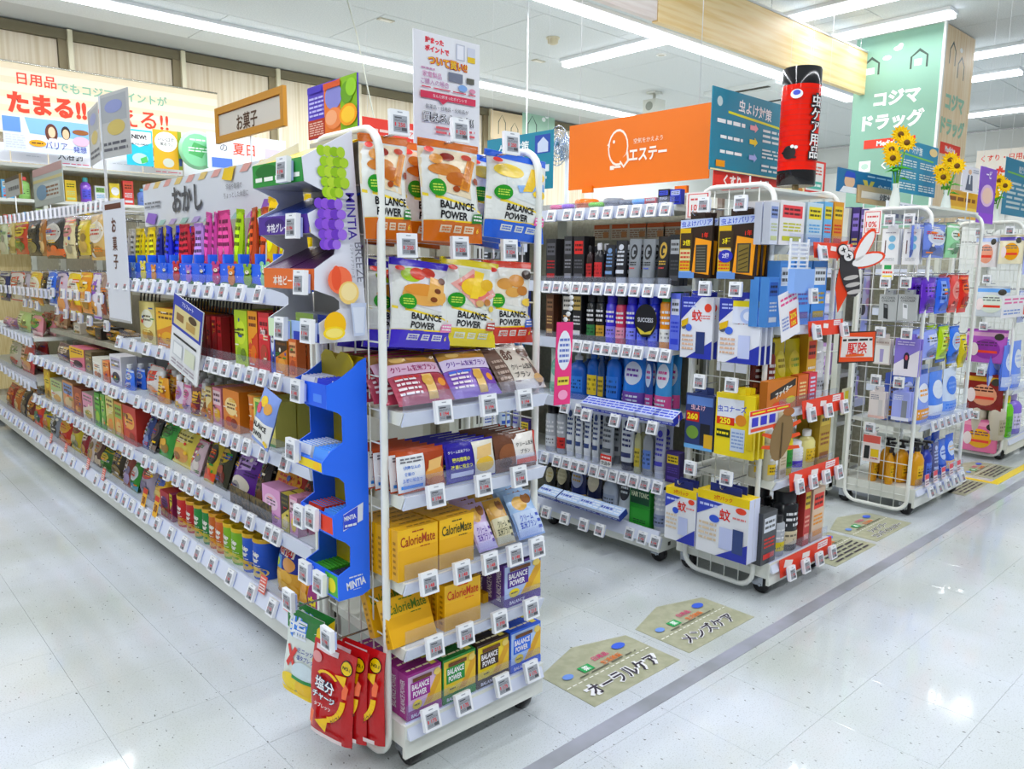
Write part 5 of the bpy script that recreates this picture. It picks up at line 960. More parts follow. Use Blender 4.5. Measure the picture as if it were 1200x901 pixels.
rowb([(640, 653, 247, 'round', 'd86a90', 'e8a0b8', 'c04a70', 'rose pink round jar'), (654, 666, 247, 'round', '8a5ac0', 'b090d8', '6a3aa0', 'violet round jar'), (667, 689, 233, 'round', 'e07a28', 'f0a858', 'c05a18', 'orange round jar'), (684, 701, 240, 'round', '7ac838', 'a8e070', '58a020', 'lime round jar'), (701, 721, 232, 'round', '8a8e94', 'b0b4b8', '6a6e74', 'grey round jar'), (721, 735, 240, 'round', '6a7078', '90969c', '50565c', 'dark grey round jar'), (735, 753, 240, 'round', '6aa8e0', 'a0c8f0', '4080c0', 'sky blue round jar'), (755, 769, 232, 'box', 'c83a34', 'e8e4e0', '3a3a40', 'red and white shaver box'), (771, 784, 222, 'box', '22242a', '4a5ac8', 'd8d8e0', 'black and blue shaver box'), (785, 798, 222, 'box', '2a3aa8', 'c8d0f0', '1a2060', 'deep blue shaver box')], XG, 1.437, 'on the '+W_+' top shelf', n=1)
rowb([(640, 652, 280, 'box', '26262a', '5a5a60', 'a02a2c', 'narrow black grooming box'), (661, 671, 277, 'box', '222226', '6a6a70', '8a8a90', 'matt black grooming box'), (672, 685, 277, 'box', '1e1e22', 'c8302c', '5a5a60', 'black grooming box with red title'), (685, 693, 288, 'bottle', '2a1a1c', '1c1c20', 'a82a2c', 'black bottle with red label'), (694, 705, 285, 'bottle', '28282c', 'd8d8dc', 'b83034', 'dark bottle with white cap and red label'), (706, 718, 287, 'tube', '24262c', '16161a', '7a98c0', 'black face wash tube'), (718, 732, 282, 'tube', '202228', 'c8ccd4', 'd0d4dc', 'black and silver face wash tube'), (733, 748, 280, 'gtube', '8f9499', '9aa0a6', '1c1e22', 'grey styling tube with round black emblem'), (749, 765, 280, 'gtube', '8a8f94', '9aa0a6', '1c1e22', 'grey styling tube with emblem, nearer the end cap'), (767, 783, 277, 'gtube', '1c1c1e', '8e9398', 'c8a850', 'black styling tube with gold top'), (785, 798, 275, 'box', '222428', 'b0b4b8', '4a4c50', 'black carton with silver letter')], XG, 1.13, 'on '+W_+' shelf two')
rowb([(640, 649, 345, 'box', '5a3a28', '8a6a50', 'c8a878', 'brown hair colour box'), (659, 670, 342, 'box', '1f1f22', 'e0dcd4', 'c89a60', 'black and white hair colour box'), (671, 682, 342, 'box', '1c1c20', 'c8b070', 'd8d8d8', 'black and gold hair colour box'), (685, 695, 344, 'spray', '1e2022', '2a2a2e', '3a7a4a', 'black spray can with green neck'), (696, 706, 344, 'spray', '1c1e20', '2a2a2e', 'c8a040', 'black spray can with gold band'), (707, 719, 345, 'spray', '3a30b8', '4438c0', '9088e0', 'violet hair spray can'), (719, 730, 347, 'spray', 'b83a5a', '28282c', 'e0a0b0', 'crimson hair spray can'), (731, 743, 346, 'spray', '2e2ab0', '3430b8', '8a90e8', 'indigo hair spray can'), (744, 756, 345, 'spray', '2434b8', '2c3cc0', '6a7ae0', 'royal blue spray can'), (757, 769, 345, 'spray', '2434b8', '2c3cc0', '7a8ae8', 'second royal blue spray can'), (770, 785, 342, 'spray', 'd8902a', '4a9a38', 'e8e8e4', 'orange spray can with green cap'), (786, 798, 344, 'box', '6a7ad8', 'e0e4f4', '3a4ac0', 'lavender blue lotion box')], XG, .883, 'on '+W_+' shelf three')
rowb([(640, 660, 410, 'refill', 'c8d8d0', '7ab0a0', '90c0b0', 'pale green refill pouch'), (662, 683, 410, 'pump', '1f5aa8', 'd8dce0', '3a7ac8', 'blue pump bottle'), (685, 699, 410, 'bottle', '1c58a0', '2a64b0', 'd8c040', 'blue bottle with yellow label'), (699, 707, 412, 'bottle', '22406a', '30507a', 'c8b040', 'dark blue bottle with yellow label'), (707, 724, 410, 'bottle', '2566b8', '8aa8d0', '3a78c8', 'bright blue tonic bottle'), (725, 753, 412, 'refill', '2a78c8', 'd8e0ec', '6a4a98', 'large blue refill pouch'), (755, 764, 414, 'refill', '204a88', 'c0d0e4', 'a84a88', 'narrow dark blue refill pouch'), (765, 785, 414, 'refill', '4a92c8', 'e0e8f0', 'c85a90', 'light blue refill pouch with pink edge')], XG, .62, 'on '+W_+' shelf four')
rowb([(636, 648, 475, 'spray', 'b8bcc2', '1c1c20', 'd8dce0', 'silver can with black cap'), (650, 660, 475, 'spray', 'b0b4ba', '1c1c20', 'c83a34', 'silver can with red band'), (661, 671, 476, 'tube', 'e4e8ec', 'e4e8ec', '3a4a78', 'white tube with navy band'), (672, 681, 477, 'tube', 'e2e6ea', 'e2e6ea', '3a4a78', 'second white tube with navy band'), (682, 691, 479, 'tube', 'e0e4e8', 'e0e4e8', '3a4a78', 'third white tube with navy band'), (692, 701, 481, 'tube', 'dee2e6', 'dee2e6', '3a4a78', 'fourth white tube with navy band'), (702, 717, 483, 'tube', 'b8bcc0', '8a8e94', '5a5e64', 'grey shaving gel tube'), (724, 741, 488, 'tube', 'dfe4e8', '34384a', '3a4068', 'white shaving foam tube with dark label'), (742, 750, 498, 'bottle', 'b8b890', 'd8d8d4', 'c8b850', 'clear bottle of yellow lotion'), (751, 763, 500, 'bottle', 'a0a4a8', 'c8ccd0', '6a88c8', 'grey lotion bottle with blue label'), (764, 778, 500, 'tube', 'b0b4c4', 'd0d4e0', '4a48a8', 'silver violet cream tube'), (780, 797, 530, 'box', '3a2a6a', 'd8c040', '5a4a98', 'dark purple box with yellow top', 1)], XG, .355, 'on '+W_+' shelf five')
rowb([(636, 648, 540, 'refill', '2a2a28', 'd8d0b0', 'c8b880', 'black refill pouch with cream foot'), (649, 664, 540, 'refill', '242422', 'c8c0a0', 'e0d8b8', 'second black refill pouch'), (665, 683, 542, 'refill', '2a3460', 'b8c0d8', 'c8a860', 'navy and gold refill pouch'), (684, 702, 545, 'refill', '1e2440', 'd8d0b8', 'e0d8c0', 'midnight blue refill pouch'), (703, 721, 550, 'pump', 'c4ccd8', 'd8dce4', 'a8b4c8', 'pale grey pump bottle'), (722, 738, 553, 'refill', 'ccd4dc', '3a3e44', 'e4e8ec', 'white refill pouch'), (763, 779, 563, 'spray', 'c8ccd6', '1e1e22', '8a94b0', 'white spray can with black cap')], XG, .131, 'on the '+W_+' base', n=2)
# stacked green hair tonic cartons
y, w_, z0, h_ = slotX(738, 762, 563, 613, XG)
for k in range(2):
    place(P_box('carton', w_, h_/2-.001, .06, '2f8a34', [('r', .06, .1, .94, .9, '3a983c')]+([('r', .04, .1, .96, .8, '1c4a34'), ('t', 'HAIR TONIC', .5, .55, .24, 'dfe8c8', 0, .03, .84)] if k == 1 else [('b', .2, .2, .8, .4, 2, '1c4a2a')]), side='277a2c', top='35903a'), (XG, y, .132+k*h_/2), FACE_X, ('upper' if k else 'lower')+' green hair tonic carton on the mens care base', 'carton', 'hair tonic cartons')
# slanted cartons on two rails, circle emblem in front of the blue spray cans
for k in range(5):
    c = onx(702+k*21, 462+k*5, XBF-.01); p = P_box('carton', .105, .03, .06, '2a3ab0', [('r', 0, .5, 1, 1, 'd8dcec'), ('b', .1, .1, .9, .45, 1, 'b8c0e8')], top='c8d0ea', tops=[('b', .05, .1, .95, .9, 3, '3a4ac0')])
    place(p, (XBF-.055, c.y, .605), FACE_X, 'blue and silver foil carton on the fourth mens care rail, '+nth(k)+' from the far end', 'carton', 'foil cartons upper', tilt=.45)
for k in range(4):
    c = onx(650+k*24, 582+k*6, XBF-.01); p = P_box('carton', .12, .028, .055, '2a3a88', [('r', 0, .5, 1, 1, 'd0d8e8'), ('b', .1, .1, .9, .45, 1, 'a8b8e0')], top='bcd0ec', tops=[('b', .05, .1, .95, .9, 3, 'e8eef8'), ('b', .05, .3, .6, .7, 1, '4a5aa8')])
    place(p, (XBF-.055, c.y, .165), FACE_X, 'pale blue foil carton on the mens care base rail, '+nth(k)+' from the far end', 'carton', 'foil cartons lower', tilt=.45)
y, w_, z0, h_ = slotX(743, 769, 358, 397, XG-.008)
b = MB(); W = w_; b.prism([(.5*math.cos(2*math.pi*i/24), .5*math.sin(2*math.pi*i/24)) for i in range(24)], XG-.006, XG-.004, M('14141a'), lambda u, v, d: (d, y-u*w_, .99+v*h_))
art(b, lambda u, v, o: (XG-.006-o, y+w_/2-u*w_, .99-h_/2+v*h_), w_, h_, [('p', [(.12, .3), (.3, .08), (.75, .1), (.95, .4), (.8, .22), (.5, .14)], 'd8c85a'), ('t', 'SUCCESS', .5, .52, .13, 'dfe2ea', 0, .02, .7)])
o = b.build('round_sign'); tag(o, 'round black sign with gold rim before the blue spray cans', 'sign')
# cards behind the second shelf goods
for k in range(5):
    c = onx(700+k*21, 272, XG+.16); b = MB(); b.box(-.05, .05, 0, .002, 0, .07, M('e8dcc8')); art(b, card_surf(.1, .07), .1, .07, [('r', .05, .7, .95, .95, 'd8703a'), ('b', .08, .1, .92, .62, 4, 'b0886a'), ('r', .6, .15, .9, .5, 'd8a070')])
    o = b.build('info_card', None, (XG+.19, c.y, 1.318), FACE_X); tag(o, 'orange and cream info card above the grooming tubes, '+nth(k)+' from the far end', 'card')
XTB = XBF-.002
for (pxs, p0, p1, z, nm) in (([648, 667, 681, 698, 714, 731, 748, 765, 782], 257, 251, 1.425, 'top'), ([643, 655, 667, 678, 689, 703, 717, 731, 746, 762, 781], 331, 336, 1.118, 'second'), ([660, 669, 679, 690, 703, 713, 724, 737, 750, 768, 782], 397, 409, .871, 'third'), ([664, 681, 701, 734, 755, 778], 462, 485, .605, 'fourth'), ([640, 655, 666, 676, 685, 698, 709, 721, 733, 745, 758, 773], 525, 557, .343, 'fifth'), ([640, 653, 675, 697, 716, 740, 755, 770], 593, 630, .128, 'base')):
    for k, px in enumerate(pxs):
        c = onx(px, p0+(p1-p0)*(px-640)/140, XTB); put_tag((XTB-.066 if (nm == 'fourth' and px > 690) or (nm == 'base' and px < 730) else XTB-.004, c.y, z-(.01 if nm not in ('fourth', 'base') else .02)), FACE_X, 'white price tag on the '+nm+' mens care rail, '+nth(k)+' from the far end', tilt=-.3)
# pink card hanging from the near end cap frame and a red stock card
b = MB(); b.box(-.03, .03, 0, .002, 0, .215, M('d8407e')); art(b, card_surf(.06, .215), .06, .215, [('e', .5, .66, .42, .24, 'eceef6'), ('b', .2, .5, .8, .82, 5, '6a7ab8'), ('r', .15, .24, .85, .34, 'e8d860'), ('b', .2, .26, .8, .32, 1, '6a5a20'), ('e', .5, .12, .3, .06, 'f0a8c8')])
c = ony(649, 470, 1.42); o = b.build('hanging_card', None, (c.x, 1.39, c.z-.005)); tag(o, 'tall pink card hanging at the right frame of the near end cap', 'card'); o.rotation_euler = (0, .03, 0)
b = MB()
for k in range(7): b.lathe([(.003, -.006), (.007, 0), (.003, .006)], M('eef0f2', 'plastic'), 8, c=(.02*math.sin(k*.5), 0, .222+k*.014))
b.build('bead_chain', o)
b = MB(); b.box(-.03, .03, 0, .0015, 0, .05, M('eeeeee')); art(b, card_surf(.06, .05), .06, .05, [('r', 0, .5, 1, 1, 'c83a34'), ('t', '欠品中', .5, .26, .34, '1c1c1c', 0, .03, .86), ('b', .1, .6, .9, .9, 1, 'f4dcd8')])
c = onx(713, 522, XBF-.004); o = b.build('stock_card', None, (XBF-.018, c.y, .37), FACE_X); tag(o, 'red and white sold out card on the fifth mens care rail', 'card')
b = MB(); b.box(-.03, .03, 0, .0015, 0, .045, M('eeeeee')); art(b, card_surf(.06, .045), .06, .045, [('r', 0, .7, 1, 1, 'd84a34'), ('b', .1, .1, .9, .6, 2, '4a4a52')])
c = onx(795, 445, XBF-.004); o = b.build('stock_card', None, (XBF-.03, c.y, .6), FACE_X); tag(o, 'small white and red card at the near end of the fourth mens care rail', 'card')

# the next unit along carries the same range
for o in [q for q in COL.objects if q.parent is None and str(q.get('group', '')).endswith('of mens care') and str(q.get('label', '')).endswith(', front') and q.location.y < 2.66]:
    n = o.copy(); COL.objects.link(n); n.location.y += .855; n['label'] = 'far unit '+o['label'][:-7]
    for ch in o.children:
        d = ch.copy(); COL.objects.link(d); d.parent = n
# ================================================================ end cap B: insect repellents
XMB = EB['x0']-.024
def hangx(pl, pr, pt, pb, x, c, ops, words, n=2, bub=None, bubcol='ffffff', dx=.035, tab=None, cat='hanging pack', nm='hanging_pack', swap=None):
    y, w_, z0, h_ = slotX(pl, pr, pt, pb, x); p = P_blister(nm, w_, h_, c, ops, bub, bubcol, tab)
    for k in range(n): place(p, (x+k*dx, y-.004*k, z0), FACE_X, words+(', front one' if n > 1 and k == 0 else ', second one' if k == 1 else ', third one' if k == 2 else ''), cat, 'hanging insect packs')
    return y, z0+h_
def hx(y, z, px=None): hookX(y, z+.012, XMB-.1, XMB+.012, RACK_B)
def barrier(two):
    o = [('r', 0, 0, 1, 1, '2c1c10'), ('p', [(.02, .84), (.98, .9), (.98, .99), (.02, .95)], 'c8d4f0'), ('p', [(0, .84), (1, .88), (1, 1), (0, .98)], 'c8d4f0'), ('t', '虫よけバリア', .5, .92, .1, '2a4ab8', .05, .02, .94), ('r', 0, .12, .34, .84, 'd8b428'), ('r', 0, 0, .4, .12, '8ab0e0'), ('b', .03, .14, .32, .3, 3, 'c84a34'), ('r', .02, .5, .4, .76, '3a2c14'), ('t', '3倍' if not two else '3種', .22, .6, .1, 'f2e020', 0, .05, .34), ('p', [(.42, .1), (.95, .06), (1, .62), (.5, .68)], 'e8a028'), ('r', .52, .1, .88, .56, '3a3a34'), ('t', '1年', .8, .72, .09, 'd83a2a', 0, .05, .3), ('r', .02, .3, .36, .48, 'd8d0a0'), ('b', .04, .32, .34, .46, 2, 'c04a3a'), ('r', 0, 0, .5, .1, '6a90c8')]
    if two: o += [('e', .22, .36, .2, .1, '2a2f9a'), ('t', '2個', .22, .37, .08, 'f0f0fa', 0, .04), ('p', [(.56, .12), (.84, .12), (.84, .54), (.56, .54)], '7a6a34')]+[('p', [(.58, .14+k*.07), (.82, .2+k*.07), (.82, .215+k*.07), (.58, .155+k*.07)], '3c3418') for k in range(5)]
    else: o += [('r', .56, .14+k*.045, .84, .16+k*.045, '6a6a60') for k in range(9)]
    return o
XO = XMB-.07
for a in ((797, 834, 256, 326, XO, '2c1c10', barrier(0), 'brown black insect barrier pack with flames'), (842, 886, 252, 327, XO, '2c1c10', barrier(1), 'wider brown black insect barrier pack with woven cage picture')):
    y, zt = hangx(*a, n=3, dx=.03); hx(y, zt)
def mosq(card=0, y2=0):
    o = [('p', [(0, .62), (.62, 1), (0, 1)], '2f3a9a'), ('b', .06, .82, .45, .93, 2, 'b8c4f0'), ('t', '蚊', .5, .7, .19, 'c8342e', 0, .016), ('b', .62, .64, .92, .72, 2, 'd88a8a'), ('e', .84, .83, .11, .07, 'd8503a'), ('p', [(.2, .0), (1, .3), (1, 0)], '2f3a9a'), ('r', .5, .08, .78, .44, 'c8d0ee' if not y2 else '2c3a6a'), ('e', .26, .5, .1, .06, '4a6ac8'), ('e', .1, .52, .08, .05, '5a5a62'), ('b', .06, .12, .42, .4, 4, 'd8b8a0'), ('p', [(.02, .6), (.24, .66), (.22, .55), (.04, .5)], 'd8b428')]
    if card: o += [('r', .34, .62, 1, .94, 'dfe4f4'), ('r', .34, .88, 1, .97, 'e8d838'), ('e', .72, .74, .2, .12, 'b8c8ec'), ('e', .72, .74, .12, .07, 'e8ecf8')]
    return o
for a in ((798, 835, 348, 420, XO+.01, 'e9ebf2', mosq(0, 1), 'white and navy mosquito pack'), (842, 891, 350, 426, XO+.01, 'e9ebf2', mosq(1), 'white and navy mosquito pack with yellow headed card')):
    y, zt = hangx(*a, n=3, dx=.03, tab='2f3a9a'); hx(y, zt)
y, zt = hangx(803, 836, 462, 527, XO+.02, '34406e', [('r', .04, .8, .96, .96, '6a8ac8'), ('t', '虫よけ', .45, .76, .1, 'f0c8d0', 0, .04, .7), ('r', .04, .5, .5, .68, 'b83028'), ('t', '260', .26, .59, .12, 'f4e040', 0, .04, .4), ('r', .55, .1, .9, .48, '24242c'), ('e', .28, .3, .22, .12, '7a9a4a'), ('r', 0, 0, 1, .08, '7ab0e0'), ('r', .7, .05, 1, .3, 'd8b040')], 'navy insect pack with red number panel', n=2); hx(y, zt)
y, zt = hangx(838, 884, 462, 536, XO+.01, 'ecd83a', [('r', .04, .55, .72, .92, 'e8ecf4'), ('t', '虫コナーズ', .42, .76, .11, '2a48b8', .06, .05, .74), ('r', .04, .5, .5, .62, 'c83a20'), ('t', '250', .26, .56, .1, 'f6e84a', 0, .04, .4), ('e', .66, .6, .14, .09, 'd8903a'), ('r', .42, .1, .78, .46, 'c8d4e4'), ('b', .45, .14, .75, .42, 5, '8aa0c8'), ('r', .05, .3, .4, .42, '2c3420'), ('b', .06, .32, .38, .4, 1, 'f0e040'), ('r', .82, .15, .98, .7, 'd8c030')], 'yellow insect screen pack with blue lettering', n=3, dx=.025); hx(y, zt)
def mosq2(two): return [('r', 0, .86, 1, 1, 'ecd22e'), ('t', '2個パック', .5, .93, .07, 'c8401f', 0, .04, .6), ('p', [(0, .6), (.5, .84), (0, .86)], '3a48a8'), ('b', .05, .74, .4, .82, 1, 'c8d0f4'), ('t', '蚊', .55, .68, .19, 'c8342e', 0, .016), ('b', .7, .64, .95, .7, 1, 'd88a8a'), ('e', .85, .8, .1, .05, 'd8503a'), ('e', .35, .58, .1, .06, '3a5ac0'), ('b', .05, .2, .4, .52, 4, 'd8c8b0'), ('r', .46, .14, .76, .48, 'c4ccec'), ('p', [(.4, 0), (1, .3), (1, 0)], '2f3a9a')]+([('r', .72, .12, .92, .5, '3a4a78')] if two else [])
for a in ((782, 818, 572, 634, 2.44, 'e9ebf0', mosq2(0), 'white mosquito carton with yellow top, narrow'), (819, 880, 578, 652, 2.44, 'e9ebf0', mosq2(1), 'white mosquito carton with yellow top, wide')):
    y, w_, z0, h_ = slotX(*a[:4], 2.44); p = P_box('hanging_carton', w_, h_, .034, 'e9ebf0', a[6], side='d8dcf0', top='ecd22e'); q = MB(); q.box(-w_*.3, w_*.3, .014, .018, h_, h_+.03, M('1f2a6a')); p.append(('hang_tab', q.mesh('hang_tab')))
    for k in range(2): place(p, (2.425+k*.036, y, z0), FACE_X, a[7]+(', front one' if k == 0 else ', second one'), 'carton', 'hanging mosquito cartons')
    hookX(y, z0+h_+.022, 2.40, XMB+.012, RACK_B)
for k, (px, py) in enumerate(((826, 240), (869, 238), (827, 338), (863, 339), (821, 447), (858, 451), (810, 548), (852, 560))):
    c = onx(px, py, XMB-.1 if k < 6 else 2.39); hookX(c.y, c.z-.012, c.x+.002, XMB+.012, RACK_B); put_tag(c, FACE_X, 'white price tag on an insect rack mesh hook, '+nth(k//2)+' row '+('far' if k % 2 == 0 else 'near')+' side', tilt=-.05)
def sign(name, label, w_, h_, col, ops, loc, rz=0, tilt=0, roll=0, th=.002, cat='sign', parts=()):
    b = MB(); b.box(-w_/2, w_/2, 0, th, 0, h_, M(col)); art(b, card_surf(w_, h_), w_, h_, ops); o = b.build(name, None, loc); o.rotation_euler = (tilt, roll, rz); tag(o, label, cat)
    return o
sale10 = [('r', .08, .06, .92, .94, 'c83a3a'), ('r', .12, .09, .88, .91, 'f2efec'), ('t', '10%', .45, .42, .24, 'c83a3a', 0, .02, .6), ('b', .2, .66, .8, .8, 1, 'c85a5a'), ('b', .2, .16, .8, .28, 2, 'c88a8a')]
y, w_, z0, h_ = slotX(804, 832, 225, 256, XMB-.03); sign('sale_card', 'white sale card with red frame reading 10% on the insect rack mesh', w_, h_, 'f2efec', sale10, (XMB-.03, y, z0), FACE_X)
# shelves turned to -y
YB_ = EB['yf']
def rowy(items, y, z, where, n=2, maxd=.3):
    for it in items:
        pl, pr, pt, kd, c1, c2, c3, words = it[:8]; nn = it[8] if len(it) > 8 else n
        a = ony(pl, pt+10, y); b = ony(pr, pt+10, y); x = (a.x+b.x)/2; w_ = max(.02, (b.x-a.x)*.96); h_ = max(.04, ony((pl+pr)/2, pt, y).z-z); NUM[0] += 1
        p, d = bott(kd, w_, h_, c1, c2, c3, NUM[0])
        for k in range(nn):
            if (k+1)*d > maxd: break
            place(p, (x, y+(0 if kd == 'box' else d/2)+k*(d+.003), z+.001), 0, words+' '+where+(', front' if k == 0 else ', behind'+(' again' if k > 1 else '')), p[0][0].replace('_', ' '), p[0][0].replace('_', ' ')+'s of the right hand racks')
yb = YB_+.016
rowy([(903, 913, 237, 'box', 'd8dce8', '8a9ac8', 'c8d0a0', 'pale lilac repellent box'), (914, 944, 236, 'box', 'ece9ea', 'd84a50', 'c8c840', 'white repellent box with red print'), (946, 965, 238, 'box', 'c8dce8', 'e8d838', '6aa8d8', 'sky blue repellent box with yellow stripe'), (966, 976, 237, 'box', '7ab8e0', 'e0d040', 'd84a34', 'blue repellent box with red seal'), (977, 989, 237, 'box', 'd89a2c', 'e8c838', 'c83a28', 'orange repellent box with red seal')], yb, 1.28, 'on the insect rack top shelf')
rowy([(901, 913, 325, 'box', '5a98dc', '3a6ab8', 'e8eef6', 'blue mosquito box set low'), (914, 931, 306, 'box', '5c9ce0', 'e4ecf4', '8a78c8', 'light blue mosquito box'), (932, 952, 306, 'box', '5c9ce0', 'e4ecf4', '6a5a9a', 'second light blue mosquito box'), (953, 970, 306, 'box', '4a8cd4', 'e4ecf4', 'b8a040', 'third light blue mosquito box')], yb, 1.0, 'on the insect rack second shelf')
rowy([(905, 913, 402, 'spray', '6a2a20', '2a2420', 'a05a38', 'maroon spray can'), (914, 928, 398, 'refill', 'c8b82a', 'd8cc58', '8a7a20', 'olive yellow pouch'), (929, 946, 398, 'refill', 'c0b428', 'e0d050', '7a9a30', 'second olive yellow pouch'), (947, 958, 392, 'box', 'd8a830', 'c84a34', 'e8e4e0', 'gold and red trap box'), (960, 972, 400, 'spray', 'd8dade', 'e8eaee', 'b0b4bc', 'white spray can')], yb+.05, .70, 'on the insect rack third shelf')
y_ = YB_+.004; a = ony(901, 440, y_); b = ony(934, 440, y_); w_ = b.x-a.x
for k, (pl, pr, c, op, nm) in enumerate(((899, 933, 'c87a1c', [('p', [(.1, .4), (.95, .75), (.95, .98), (.1, .62)], '2a2018'), ('t', 'ファイター', .55, .62, .22, 'f0ece4', .25, .05, .8), ('e', .8, .3, .16, .12, 'd8c83a'), ('e', .4, .2, .22, .1, 'd8502a')], 'orange trap box with slanted black title'), (934, 946, 'c8641c', [('b', .2, .2, .8, .8, 5, 'f0d8a0')], 'slim orange trap box'), (947, 956, 'c83a50', [('b', .2, .1, .8, .9, 6, 'd8e0f4')], 'slim pink and blue trap box'))):
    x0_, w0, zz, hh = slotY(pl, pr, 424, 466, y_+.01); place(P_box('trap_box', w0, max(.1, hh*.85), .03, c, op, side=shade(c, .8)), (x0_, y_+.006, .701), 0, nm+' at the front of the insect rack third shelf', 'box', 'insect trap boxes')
# white jar stack and sprays
x0_, w0, zz, hh = slotY(888, 905, 498, 560, yb+.05)
for k in range(4):
    p = P_lathe('white_jar', [(w0*.48, 0), (w0*.5, .005), (w0*.5, .05)], 'e4e6ea', [(w0*.52, .05), (w0*.52, .068), (w0*.5, .07)], 'eef0f2', cname='lid', ops=[('b', .3, .2, .7, .8, 3, '9aa0a8')], lab=(.005, .048, w0*.5))
    place(p, (EB['x0']+.055, yb+.06, .4415+k*.0705), 0, 'white round tub in the stack on the insect rack, '+nth(k)+' from the bottom', 'tub', 'white tubs')
rowy([(906, 914, 510, 'spray', 'c8c4b0', 'e8e0c8', 'e0c030', 'cream spray can'), (915, 923, 512, 'box', 'd8ccb4', 'e0c838', 'b0a080', 'tan repellent box'), (925, 934, 500, 'bottle', 'd8c828', '3a9a38', '2f8a34', 'yellow bottle with green label'), (935, 946, 518, 'spray', 'e0e2ea', 'ecedf2', '5a4ac0', 'white and violet spray can'), (948, 961, 505, 'bottle', 'e4dc9a', 'eeeeea', 'd8b830', 'clear yellow bottle'), (962, 975, 470, 'box', 'b89a2c', 'd8c058', '8a5a28', 'tall gold repellent pack')], yb, .44, 'on the insect rack fourth shelf')
rowy([(894, 911, 600, 'box', '4a4c50', 'e0e4ec', 'c83a30', 'dark grey spray box with orange cap print'), (912, 926, 605, 'spray', 'b0b4ba', '1e1e22', 'd8c830', 'silver spray can with yellow tab'), (927, 943, 578, 'spray', '24262a', '2a2c30', 'd8ccb0', 'tall black spray can'), (944, 951, 570, 'box', 'b8403c', 'd8c040', 'e8b0a0', 'red repellent box'), (953, 967, 572, 'box', 'e0c8b0', 'd8402e', 'e8a030', 'tall white and red repellent box')], yb, .131, 'on the insect rack base')
# red price strips with tags
RS = 'd8482c'
for z, pl, pr, k in ((1.285, 945, 990, 0), (1.005, 945, 985, 1), (.705, 925, 978, 2), (.445, 905, 972, 3), (.118, 902, 968, 4)):
    x1, w1, zz, hh = slotY(pl, pr, 400, 410, YB_-.016); h_ = .055 if k < 2 else .066
    xl_, xr_ = max(x1-w1/2, EB['x0']+.04), min(x1+w1/2, EB['x1']+.04); xl_, xr_ = (xl_, xr_) if k < 2 else (EB['x0']+(.13, .07, .05)[k-2], EB['x1']+.004); x1, w1 = (xl_+xr_)/2, xr_-xl_
    o = sign('price_strip', 'red price strip along the '+['top', 'second', 'third', 'fourth', 'base'][k]+' shelf of the insect rack', w1, h_, RS, [('p', [(.06, .5), (.2, .4), (.24, .7), (.1, .9)], 'f4ece8'), ('p', [(.4, .5), (.54, .45), (.56, .75), (.42, .8)], 'f4ece8'), ('p', [(.7, .6), (.9, .6), (.92, .95), (.72, .95)], 'f4ece8'), ('b', .72, .65, .9, .9, 2, 'd88aa0')], (x1, YB_-.012-(.006 if k == 4 else .012), z-.045), 0, tilt=-.12, cat='price strip')
    n = 2 if k < 2 else 4 if k in (3, 4) else 3
    for q in range(n): put_tag((x1-w1*.4+w1*.8*q/(n-1), YB_-.034, z-.03), 0, 'white price tag on the '+['top', 'second', 'third', 'fourth', 'base'][k]+' red price strip, '+nth(q)+' from the mesh', tilt=-.2)
# cards, cut-outs
c = ony(927, 395, YB_-.06); sign('sale_card', 'white sale card with red 20% square clipped to the insect rack', .125, .16, 'f0eef2', [('b', .08, .72, .92, .92, 2, 'd85a90'), ('r', .48, .2, .88, .56, 'd8502a'), ('t', '20%', .68, .44, .12, 'f4e050', 0, .03, .32), ('t', '10%', .68, .28, .1, 'f4e050', 0, .03, .3), ('b', .08, .2, .42, .5, 4, '8a98c8')], (c.x, c.y, c.z), 0, roll=-.25)
c = ony(928, 497, YB_-.05); sign('shelf_card', 'white and red shelf card with three blue pictures on the insect rack', .26, .075, 'f0eceb', [('r', 0, .78, 1, 1, 'd83a24'), ('b', .05, .82, .95, .96, 1, 'f0e040'), ('r', .05, .3, .2, .7, '3a3ab0'), ('r', .26, .3, .41, .7, '3a3ab0'), ('r', .47, .3, .62, .7, '3a3ab0'), ('r', .03, .08, .66, .22, 'd8553a'), ('r', .7, .1, .95, .7, 'd8d0b0')], (ony(903, 485, YB_-.05).x, c.y, .665), 0)
c = ony(965, 285, YB_-.05); c = ony(930, 300, YB_-.03)
x1, w1, zz, hh = slotY(918, 947, 262, 345, YB_-.04)
t = thing('sample_basket', 'small white plastic basket of blue sample packs on the insect rack', 'basket', (x1, YB_-.05, 1.14))
b = MB()
for k in range(9): b.box(-.06, .06, -.002, .002, .03+k*.014, .036+k*.014, M('eef0f4', 'plastic'))
for x in (-.06, 0, .06): b.box(x-.003, x+.003, -.003, .003, .02, .16, M('eef0f4', 'plastic'))
b.build('grille', t)
b = MB(); b.box(-.075, .06, -.03, -.005, -.02, .06, M('8fb0e4', 'plastic')); b.build('sample_pack', t)
put_tag((x1+.03, YB_-.09, 1.11), 0, 'white price tag on the small white sample basket', tilt=-.1)
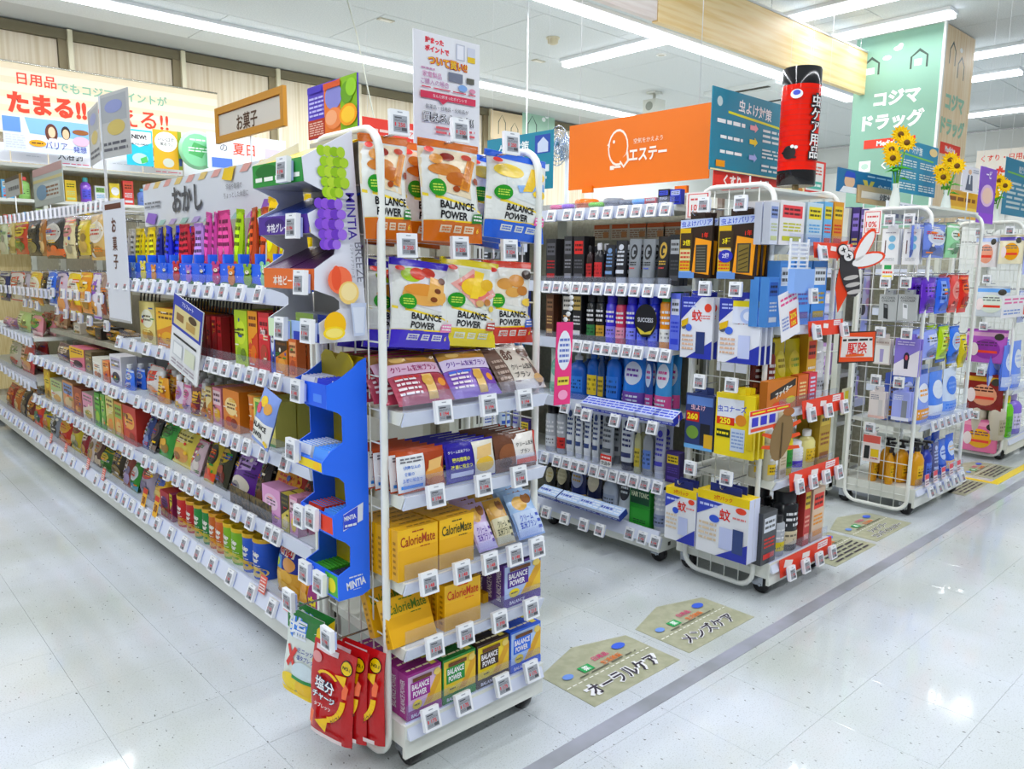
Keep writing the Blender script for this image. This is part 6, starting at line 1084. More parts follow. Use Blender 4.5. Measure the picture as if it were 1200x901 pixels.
# mosquito cut-out
c = ony(1000, 340, 1.5)
t = thing('mosquito_cutout', 'orange cardboard cut-out of a striped mosquito beside the insect rack', 'cut-out', (ony(1000, 306, 1.30).x, 1.30, ony(1000, 306, 1.30).z)); t.rotation_euler.z = -.6
def flat(pts, col, y, nm, th=.002):
    b = MB(); b.prism(pts, y, y+th, M(col), lambda u, v, d: (u, d, v)); b.build(nm, t)
def ell(cx, cy, rx, ry, a, n=16): return [(cx+rx*math.cos(2*math.pi*i/n)*math.cos(a)-ry*math.sin(2*math.pi*i/n)*math.sin(a), cy+rx*math.cos(2*math.pi*i/n)*math.sin(a)+ry*math.sin(2*math.pi*i/n)*math.cos(a)) for i in range(n)]
flat(ell(-.01, -.045, .09, .036, -1.25), '3c3a3c', 0, 'body')
b = MB(); b.tube([(0, .008, -.03), (0, .145, -.03)], .003, WHD, 5); b.build('arm', t)
for k in range(3): flat(ell(-.005+.009*k, -.06-.026*k, .03, .008, .2), 'c8c4c0', -.0022, 'stripe')
flat(ell(.04, .055, .075, .026, 1.05), 'd84a22', .002, 'wing'); flat(ell(.042, .055, .062, .019, 1.05), 'f4f2f0', -.0005, 'wing')
flat(ell(.055, .005, .075, .028, .25), 'd84a22', .002, 'wing'); flat(ell(.056, .005, .062, .021, .25), 'f4f2f0', -.0005, 'wing')
flat([(-.05, -.02), (-.02, -.01), (-.01, -.12), (-.045, -.19), (-.06, -.1)], 'd84a22', .0045, 'legs')
for cx, cy in ((-.045, .04), (-.022, .018)):
    flat(ell(cx, cy, .022, .022, 0), '3c3a3c', -.0024, 'eye'); flat(ell(cx, cy, .018, .018, 0), 'f4f2f0', -.0046, 'eye'); flat(ell(cx, cy, .01, .002, .4), '2a2a2c', -.0068, 'eye'); flat(ell(cx, cy, .002, .01, .4), '2a2a2c', -.009, 'eye')
flat([(-.07, .03), (-.05, .07), (-.02, .075), (-.03, .05), (-.06, .0)], 'd84a22', .0068, 'head')
# cockroach cut-out
t = thing('cockroach_cutout', 'brown and orange cardboard cockroach cut-out on the insect rack', 'cut-out', (ony(916, 510, YB_-.07).x, YB_-.07, ony(916, 512, YB_-.07).z)); t.rotation_euler.z = -.6; t.scale = (1, 1, 1)
flat(ell(0, 0, .085, .036, 1.35), '8a7350', 0, 'body'); flat(ell(.003, .0, .002, .0, 1), '5a4a30', -.001, 'wing_line') if 0 else None
flat([(-.001, .05), (.003, .05), (.001, -.075), (-.003, -.075)], '5a4a30', -.0022, 'wing_line')
flat(ell(.02, .088, .02, .014, .2), 'a06a3c', -.0022, 'head')
for k, s in ((0, -1), (1, -1), (2, -1), (0, 1), (1, 1), (2, 1)): flat([(s*.02, .04-.035*k), (s*.065, .06-.045*k), (s*.07, .05-.045*k), (s*.025, .025-.035*k)], 'd85a2c', .0024, 'leg')
c = ony(1003, 425, 1.40); sign('warning_card', 'black and orange card with a bold red title beside the insect rack', .2, .13, '3a2a22', [('p', [(.03, .05), (.97, .03), (.97, .97), (.03, .95)], 'd8582c'), ('p', [(.06, .2), (.94, .16), (.9, .8), (.08, .85)], 'e8e2de'), ('b', .1, .66, .9, .8, 1, '2a2a2a'), ('t', '駆除', .5, .46, .4, 'c8241c', 0, .016, .7), ('r', .2, .2, .7, .28, 'd86a34')], (c.x, 1.40, c.z), -.35)
b = MB(); wo = bpy.data.objects['warning_card']; b.tube([(0, .005, .05), (EB['x1']-wo.location.x-.02, .005, .05)], .003, WHD, 5); b.build('arm', wo)
# ================================================================ end cap C: wipes, checkers, body care
XMC = EC['x0']-.024
def hangp(pl, pr, pt, pb, x, rack, c, ops, words, n=2, kind='card', dx=.03, bub=None, bubcol='333333', grp='packs on the third rack'):
    y, w_, z0, h_ = slotX(pl, pr, pt, pb, x)
    p = P_blister('hanging_pack', w_, h_, c, ops, bub, bubcol) if kind == 'card' else P_pouch('hanging_pouch', w_, h_, .03, c, ops, seal=shade(c, .9), wob=.4)
    for k in range(n): place(p, (x+k*dx, y, z0), FACE_X, words+('' if n == 1 else ', front one' if k == 0 else ', second one'), 'hanging pack', grp)
    hookX(y, z0+h_+.014, x-.02, rack[0], rack[1])
RC = (XMC+.012, RACK_C); xo = XMC-.055
brush = [('e', .6, .72, .2, .09, '8ac0dc'), ('e', .6, .5, .2, .09, '8ac0dc'), ('r', .2, .3, .26, .68, '5a3a34'), ('b', .2, .86, .8, .92, 1, 'a8a8b0'), ('b', .2, .1, .8, .2, 2, 'c8ccd0')]
hangp(1033, 1053, 268, 310, xo, RC, 'f0f1f2', brush, 'white brush pack with blue dots, farther'); hangp(1058, 1078, 268, 310, xo, RC, 'f0f1f2', brush, 'white brush pack with blue dots, nearer')
y, w_, z0, h_ = slotX(1033, 1047, 309, 328, xo-.02); sign('shelf_card', 'small white card with green and yellow blocks under the brush packs', w_, h_, 'f2f2ee', [('r', .2, .66, .8, .92, '3a9a5a'), ('b', .1, .34, .9, .6, 1, 'd85a4a'), ('r', .1, .05, .9, .28, 'e8d83a')], (xo-.02, y, z0), FACE_X)
for i, (pl, pr, dv) in enumerate(((1030, 1051, '2c2e30'), (1052, 1075, 'e8eaec'))):
    hangp(pl, pr, 345, 376, xo, RC, 'b8bcbc', [('t', 'ALCOHOL\nCHECKER', .5, .82, .2, '5a5e60', 0, .01, .8), ('p', [(.3, .1), (.55, .06), (.5, .62), (.25, .66)], dv), ('p', [(.32, .5), (.48, .48), (.46, .6), (.3, .62)], '8a8e90')], 'grey alcohol checker pack with '+['black', 'white'][i]+' device')
hangp(1024, 1043, 397, 427, xo, RC, 'ded6d0', [('r', .05, .05, .95, .75, 'ecebe8'), ('p', [(.4, .1), (.6, .1), (.62, .6), (.38, .6)], 'a8a0c8'), ('b', .1, .8, .9, .92, 1, 'b8a8a0')], 'beige shaver pack')
hangp(1048, 1077, 397, 441, xo, RC, '8a7cc8', [('p', [(0, .0), (1, .5), (1, .72), (0, .3)], 'ece8f0'), ('p', [(0, 0), (1, 0), (1, .7), (.2, .2)], 'ece8f0'), ('e', .5, .5, .12, .14, '2c2c3c'), ('p', [(.42, .2), (.58, .2), (.6, .5), (.4, .5)], '2c2c3c'), ('e', .5, .5, .06, .07, 'c85a6a'), ('b', .1, .82, .8, .94, 2, 'd8d0f0')], 'violet and white face roller pack')
hangp(1018, 1037, 459, 490, xo, RC, 'ece4e2', [('r', .6, .1, .85, .7, 'd8d4d4'), ('b', .1, .7, .6, .9, 3, '9a9aa8'), ('r', 0, 0, 1, .1, 'e8c8c0')], 'pinkish white slim box', kind='card'); hangp(1045, 1066, 459, 493, xo, RC, 'a8b0e8', [('r', .55, .08, .85, .7, '8a8e98'), ('b', .1, .7, .6, .9, 3, 'e8ecfa'), ('r', 0, 0, 1, .12, 'e4e6f4')], 'lavender slim box')
hangp(1011, 1031, 510, 541, xo, RC, 'f0e4e2', [('r', 0, .72, 1, 1, 'd86a60'), ('p', [(.08, .1), (.4, .1), (.42, .6), (.1, .6)], '2c2c2e'), ('r', .48, .2, .95, .5, 'e8c838'), ('b', .5, .1, .95, .18, 1, 'b84a40')], 'white trimmer pack with red top', n=1)
for k, (px, py) in enumerate(((1043, 258), (1066, 257), (1038, 331), (1062, 331), (1032, 389), (1063, 391), (1027, 445), (1054, 448), (1020, 501))):
    c = onx(px, py, xo-.03); hookX(c.y, c.z-.012, c.x+.002, XMC+.012, RACK_C); put_tag(c, FACE_X, 'white price tag on the alcohol checker rack mesh, '+nth(k)+' from the top', tilt=0)
y, w_, z0, h_ = slotX(1012, 1033, 246, 275, XMC-.02); sign('sale_card', 'white sale card with red frame reading 10% on the third rack', w_, h_, 'f2efec', sale10, (XMC-.02, y, z0), FACE_X)
x1, w1, z1_, h1_ = slotY(1038, 1094, 234, 256, 1.72); sign('header_card', 'white header card with small pictures on top of the third rack', w1, h1_, 'eceef4', [('b', .1, .7, .9, .92, 2, '9a9eb0')]+[('r', .12+.2*k, .15, .26+.2*k, .55, ['8a92b0', 'a8b0c8', '7a8298', 'b0b8d0'][k]) for k in range(4)], (x1, 1.72, z1_-.02), 0)
# front of C: hanging pouches, each turned to -y
YC = EC['yf']
def hangy(pl, pr, pt, pb, y, c, c2, words, n=2, rack=RACK_C):
    x, w_, z0, h_ = slotY(pl, pr, pt, pb, y); NUM[0] += 1
    p = P_pouch('hanging_pouch', w_*.95, h_, .04, c, bag_art(c, c2, shade(c, .8), NUM[0]), seal=shade(c, .85), wob=.6)
    for k in range(n): place(p, (x, y+k*.055, z0), 0, words+' hanging on the front of the third rack'+(', front one' if k == 0 else ', second one'), 'hanging pouch', 'pouches on the third rack')
    hookY(x, z0+h_+.006, y-.02, EC['yb']+.005, rack)
hangy(1081, 1107, 262, 302, YC+.03, '7a90d8', 'e8ecf8', 'blue and white leaf patterned pouch'); hangy(1108, 1123, 262, 302, YC+.03, 'a8e0b0', 'f0faf0', 'mint green pouch')
hangy(1078, 1095, 325, 367, YC+.03, '5a2aa8', '8a5ad0', 'deep purple pouch'); hangy(1096, 1111, 325, 367, YC+.03, '3a6ad8', '8aa8ec', 'royal blue pouch'); hangy(1112, 1121, 322, 366, YC+.03, 'e0605a', 'f0a098', 'coral pouch'); hangy(1122, 1133, 322, 366, YC+.03, 'd0301e', 'e8703a', 'bright red pouch')
hangy(1080, 1097, 386, 421, YC+.03, '9aa8e8', 'd8def8', 'lavender blue pouch'); hangy(1098, 1110, 382, 420, YC+.03, 'b8d818', 'd8ec68', 'yellow green pouch'); hangy(1111, 1122, 382, 425, YC+.03, '3a78dc', 'c8dcf8', 'blue and white pouch'); hangy(1123, 1130, 392, 430, YC+.03, 'd8c818', 'f0e468', 'narrow yellow pouch')
yc = YC+.016
rowy([(1080, 1096, 440, 'refill', '8aa0e4', 'e8ecf8', 'e0a040', 'lilac body wash refill pouch'), (1097, 1112, 436, 'refill', '5a8ae0', 'e4ecfa', 'e8f0fc', 'blue body wash refill pouch'), (1113, 1128, 432, 'refill', 'd8e4f6', '4a80dc', '7aa4ec', 'white and blue body wash refill pouch')], yc, .46, 'on the third rack shelf', n=3)
rowy([(1079, 1088, 520, 'pump', 'd8a028', '1e1e20', 'e8c040', 'gold pump bottle with black head', 3), (1089, 1097, 518, 'pump', '2a3a98', '2a2a30', '5a78d0', 'navy pump bottle', 2), (1098, 1105, 520, 'tube', '5a5e88', '2a2a30', 'c8d0f0', 'slate tube', 2), (1106, 1114, 516, 'refill', '4a70c8', 'c8d8f8', '2a50b0', 'blue refill pouch', 2), (1115, 1124, 510, 'refill', '3a6ad0', 'd0e0fa', 'e8c8a0', 'bright blue refill pouch', 2)], yc, .141, 'on the third rack base')
b0 = ony(1060, 560, YC+.1)
for k, (dx, dy) in enumerate(((.03, .14), (.10, .16), (.03, .22), (.10, .24))):
    p, d = bott('pump', .055, .2, ('d8a028', '2a2c30')[k % 2], '1e1e20', 'e8c040', k); place(p, (EC['x0']+dx, YC+dy, .141), 0, ('gold' if k % 2 == 0 else 'black')+' pump bottle inside the third rack base behind the mesh, '+nth(k), 'pump bottle', 'pump bottles behind mesh')
for k in range(7):
    c = ony(1092+k*6.5, 497-k*2.2, YC-.03)
    if k % 1 == 0: put_tag((EC['x0']+.1+k*.085, YC-.02, .45), 0, 'white price tag on the third rack shelf rail, '+nth(k)+' from the mesh', tilt=-.25)
for k in range(5):
    put_tag((EC['x0']+.12+k*.11, YC-.026, .115), 0, 'white price tag on the third rack base rail, '+nth(k)+' from the mesh', tilt=-.3)
    sign('price_card', 'pink and white price card on the third rack base rail, '+nth(k)+' from the mesh', .05, .06, 'f0e4e8', [('r', 0, .6, 1, 1, 'd85a68'), ('b', .1, .1, .9, .5, 2, '8a6a78')], (EC['x0']+.12+k*.11, YC-.012, .142), 0, tilt=-.1, cat='price card')
# goods on the lotion gondola behind
rowb([(990, 998, 243, 'box', '3a2a6a', '8a78c0', 'c8b870', 'dark violet lotion box'), (999, 1008, 243, 'box', '34285e', '8a78c0', 'c8b870', 'second dark violet lotion box'), (1009, 1016, 245, 'box', '5a5088', 'a89ad0', 'd8c8a0', 'dusty violet lotion box')], 3.91, 1.2, 'on the lotion shelf', n=1)
for z, cols, nm in ((.93, ['b0b8e8', 'c8c0ea', '9aa8e0', 'd8c8e8'], 'second'), (.66, ['c8a8d8', 'b8b0e0', 'd8b8d0', 'a8a0d0'], 'third'), (.4, ['d8a878', 'c8c080', 'b89860', 'd8c8a0'], 'fourth')):
    for k, c in enumerate(cols):
        p = P_box('lotion_box', .07, .16, .05, c, [('r', .1, .6, .9, .9, 'f0eef6'), ('b', .15, .2, .85, .5, 3, shade(c, .6)), ('e', .5, .4, .3, .12, shade(c, 1.15))]); place(p, (3.905, 1.87+k*.085, z+.001), FACE_X, ['pale', 'soft', 'muted', 'light'][k]+' floral lotion box on the '+nm+' lotion shelf, '+nth(k)+' from the rack', 'box', 'lotion boxes')
p = sign('floral_poster', 'lilac floral poster strip beside the mosquito cut-out', .16, .38, 'dcdcf2', [('e', .3, .8, .25, .1, 'b8c0ec'), ('e', .7, .75, .22, .1, 'c8b0e0'), ('e', .4, .45, .2, .08, '3a3a40'), ('r', .05, .02, .95, .35, 'c4ccf0'), ('e', .5, .2, .2, .1, 'a8b4ea'), ('e', .75, .55, .18, .06, 'e0b8c8')], (ony(1011, 380, 1.80).x, 1.80, ony(1011, 400, 1.80).z), 0)
t = thing('sample_fan', 'fan of lilac sachets in a small white tray on the lotion rack', 'sachets', (ony(1001, 470, 1.76).x, 1.76, ony(1001, 470, 1.76).z))
b = MB(); b.box(-.06, .06, -.03, .03, -.02, .02, M('eae8f2', 'plastic')); b.build('tray', t)
for k in range(5):
    b = MB(); a = (k-2)*.16; b.obox((math.sin(a)*.075, .005*k-.01, .075*math.cos(a)), (.02*math.cos(a), 0, -.02*math.sin(a)), (0, .001, 0), (.06*math.sin(a), 0, .06*math.cos(a)), M(['b8a8d8', 'a898d0', 'c8b8e0', 'a090c8', 'b8a0d0'][k], 'film')); b.build('sachet', t)
c = ony(1001, 480, 1.70); sign('hang_card', 'cream hanging card with a yellow arrow by the lotion rack', .1, .13, 'e8e4c0', [('p', [(.3, .9), (.7, .9), (.7, .4), (.9, .4), (.5, .1), (.1, .4), (.3, .4)], 'e8d83a')], (ony(990, 490, 1.70).x, 1.70, ony(990, 485, 1.70).z), 0)
# ================================================================ end cap D: face mask pouches
XMD = ED['x0']-.024; RD = (XMD+.012, RACK_D); xd = XMD-.05
def mask(c, c2, c3): return [('r', 0, .8, 1, .92, c3), ('e', .55, .42, .34, .3, c2), ('b', .3, .5, .8, .66, 2, shade(c, .5)), ('r', .3, .3, .82, .38, 'd84a3a'), ('e', .84, .8, .12, .1, '3a3830'), ('e', .22, .4, .12, .2, 'f2e4e4')]
for pl, pr, pt, pb, c, c2, c3, nm in ((1143, 1168, 276, 313, 'ece6e6', 'e8a890', 'b8c8ec', 'white and peach'), (1171, 1198, 275, 309, 'f0e8cc', 'e8a828', '5a4aa8', 'orange print yellow'), (1140, 1181, 335, 371, 'd8dee4', 'e4ece0', '6aa0dc', 'light blue banded'), (1132, 1179, 386, 425, 'b060b8', '8a3a98', 'd8a8c8', 'purple'), (1129, 1175, 438, 480, '7a1f1a', 'e0a080', 'c8a030', 'dark red'), (1125, 1168, 491, 529, 'e080a8', 'e8b030', 'f0a8c0', 'pink')):
    hangp(pl, pr, pt, pb, xd, RD, c, mask(c, c2, c3), nm+' face mask pouch on the far right rack', kind='pouch', grp='face mask pouches')
for k, (px, py) in enumerate(((1148, 272), (1184, 270), (1157, 327), (1153, 382), (1150, 435), (1143, 486))):
    c = onx(px, py, xd-.025); hookX(c.y, c.z-.012, c.x+.002, XMD+.012, RACK_D); put_tag(c, FACE_X, 'white price tag on the face mask rack mesh, '+nth(k)+' from the top', tilt=0)
x1, w1, zz, hh = slotY(1174, 1215, 346, 371, ED['yf']-.05); sign('sale_card', 'white sale card with pink lines and a red 5% square on the far right rack', w1, hh, 'f0eef0', [('b', .06, .6, .94, .92, 2, 'd870a0'), ('r', .6, .08, .98, .55, 'd8502a'), ('t', '5%', .78, .32, .3, 'f6f0c0', 0, .03, .3), ('b', .06, .12, .5, .4, 2, '8aa0d0')], (x1, ED['yf']-.05, zz), 0)
yd = ED['yf']+.016
rowy([(1176, 1184, 470, 'bottle', 'c8c0b0', 'e0dcd0', 'b0a890', 'beige lotion bottle'), (1185, 1192, 465, 'bottle', '7ac838', 'e8e030', '5aa828', 'green bottle with yellow cap'), (1193, 1203, 462, 'bottle', '8a70d0', 'c8b8f0', 'e0d8f4', 'violet lotion bottle')], yd, .141, 'on the far right rack base')
rowy([(1183, 1192, 405, 'refill', '6a8ae0', 'e0e8fa', 'c8d4f4', 'blue face wash pouch'), (1193, 1203, 400, 'refill', '7a9ae8', 'e8eefa', 'b8c8f0', 'light blue face wash pouch')], yd, .461, 'on the far right rack shelf')
for z, nm in ((1.28, 'upper'), (.98, 'middle')):
    for k in range(3):
        x, = (ED['x0']+.12+k*.2,); p = P_pouch('hanging_pouch', .13, .2, .04, ['c8d0f4', 'e8c8dc', 'd0e0f0'][k], bag_art('c8d0f4', 'f0f0f8', '8a90d0', k), seal='b0b8e0'); place(p, (x, yd+.02, z-.1), 0, ['pale blue', 'pale pink', 'ice blue'][k]+' pouch on the '+nm+' hooks of the far right rack', 'hanging pouch', 'pouches on the far right rack'); hookY(x, z+.105, yd, ED['yb']+.005, RACK_D)
# ---- sunflowers in slim vases on the rack tops
def sunflowers(px, ptop, x, zb, label):
    c = onx(px, ptop, x); base = Vector((x, c.y, zb)); H = c.z-zb; t = thing('sunflower_bunch', label, 'flowers', base)
    b = MB(); b.lathe([(.022, 0), (.026, .03), (.014, .1), (.018, .12)], M('dfe6e2', 'gloss'), 12); b.build('vase', t)
    rr = random.Random(px)
    b = MB(); heads = [(0, 0, H), (-.045, -.05, H*.86), (.03, .05, H*.82), (-.02, .02, H*.68)]
    for hx_, hy_, hz_ in heads: b.tube([(0, 0, .05), (hx_*.3, hy_*.3, hz_*.5), (hx_, hy_, hz_)], .004, M('5a9a30', 'plastic'), 5)
    b.build('stem', t)
    for hx_, hy_, hz_ in heads:
        b = MB(); n = 14; cen = Vector((hx_-.012, hy_-.006, hz_)); nrm = Vector((-.78, -.5, rr.uniform(-.1, .5))).normalized(); uu = nrm.cross(Vector((0, 0, 1))).normalized(); vv = nrm.cross(uu)
        for ring, (r1, off) in enumerate(((.047, 0), (.036, .22))):
            for k in range(n):
                a = 2*math.pi*k/n+off; d = uu*math.cos(a)+vv*math.sin(a); s = nrm.cross(d); m_ = M(('f0c81c', 'f6d838')[ring], 'matte')
                b.add([cen+d*.01+nrm*.004*ring, cen+d*r1*.6+s*.008+nrm*(.006+.004*ring), cen+d*r1+nrm*(.002+.004*ring), cen+d*r1*.6-s*.008+nrm*(.006+.004*ring)], [(0, 1, 2, 3)], m_)
        b.build('petal_ring', t)
        q = MB(); q.tube([cen, cen+nrm*.012], [.016, .012], M('6a4a1c', 'matte'), 10); q.build('seed_disc', t)
    for k in range(6):
        b = MB(); a = rr.uniform(0, 6.28); z = H*rr.uniform(.35, .6); d = Vector((math.cos(a), math.sin(a), .2)); s = d.cross(Vector((0, 0, 1))).normalized()
        p0 = Vector((0, 0, z)); b.add([p0, p0+d*.03+s*.02, p0+d*.075-Vector((0, 0, .02)), p0+d*.03-s*.02, p0+d*.035+Vector((0, 0, .006))], [(0, 1, 4), (1, 2, 4), (2, 3, 4), (3, 0, 4)], M('4c9a34', 'matte')); b.build('leaf', t)
sunflowers(1055, 158, 4.05, 1.5, 'yellow sunflower bunch before the green sign pillar'); sunflowers(1113, 188, 4.55, 1.5, 'middle yellow sunflower bunch right of the sign pillar'); sunflowers(1170, 212, 5.7, 1.5, 'rightmost yellow sunflower bunch above the face masks')
for x, y0_, y1_ in ((4.05, 1.5, 1.75), (4.55, 1.5, 1.75)):
    pass
b = MB(); b.box(EC['x0'], EC['x1'], 1.43, 1.76, 1.488, 1.4995, WH); b.build('top_board', RACK_C)
b = MB(); b.box(ED['x0'], ED['x1'], 1.49, 1.88, 1.488, 1.4995, WH); b.build('top_board', RACK_D)
# ================================================================ signs, banners, floor graphics, back wall goods
def boardx(name, label, pl, pr, pt, pb, x, col, ops, th=.004, cat='sign', wires=0, frame=None):
    y, w_, z0, h_ = slotX(pl, pr, pt, pb, x)
    b = MB(); b.box(-w_/2, w_/2, 0, th, 0, h_, M(col)); art(b, card_surf(w_, h_), w_, h_, ops); o = b.build(name, None, (x, y, z0), FACE_X); tag(o, label, cat)
    extras(o, w_, h_, wires, frame, CEIL-z0-h_); return o
def boardy(name, label, pl, pr, pt, pb, y, col, ops, th=.004, cat='sign', wires=0, frame=None, tilt=0):
    x, w_, z0, h_ = slotY(pl, pr, pt, pb, y)
    b = MB(); b.box(-w_/2, w_/2, 0, th, 0, h_, M(col)); art(b, card_surf(w_, h_), w_, h_, ops); o = b.build(name, None, (x, y, z0)); tag(o, label, cat)
    extras(o, w_, h_, wires, frame, CEIL-z0-h_); return o
def extras(o, w_, h_, wires, frame, up):
    if wires:
        b = MB()
        for s in ((-1, 1) if wires == 2 else (0,)): b.tube([(s*w_*.42, .002, h_), (s*w_*.42, .002, h_+up)], .0016 if w_ > .6 else .0007, M('e6e8ea', 'plastic'), 5)
        b.build('hanging_wire', o)
    if frame:
        f = .018*min(1, w_/.3); b = MB(); m = M(frame, 'paint')
        b.box(-w_/2-f*.4, -w_/2+f, -.006, .008, -f*.4, h_+f*.4, m); b.box(w_/2-f, w_/2+f*.4, -.006, .008, -f*.4, h_+f*.4, m); b.box(-w_/2, w_/2, -.0055, .0075, -f*.4, f, m); b.box(-w_/2, w_/2, -.0055, .0075, h_-f, h_+f*.4, m); b.build('frame', o)
def stalk(o, dz, w_=.012):
    b = MB(); b.tube([(0, .008, 0), (0, .008, -dz)], .004, M('e4e8ea', 'plastic'), 6); b.box(-.03, .03, -.01, .02, -dz, -dz+.008, M('e4e8ea', 'plastic')); b.build('stand', o)
# orange maker board over the men's care gondola
chick = [('e', .385, .57, .075, .27, 'f0e6dc'), ('e', .385, .57, .066, .235, 'd8760e'), ('p', [(.40, .36), (.46, .5), (.47, .36), (.43, .26)], 'f0e6dc'), ('p', [(.405, .38), (.45, .46), (.455, .37), (.43, .3)], 'd8760e'), ('r', .36, .27, .41, .3, 'f0e6dc'), ('r', .33, .25, .36, .31, 'f0e6dc'), ('e', .355, .66, .008, .026, 'f0e6dc'), ('p', [(.305, .62), (.325, .68), (.325, .58)], 'f0e6dc')]
boardx('maker_board', 'large orange board with a white chick outline over the mens care shelves', 667, 832, 134, 216, 2.79, 'd8760e', chick+[('t', 'エステー', .60, .43, .19, 'f4ece4', 0, .03, .26), ('t', '空気をかえよう', .60, .63, .075, 'f0dcc8', 0, .01, .25)], wires=2)
for k, px in enumerate((688, 798)):
    c = onx(px, 222, 2.78); b = MB(); b.box(-.03, .03, -.008, .008, 0, .03, M('d8760e', 'plastic')); o = b.build('board_clip', None, (2.785, c.y, c.z-.015), FACE_X); tag(o, 'orange clip under the '+['far', 'near'][k]+' end of the orange board', 'clip')
TEAL = '0f7d94'
o = boardy('information_board', 'teal insect care board with white handwriting beside the orange board', 833, 929, 113, 206, 1.73, TEAL, [('t', '虫よけ対策', .5, .83, .16, 'eef4f4', -.05, .02, .66), ('p', [(.18, .72), (.9, .66), (.9, .69), (.18, .75)], 'd8e048'), ('e', .08, .84, .03, .06, 'c8d8d8'), ('b', .06, .56, .38, .66, 1, 'eef4f4'), ('p', [(.44, .58), (.5, .58), (.5, .55), (.54, .61), (.5, .67), (.5, .64), (.44, .64)], 'e0a8b0'), ('b', .6, .44, .95, .64, 3, 'dce8e8'), ('b', .1, .38, .36, .46, 1, 'eef4f4'), ('p', [(.44, .4), (.5, .4), (.5, .37), (.54, .43), (.5, .49), (.5, .46), (.44, .46)], 'e8d83a'), ('b', .6, .24, .95, .38, 3, 'dce8e8'), ('b', .1, .2, .36, .28, 1, 'eef4f4'), ('p', [(.44, .2), (.5, .2), (.5, .17), (.54, .23), (.5, .29), (.5, .26), (.44, .26)], 'a8b8e8'), ('b', .6, .06, .95, .18, 2, 'dce8e8'), ('r', .06, .05, .16, .13, 'd8962a'), ('p', [(0, 0), (1, 0), (1, .02), (0, .02)], 'e8e0b0')]); stalk(o, max(.02, o.location.z-1.48))
boardx('information_board', 'teal board with white handwriting and a house picture behind the cookie bags', 571, 648, 158, 224, 3.1, TEAL, [('t', 'ケア対策', .42, .78, .2, 'eef4f4', 0, .02, .62), ('p', [(0, .58), (.9, .62), (.9, .65), (0, .62)], '3a8ad8'), ('r', .74, .62, .96, .94, '2a4a9a'), ('p', [(.78, .64), (.93, .64), (.93, .8), (.86, .9), (.78, .8)], 'c8d4e8'), ('b', .1, .42, .5, .52, 1, 'dce8e8'), ('r', .55, .3, .95, .42, 'dce8ee'), ('b', .3, .06, .92, .24, 2, 'c8dce0')], wires=2)
# big insect spray shaped sign
c = ony(938, 124, 1.56); t = thing('spray_can_sign', 'giant red and black spray can sign standing above the insect rack', 'sign', (c.x, 1.56, ony(938, 194, 1.56).z))
Hc = ony(938, 53, 1.56).z-ony(938, 194, 1.56).z; r = .072; t.rotation_euler.z = -.95
b = MB(); b.lathe([(r, Hc*.13), (r, Hc*.85)], M('d3260f', 'gloss'), 28)
W = math.pi*r*.95
cs = lambda u, v, o: ((r+o)*math.sin((u-.5)*math.pi*.95-.1), -(r+o)*math.cos((u-.5)*math.pi*.95-.1), Hc*.13+v*Hc*.72)
art(b, cs, W, Hc*.72, [('r', .05, .04+.06*k, .95, .044+.06*k, 'a81a0c') for k in range(16)]+[('e', .42, .88, .1, .055, 'f2f0f0'), ('e', .42, .895, .06, .03, '4a5ac0'), ('t', '虫\nケ\nア\n用\n品', .78, .5, .78, '16161a', 0, .1, .3), ('t', '虫\nケ\nア\n用\n品', .78, .5, .74, 'f6f2f0', 0, .02, .27), ('e', .35, .2, .11, .08, '1c1a1a'), ('e', .4, .27, .03, .02, 'f2f0f0'), ('e', .46, .26, .03, .02, 'f2f0f0'), ('e', .24, .2, .03, .012, '1c1a1a'), ('e', .44, .14, .04, .012, '1c1a1a')], curved=True); b.build('can_body', t)
b = MB(); b.lathe([(r, Hc*.85), (r, Hc*.99), (r*.96, Hc)], M('1a1a1c', 'gloss'), 28); b.build('top_band', t)
b = MB(); b.lathe([(r*.96, 0), (r, .004), (r, Hc*.13)], M('1a1a1c', 'gloss'), 28); b.build('bottom_band', t)
b = MB(); b.tube([(0, 0, -.035), (0, 0, .002)], .012, M('c8b48a', 'plastic'), 8); b.box(-.06, .06, -.05, .05, -.038, -.034, M('e8e4dc', 'plastic')); b.build('stand', t)
tb = MB(); tb.box(EB['x0'], EB['x1'], 1.44, 1.76, 1.47, 1.4795, WH); tb.build('top_board', RACK_B)
t.location.z = 1.4795+.038
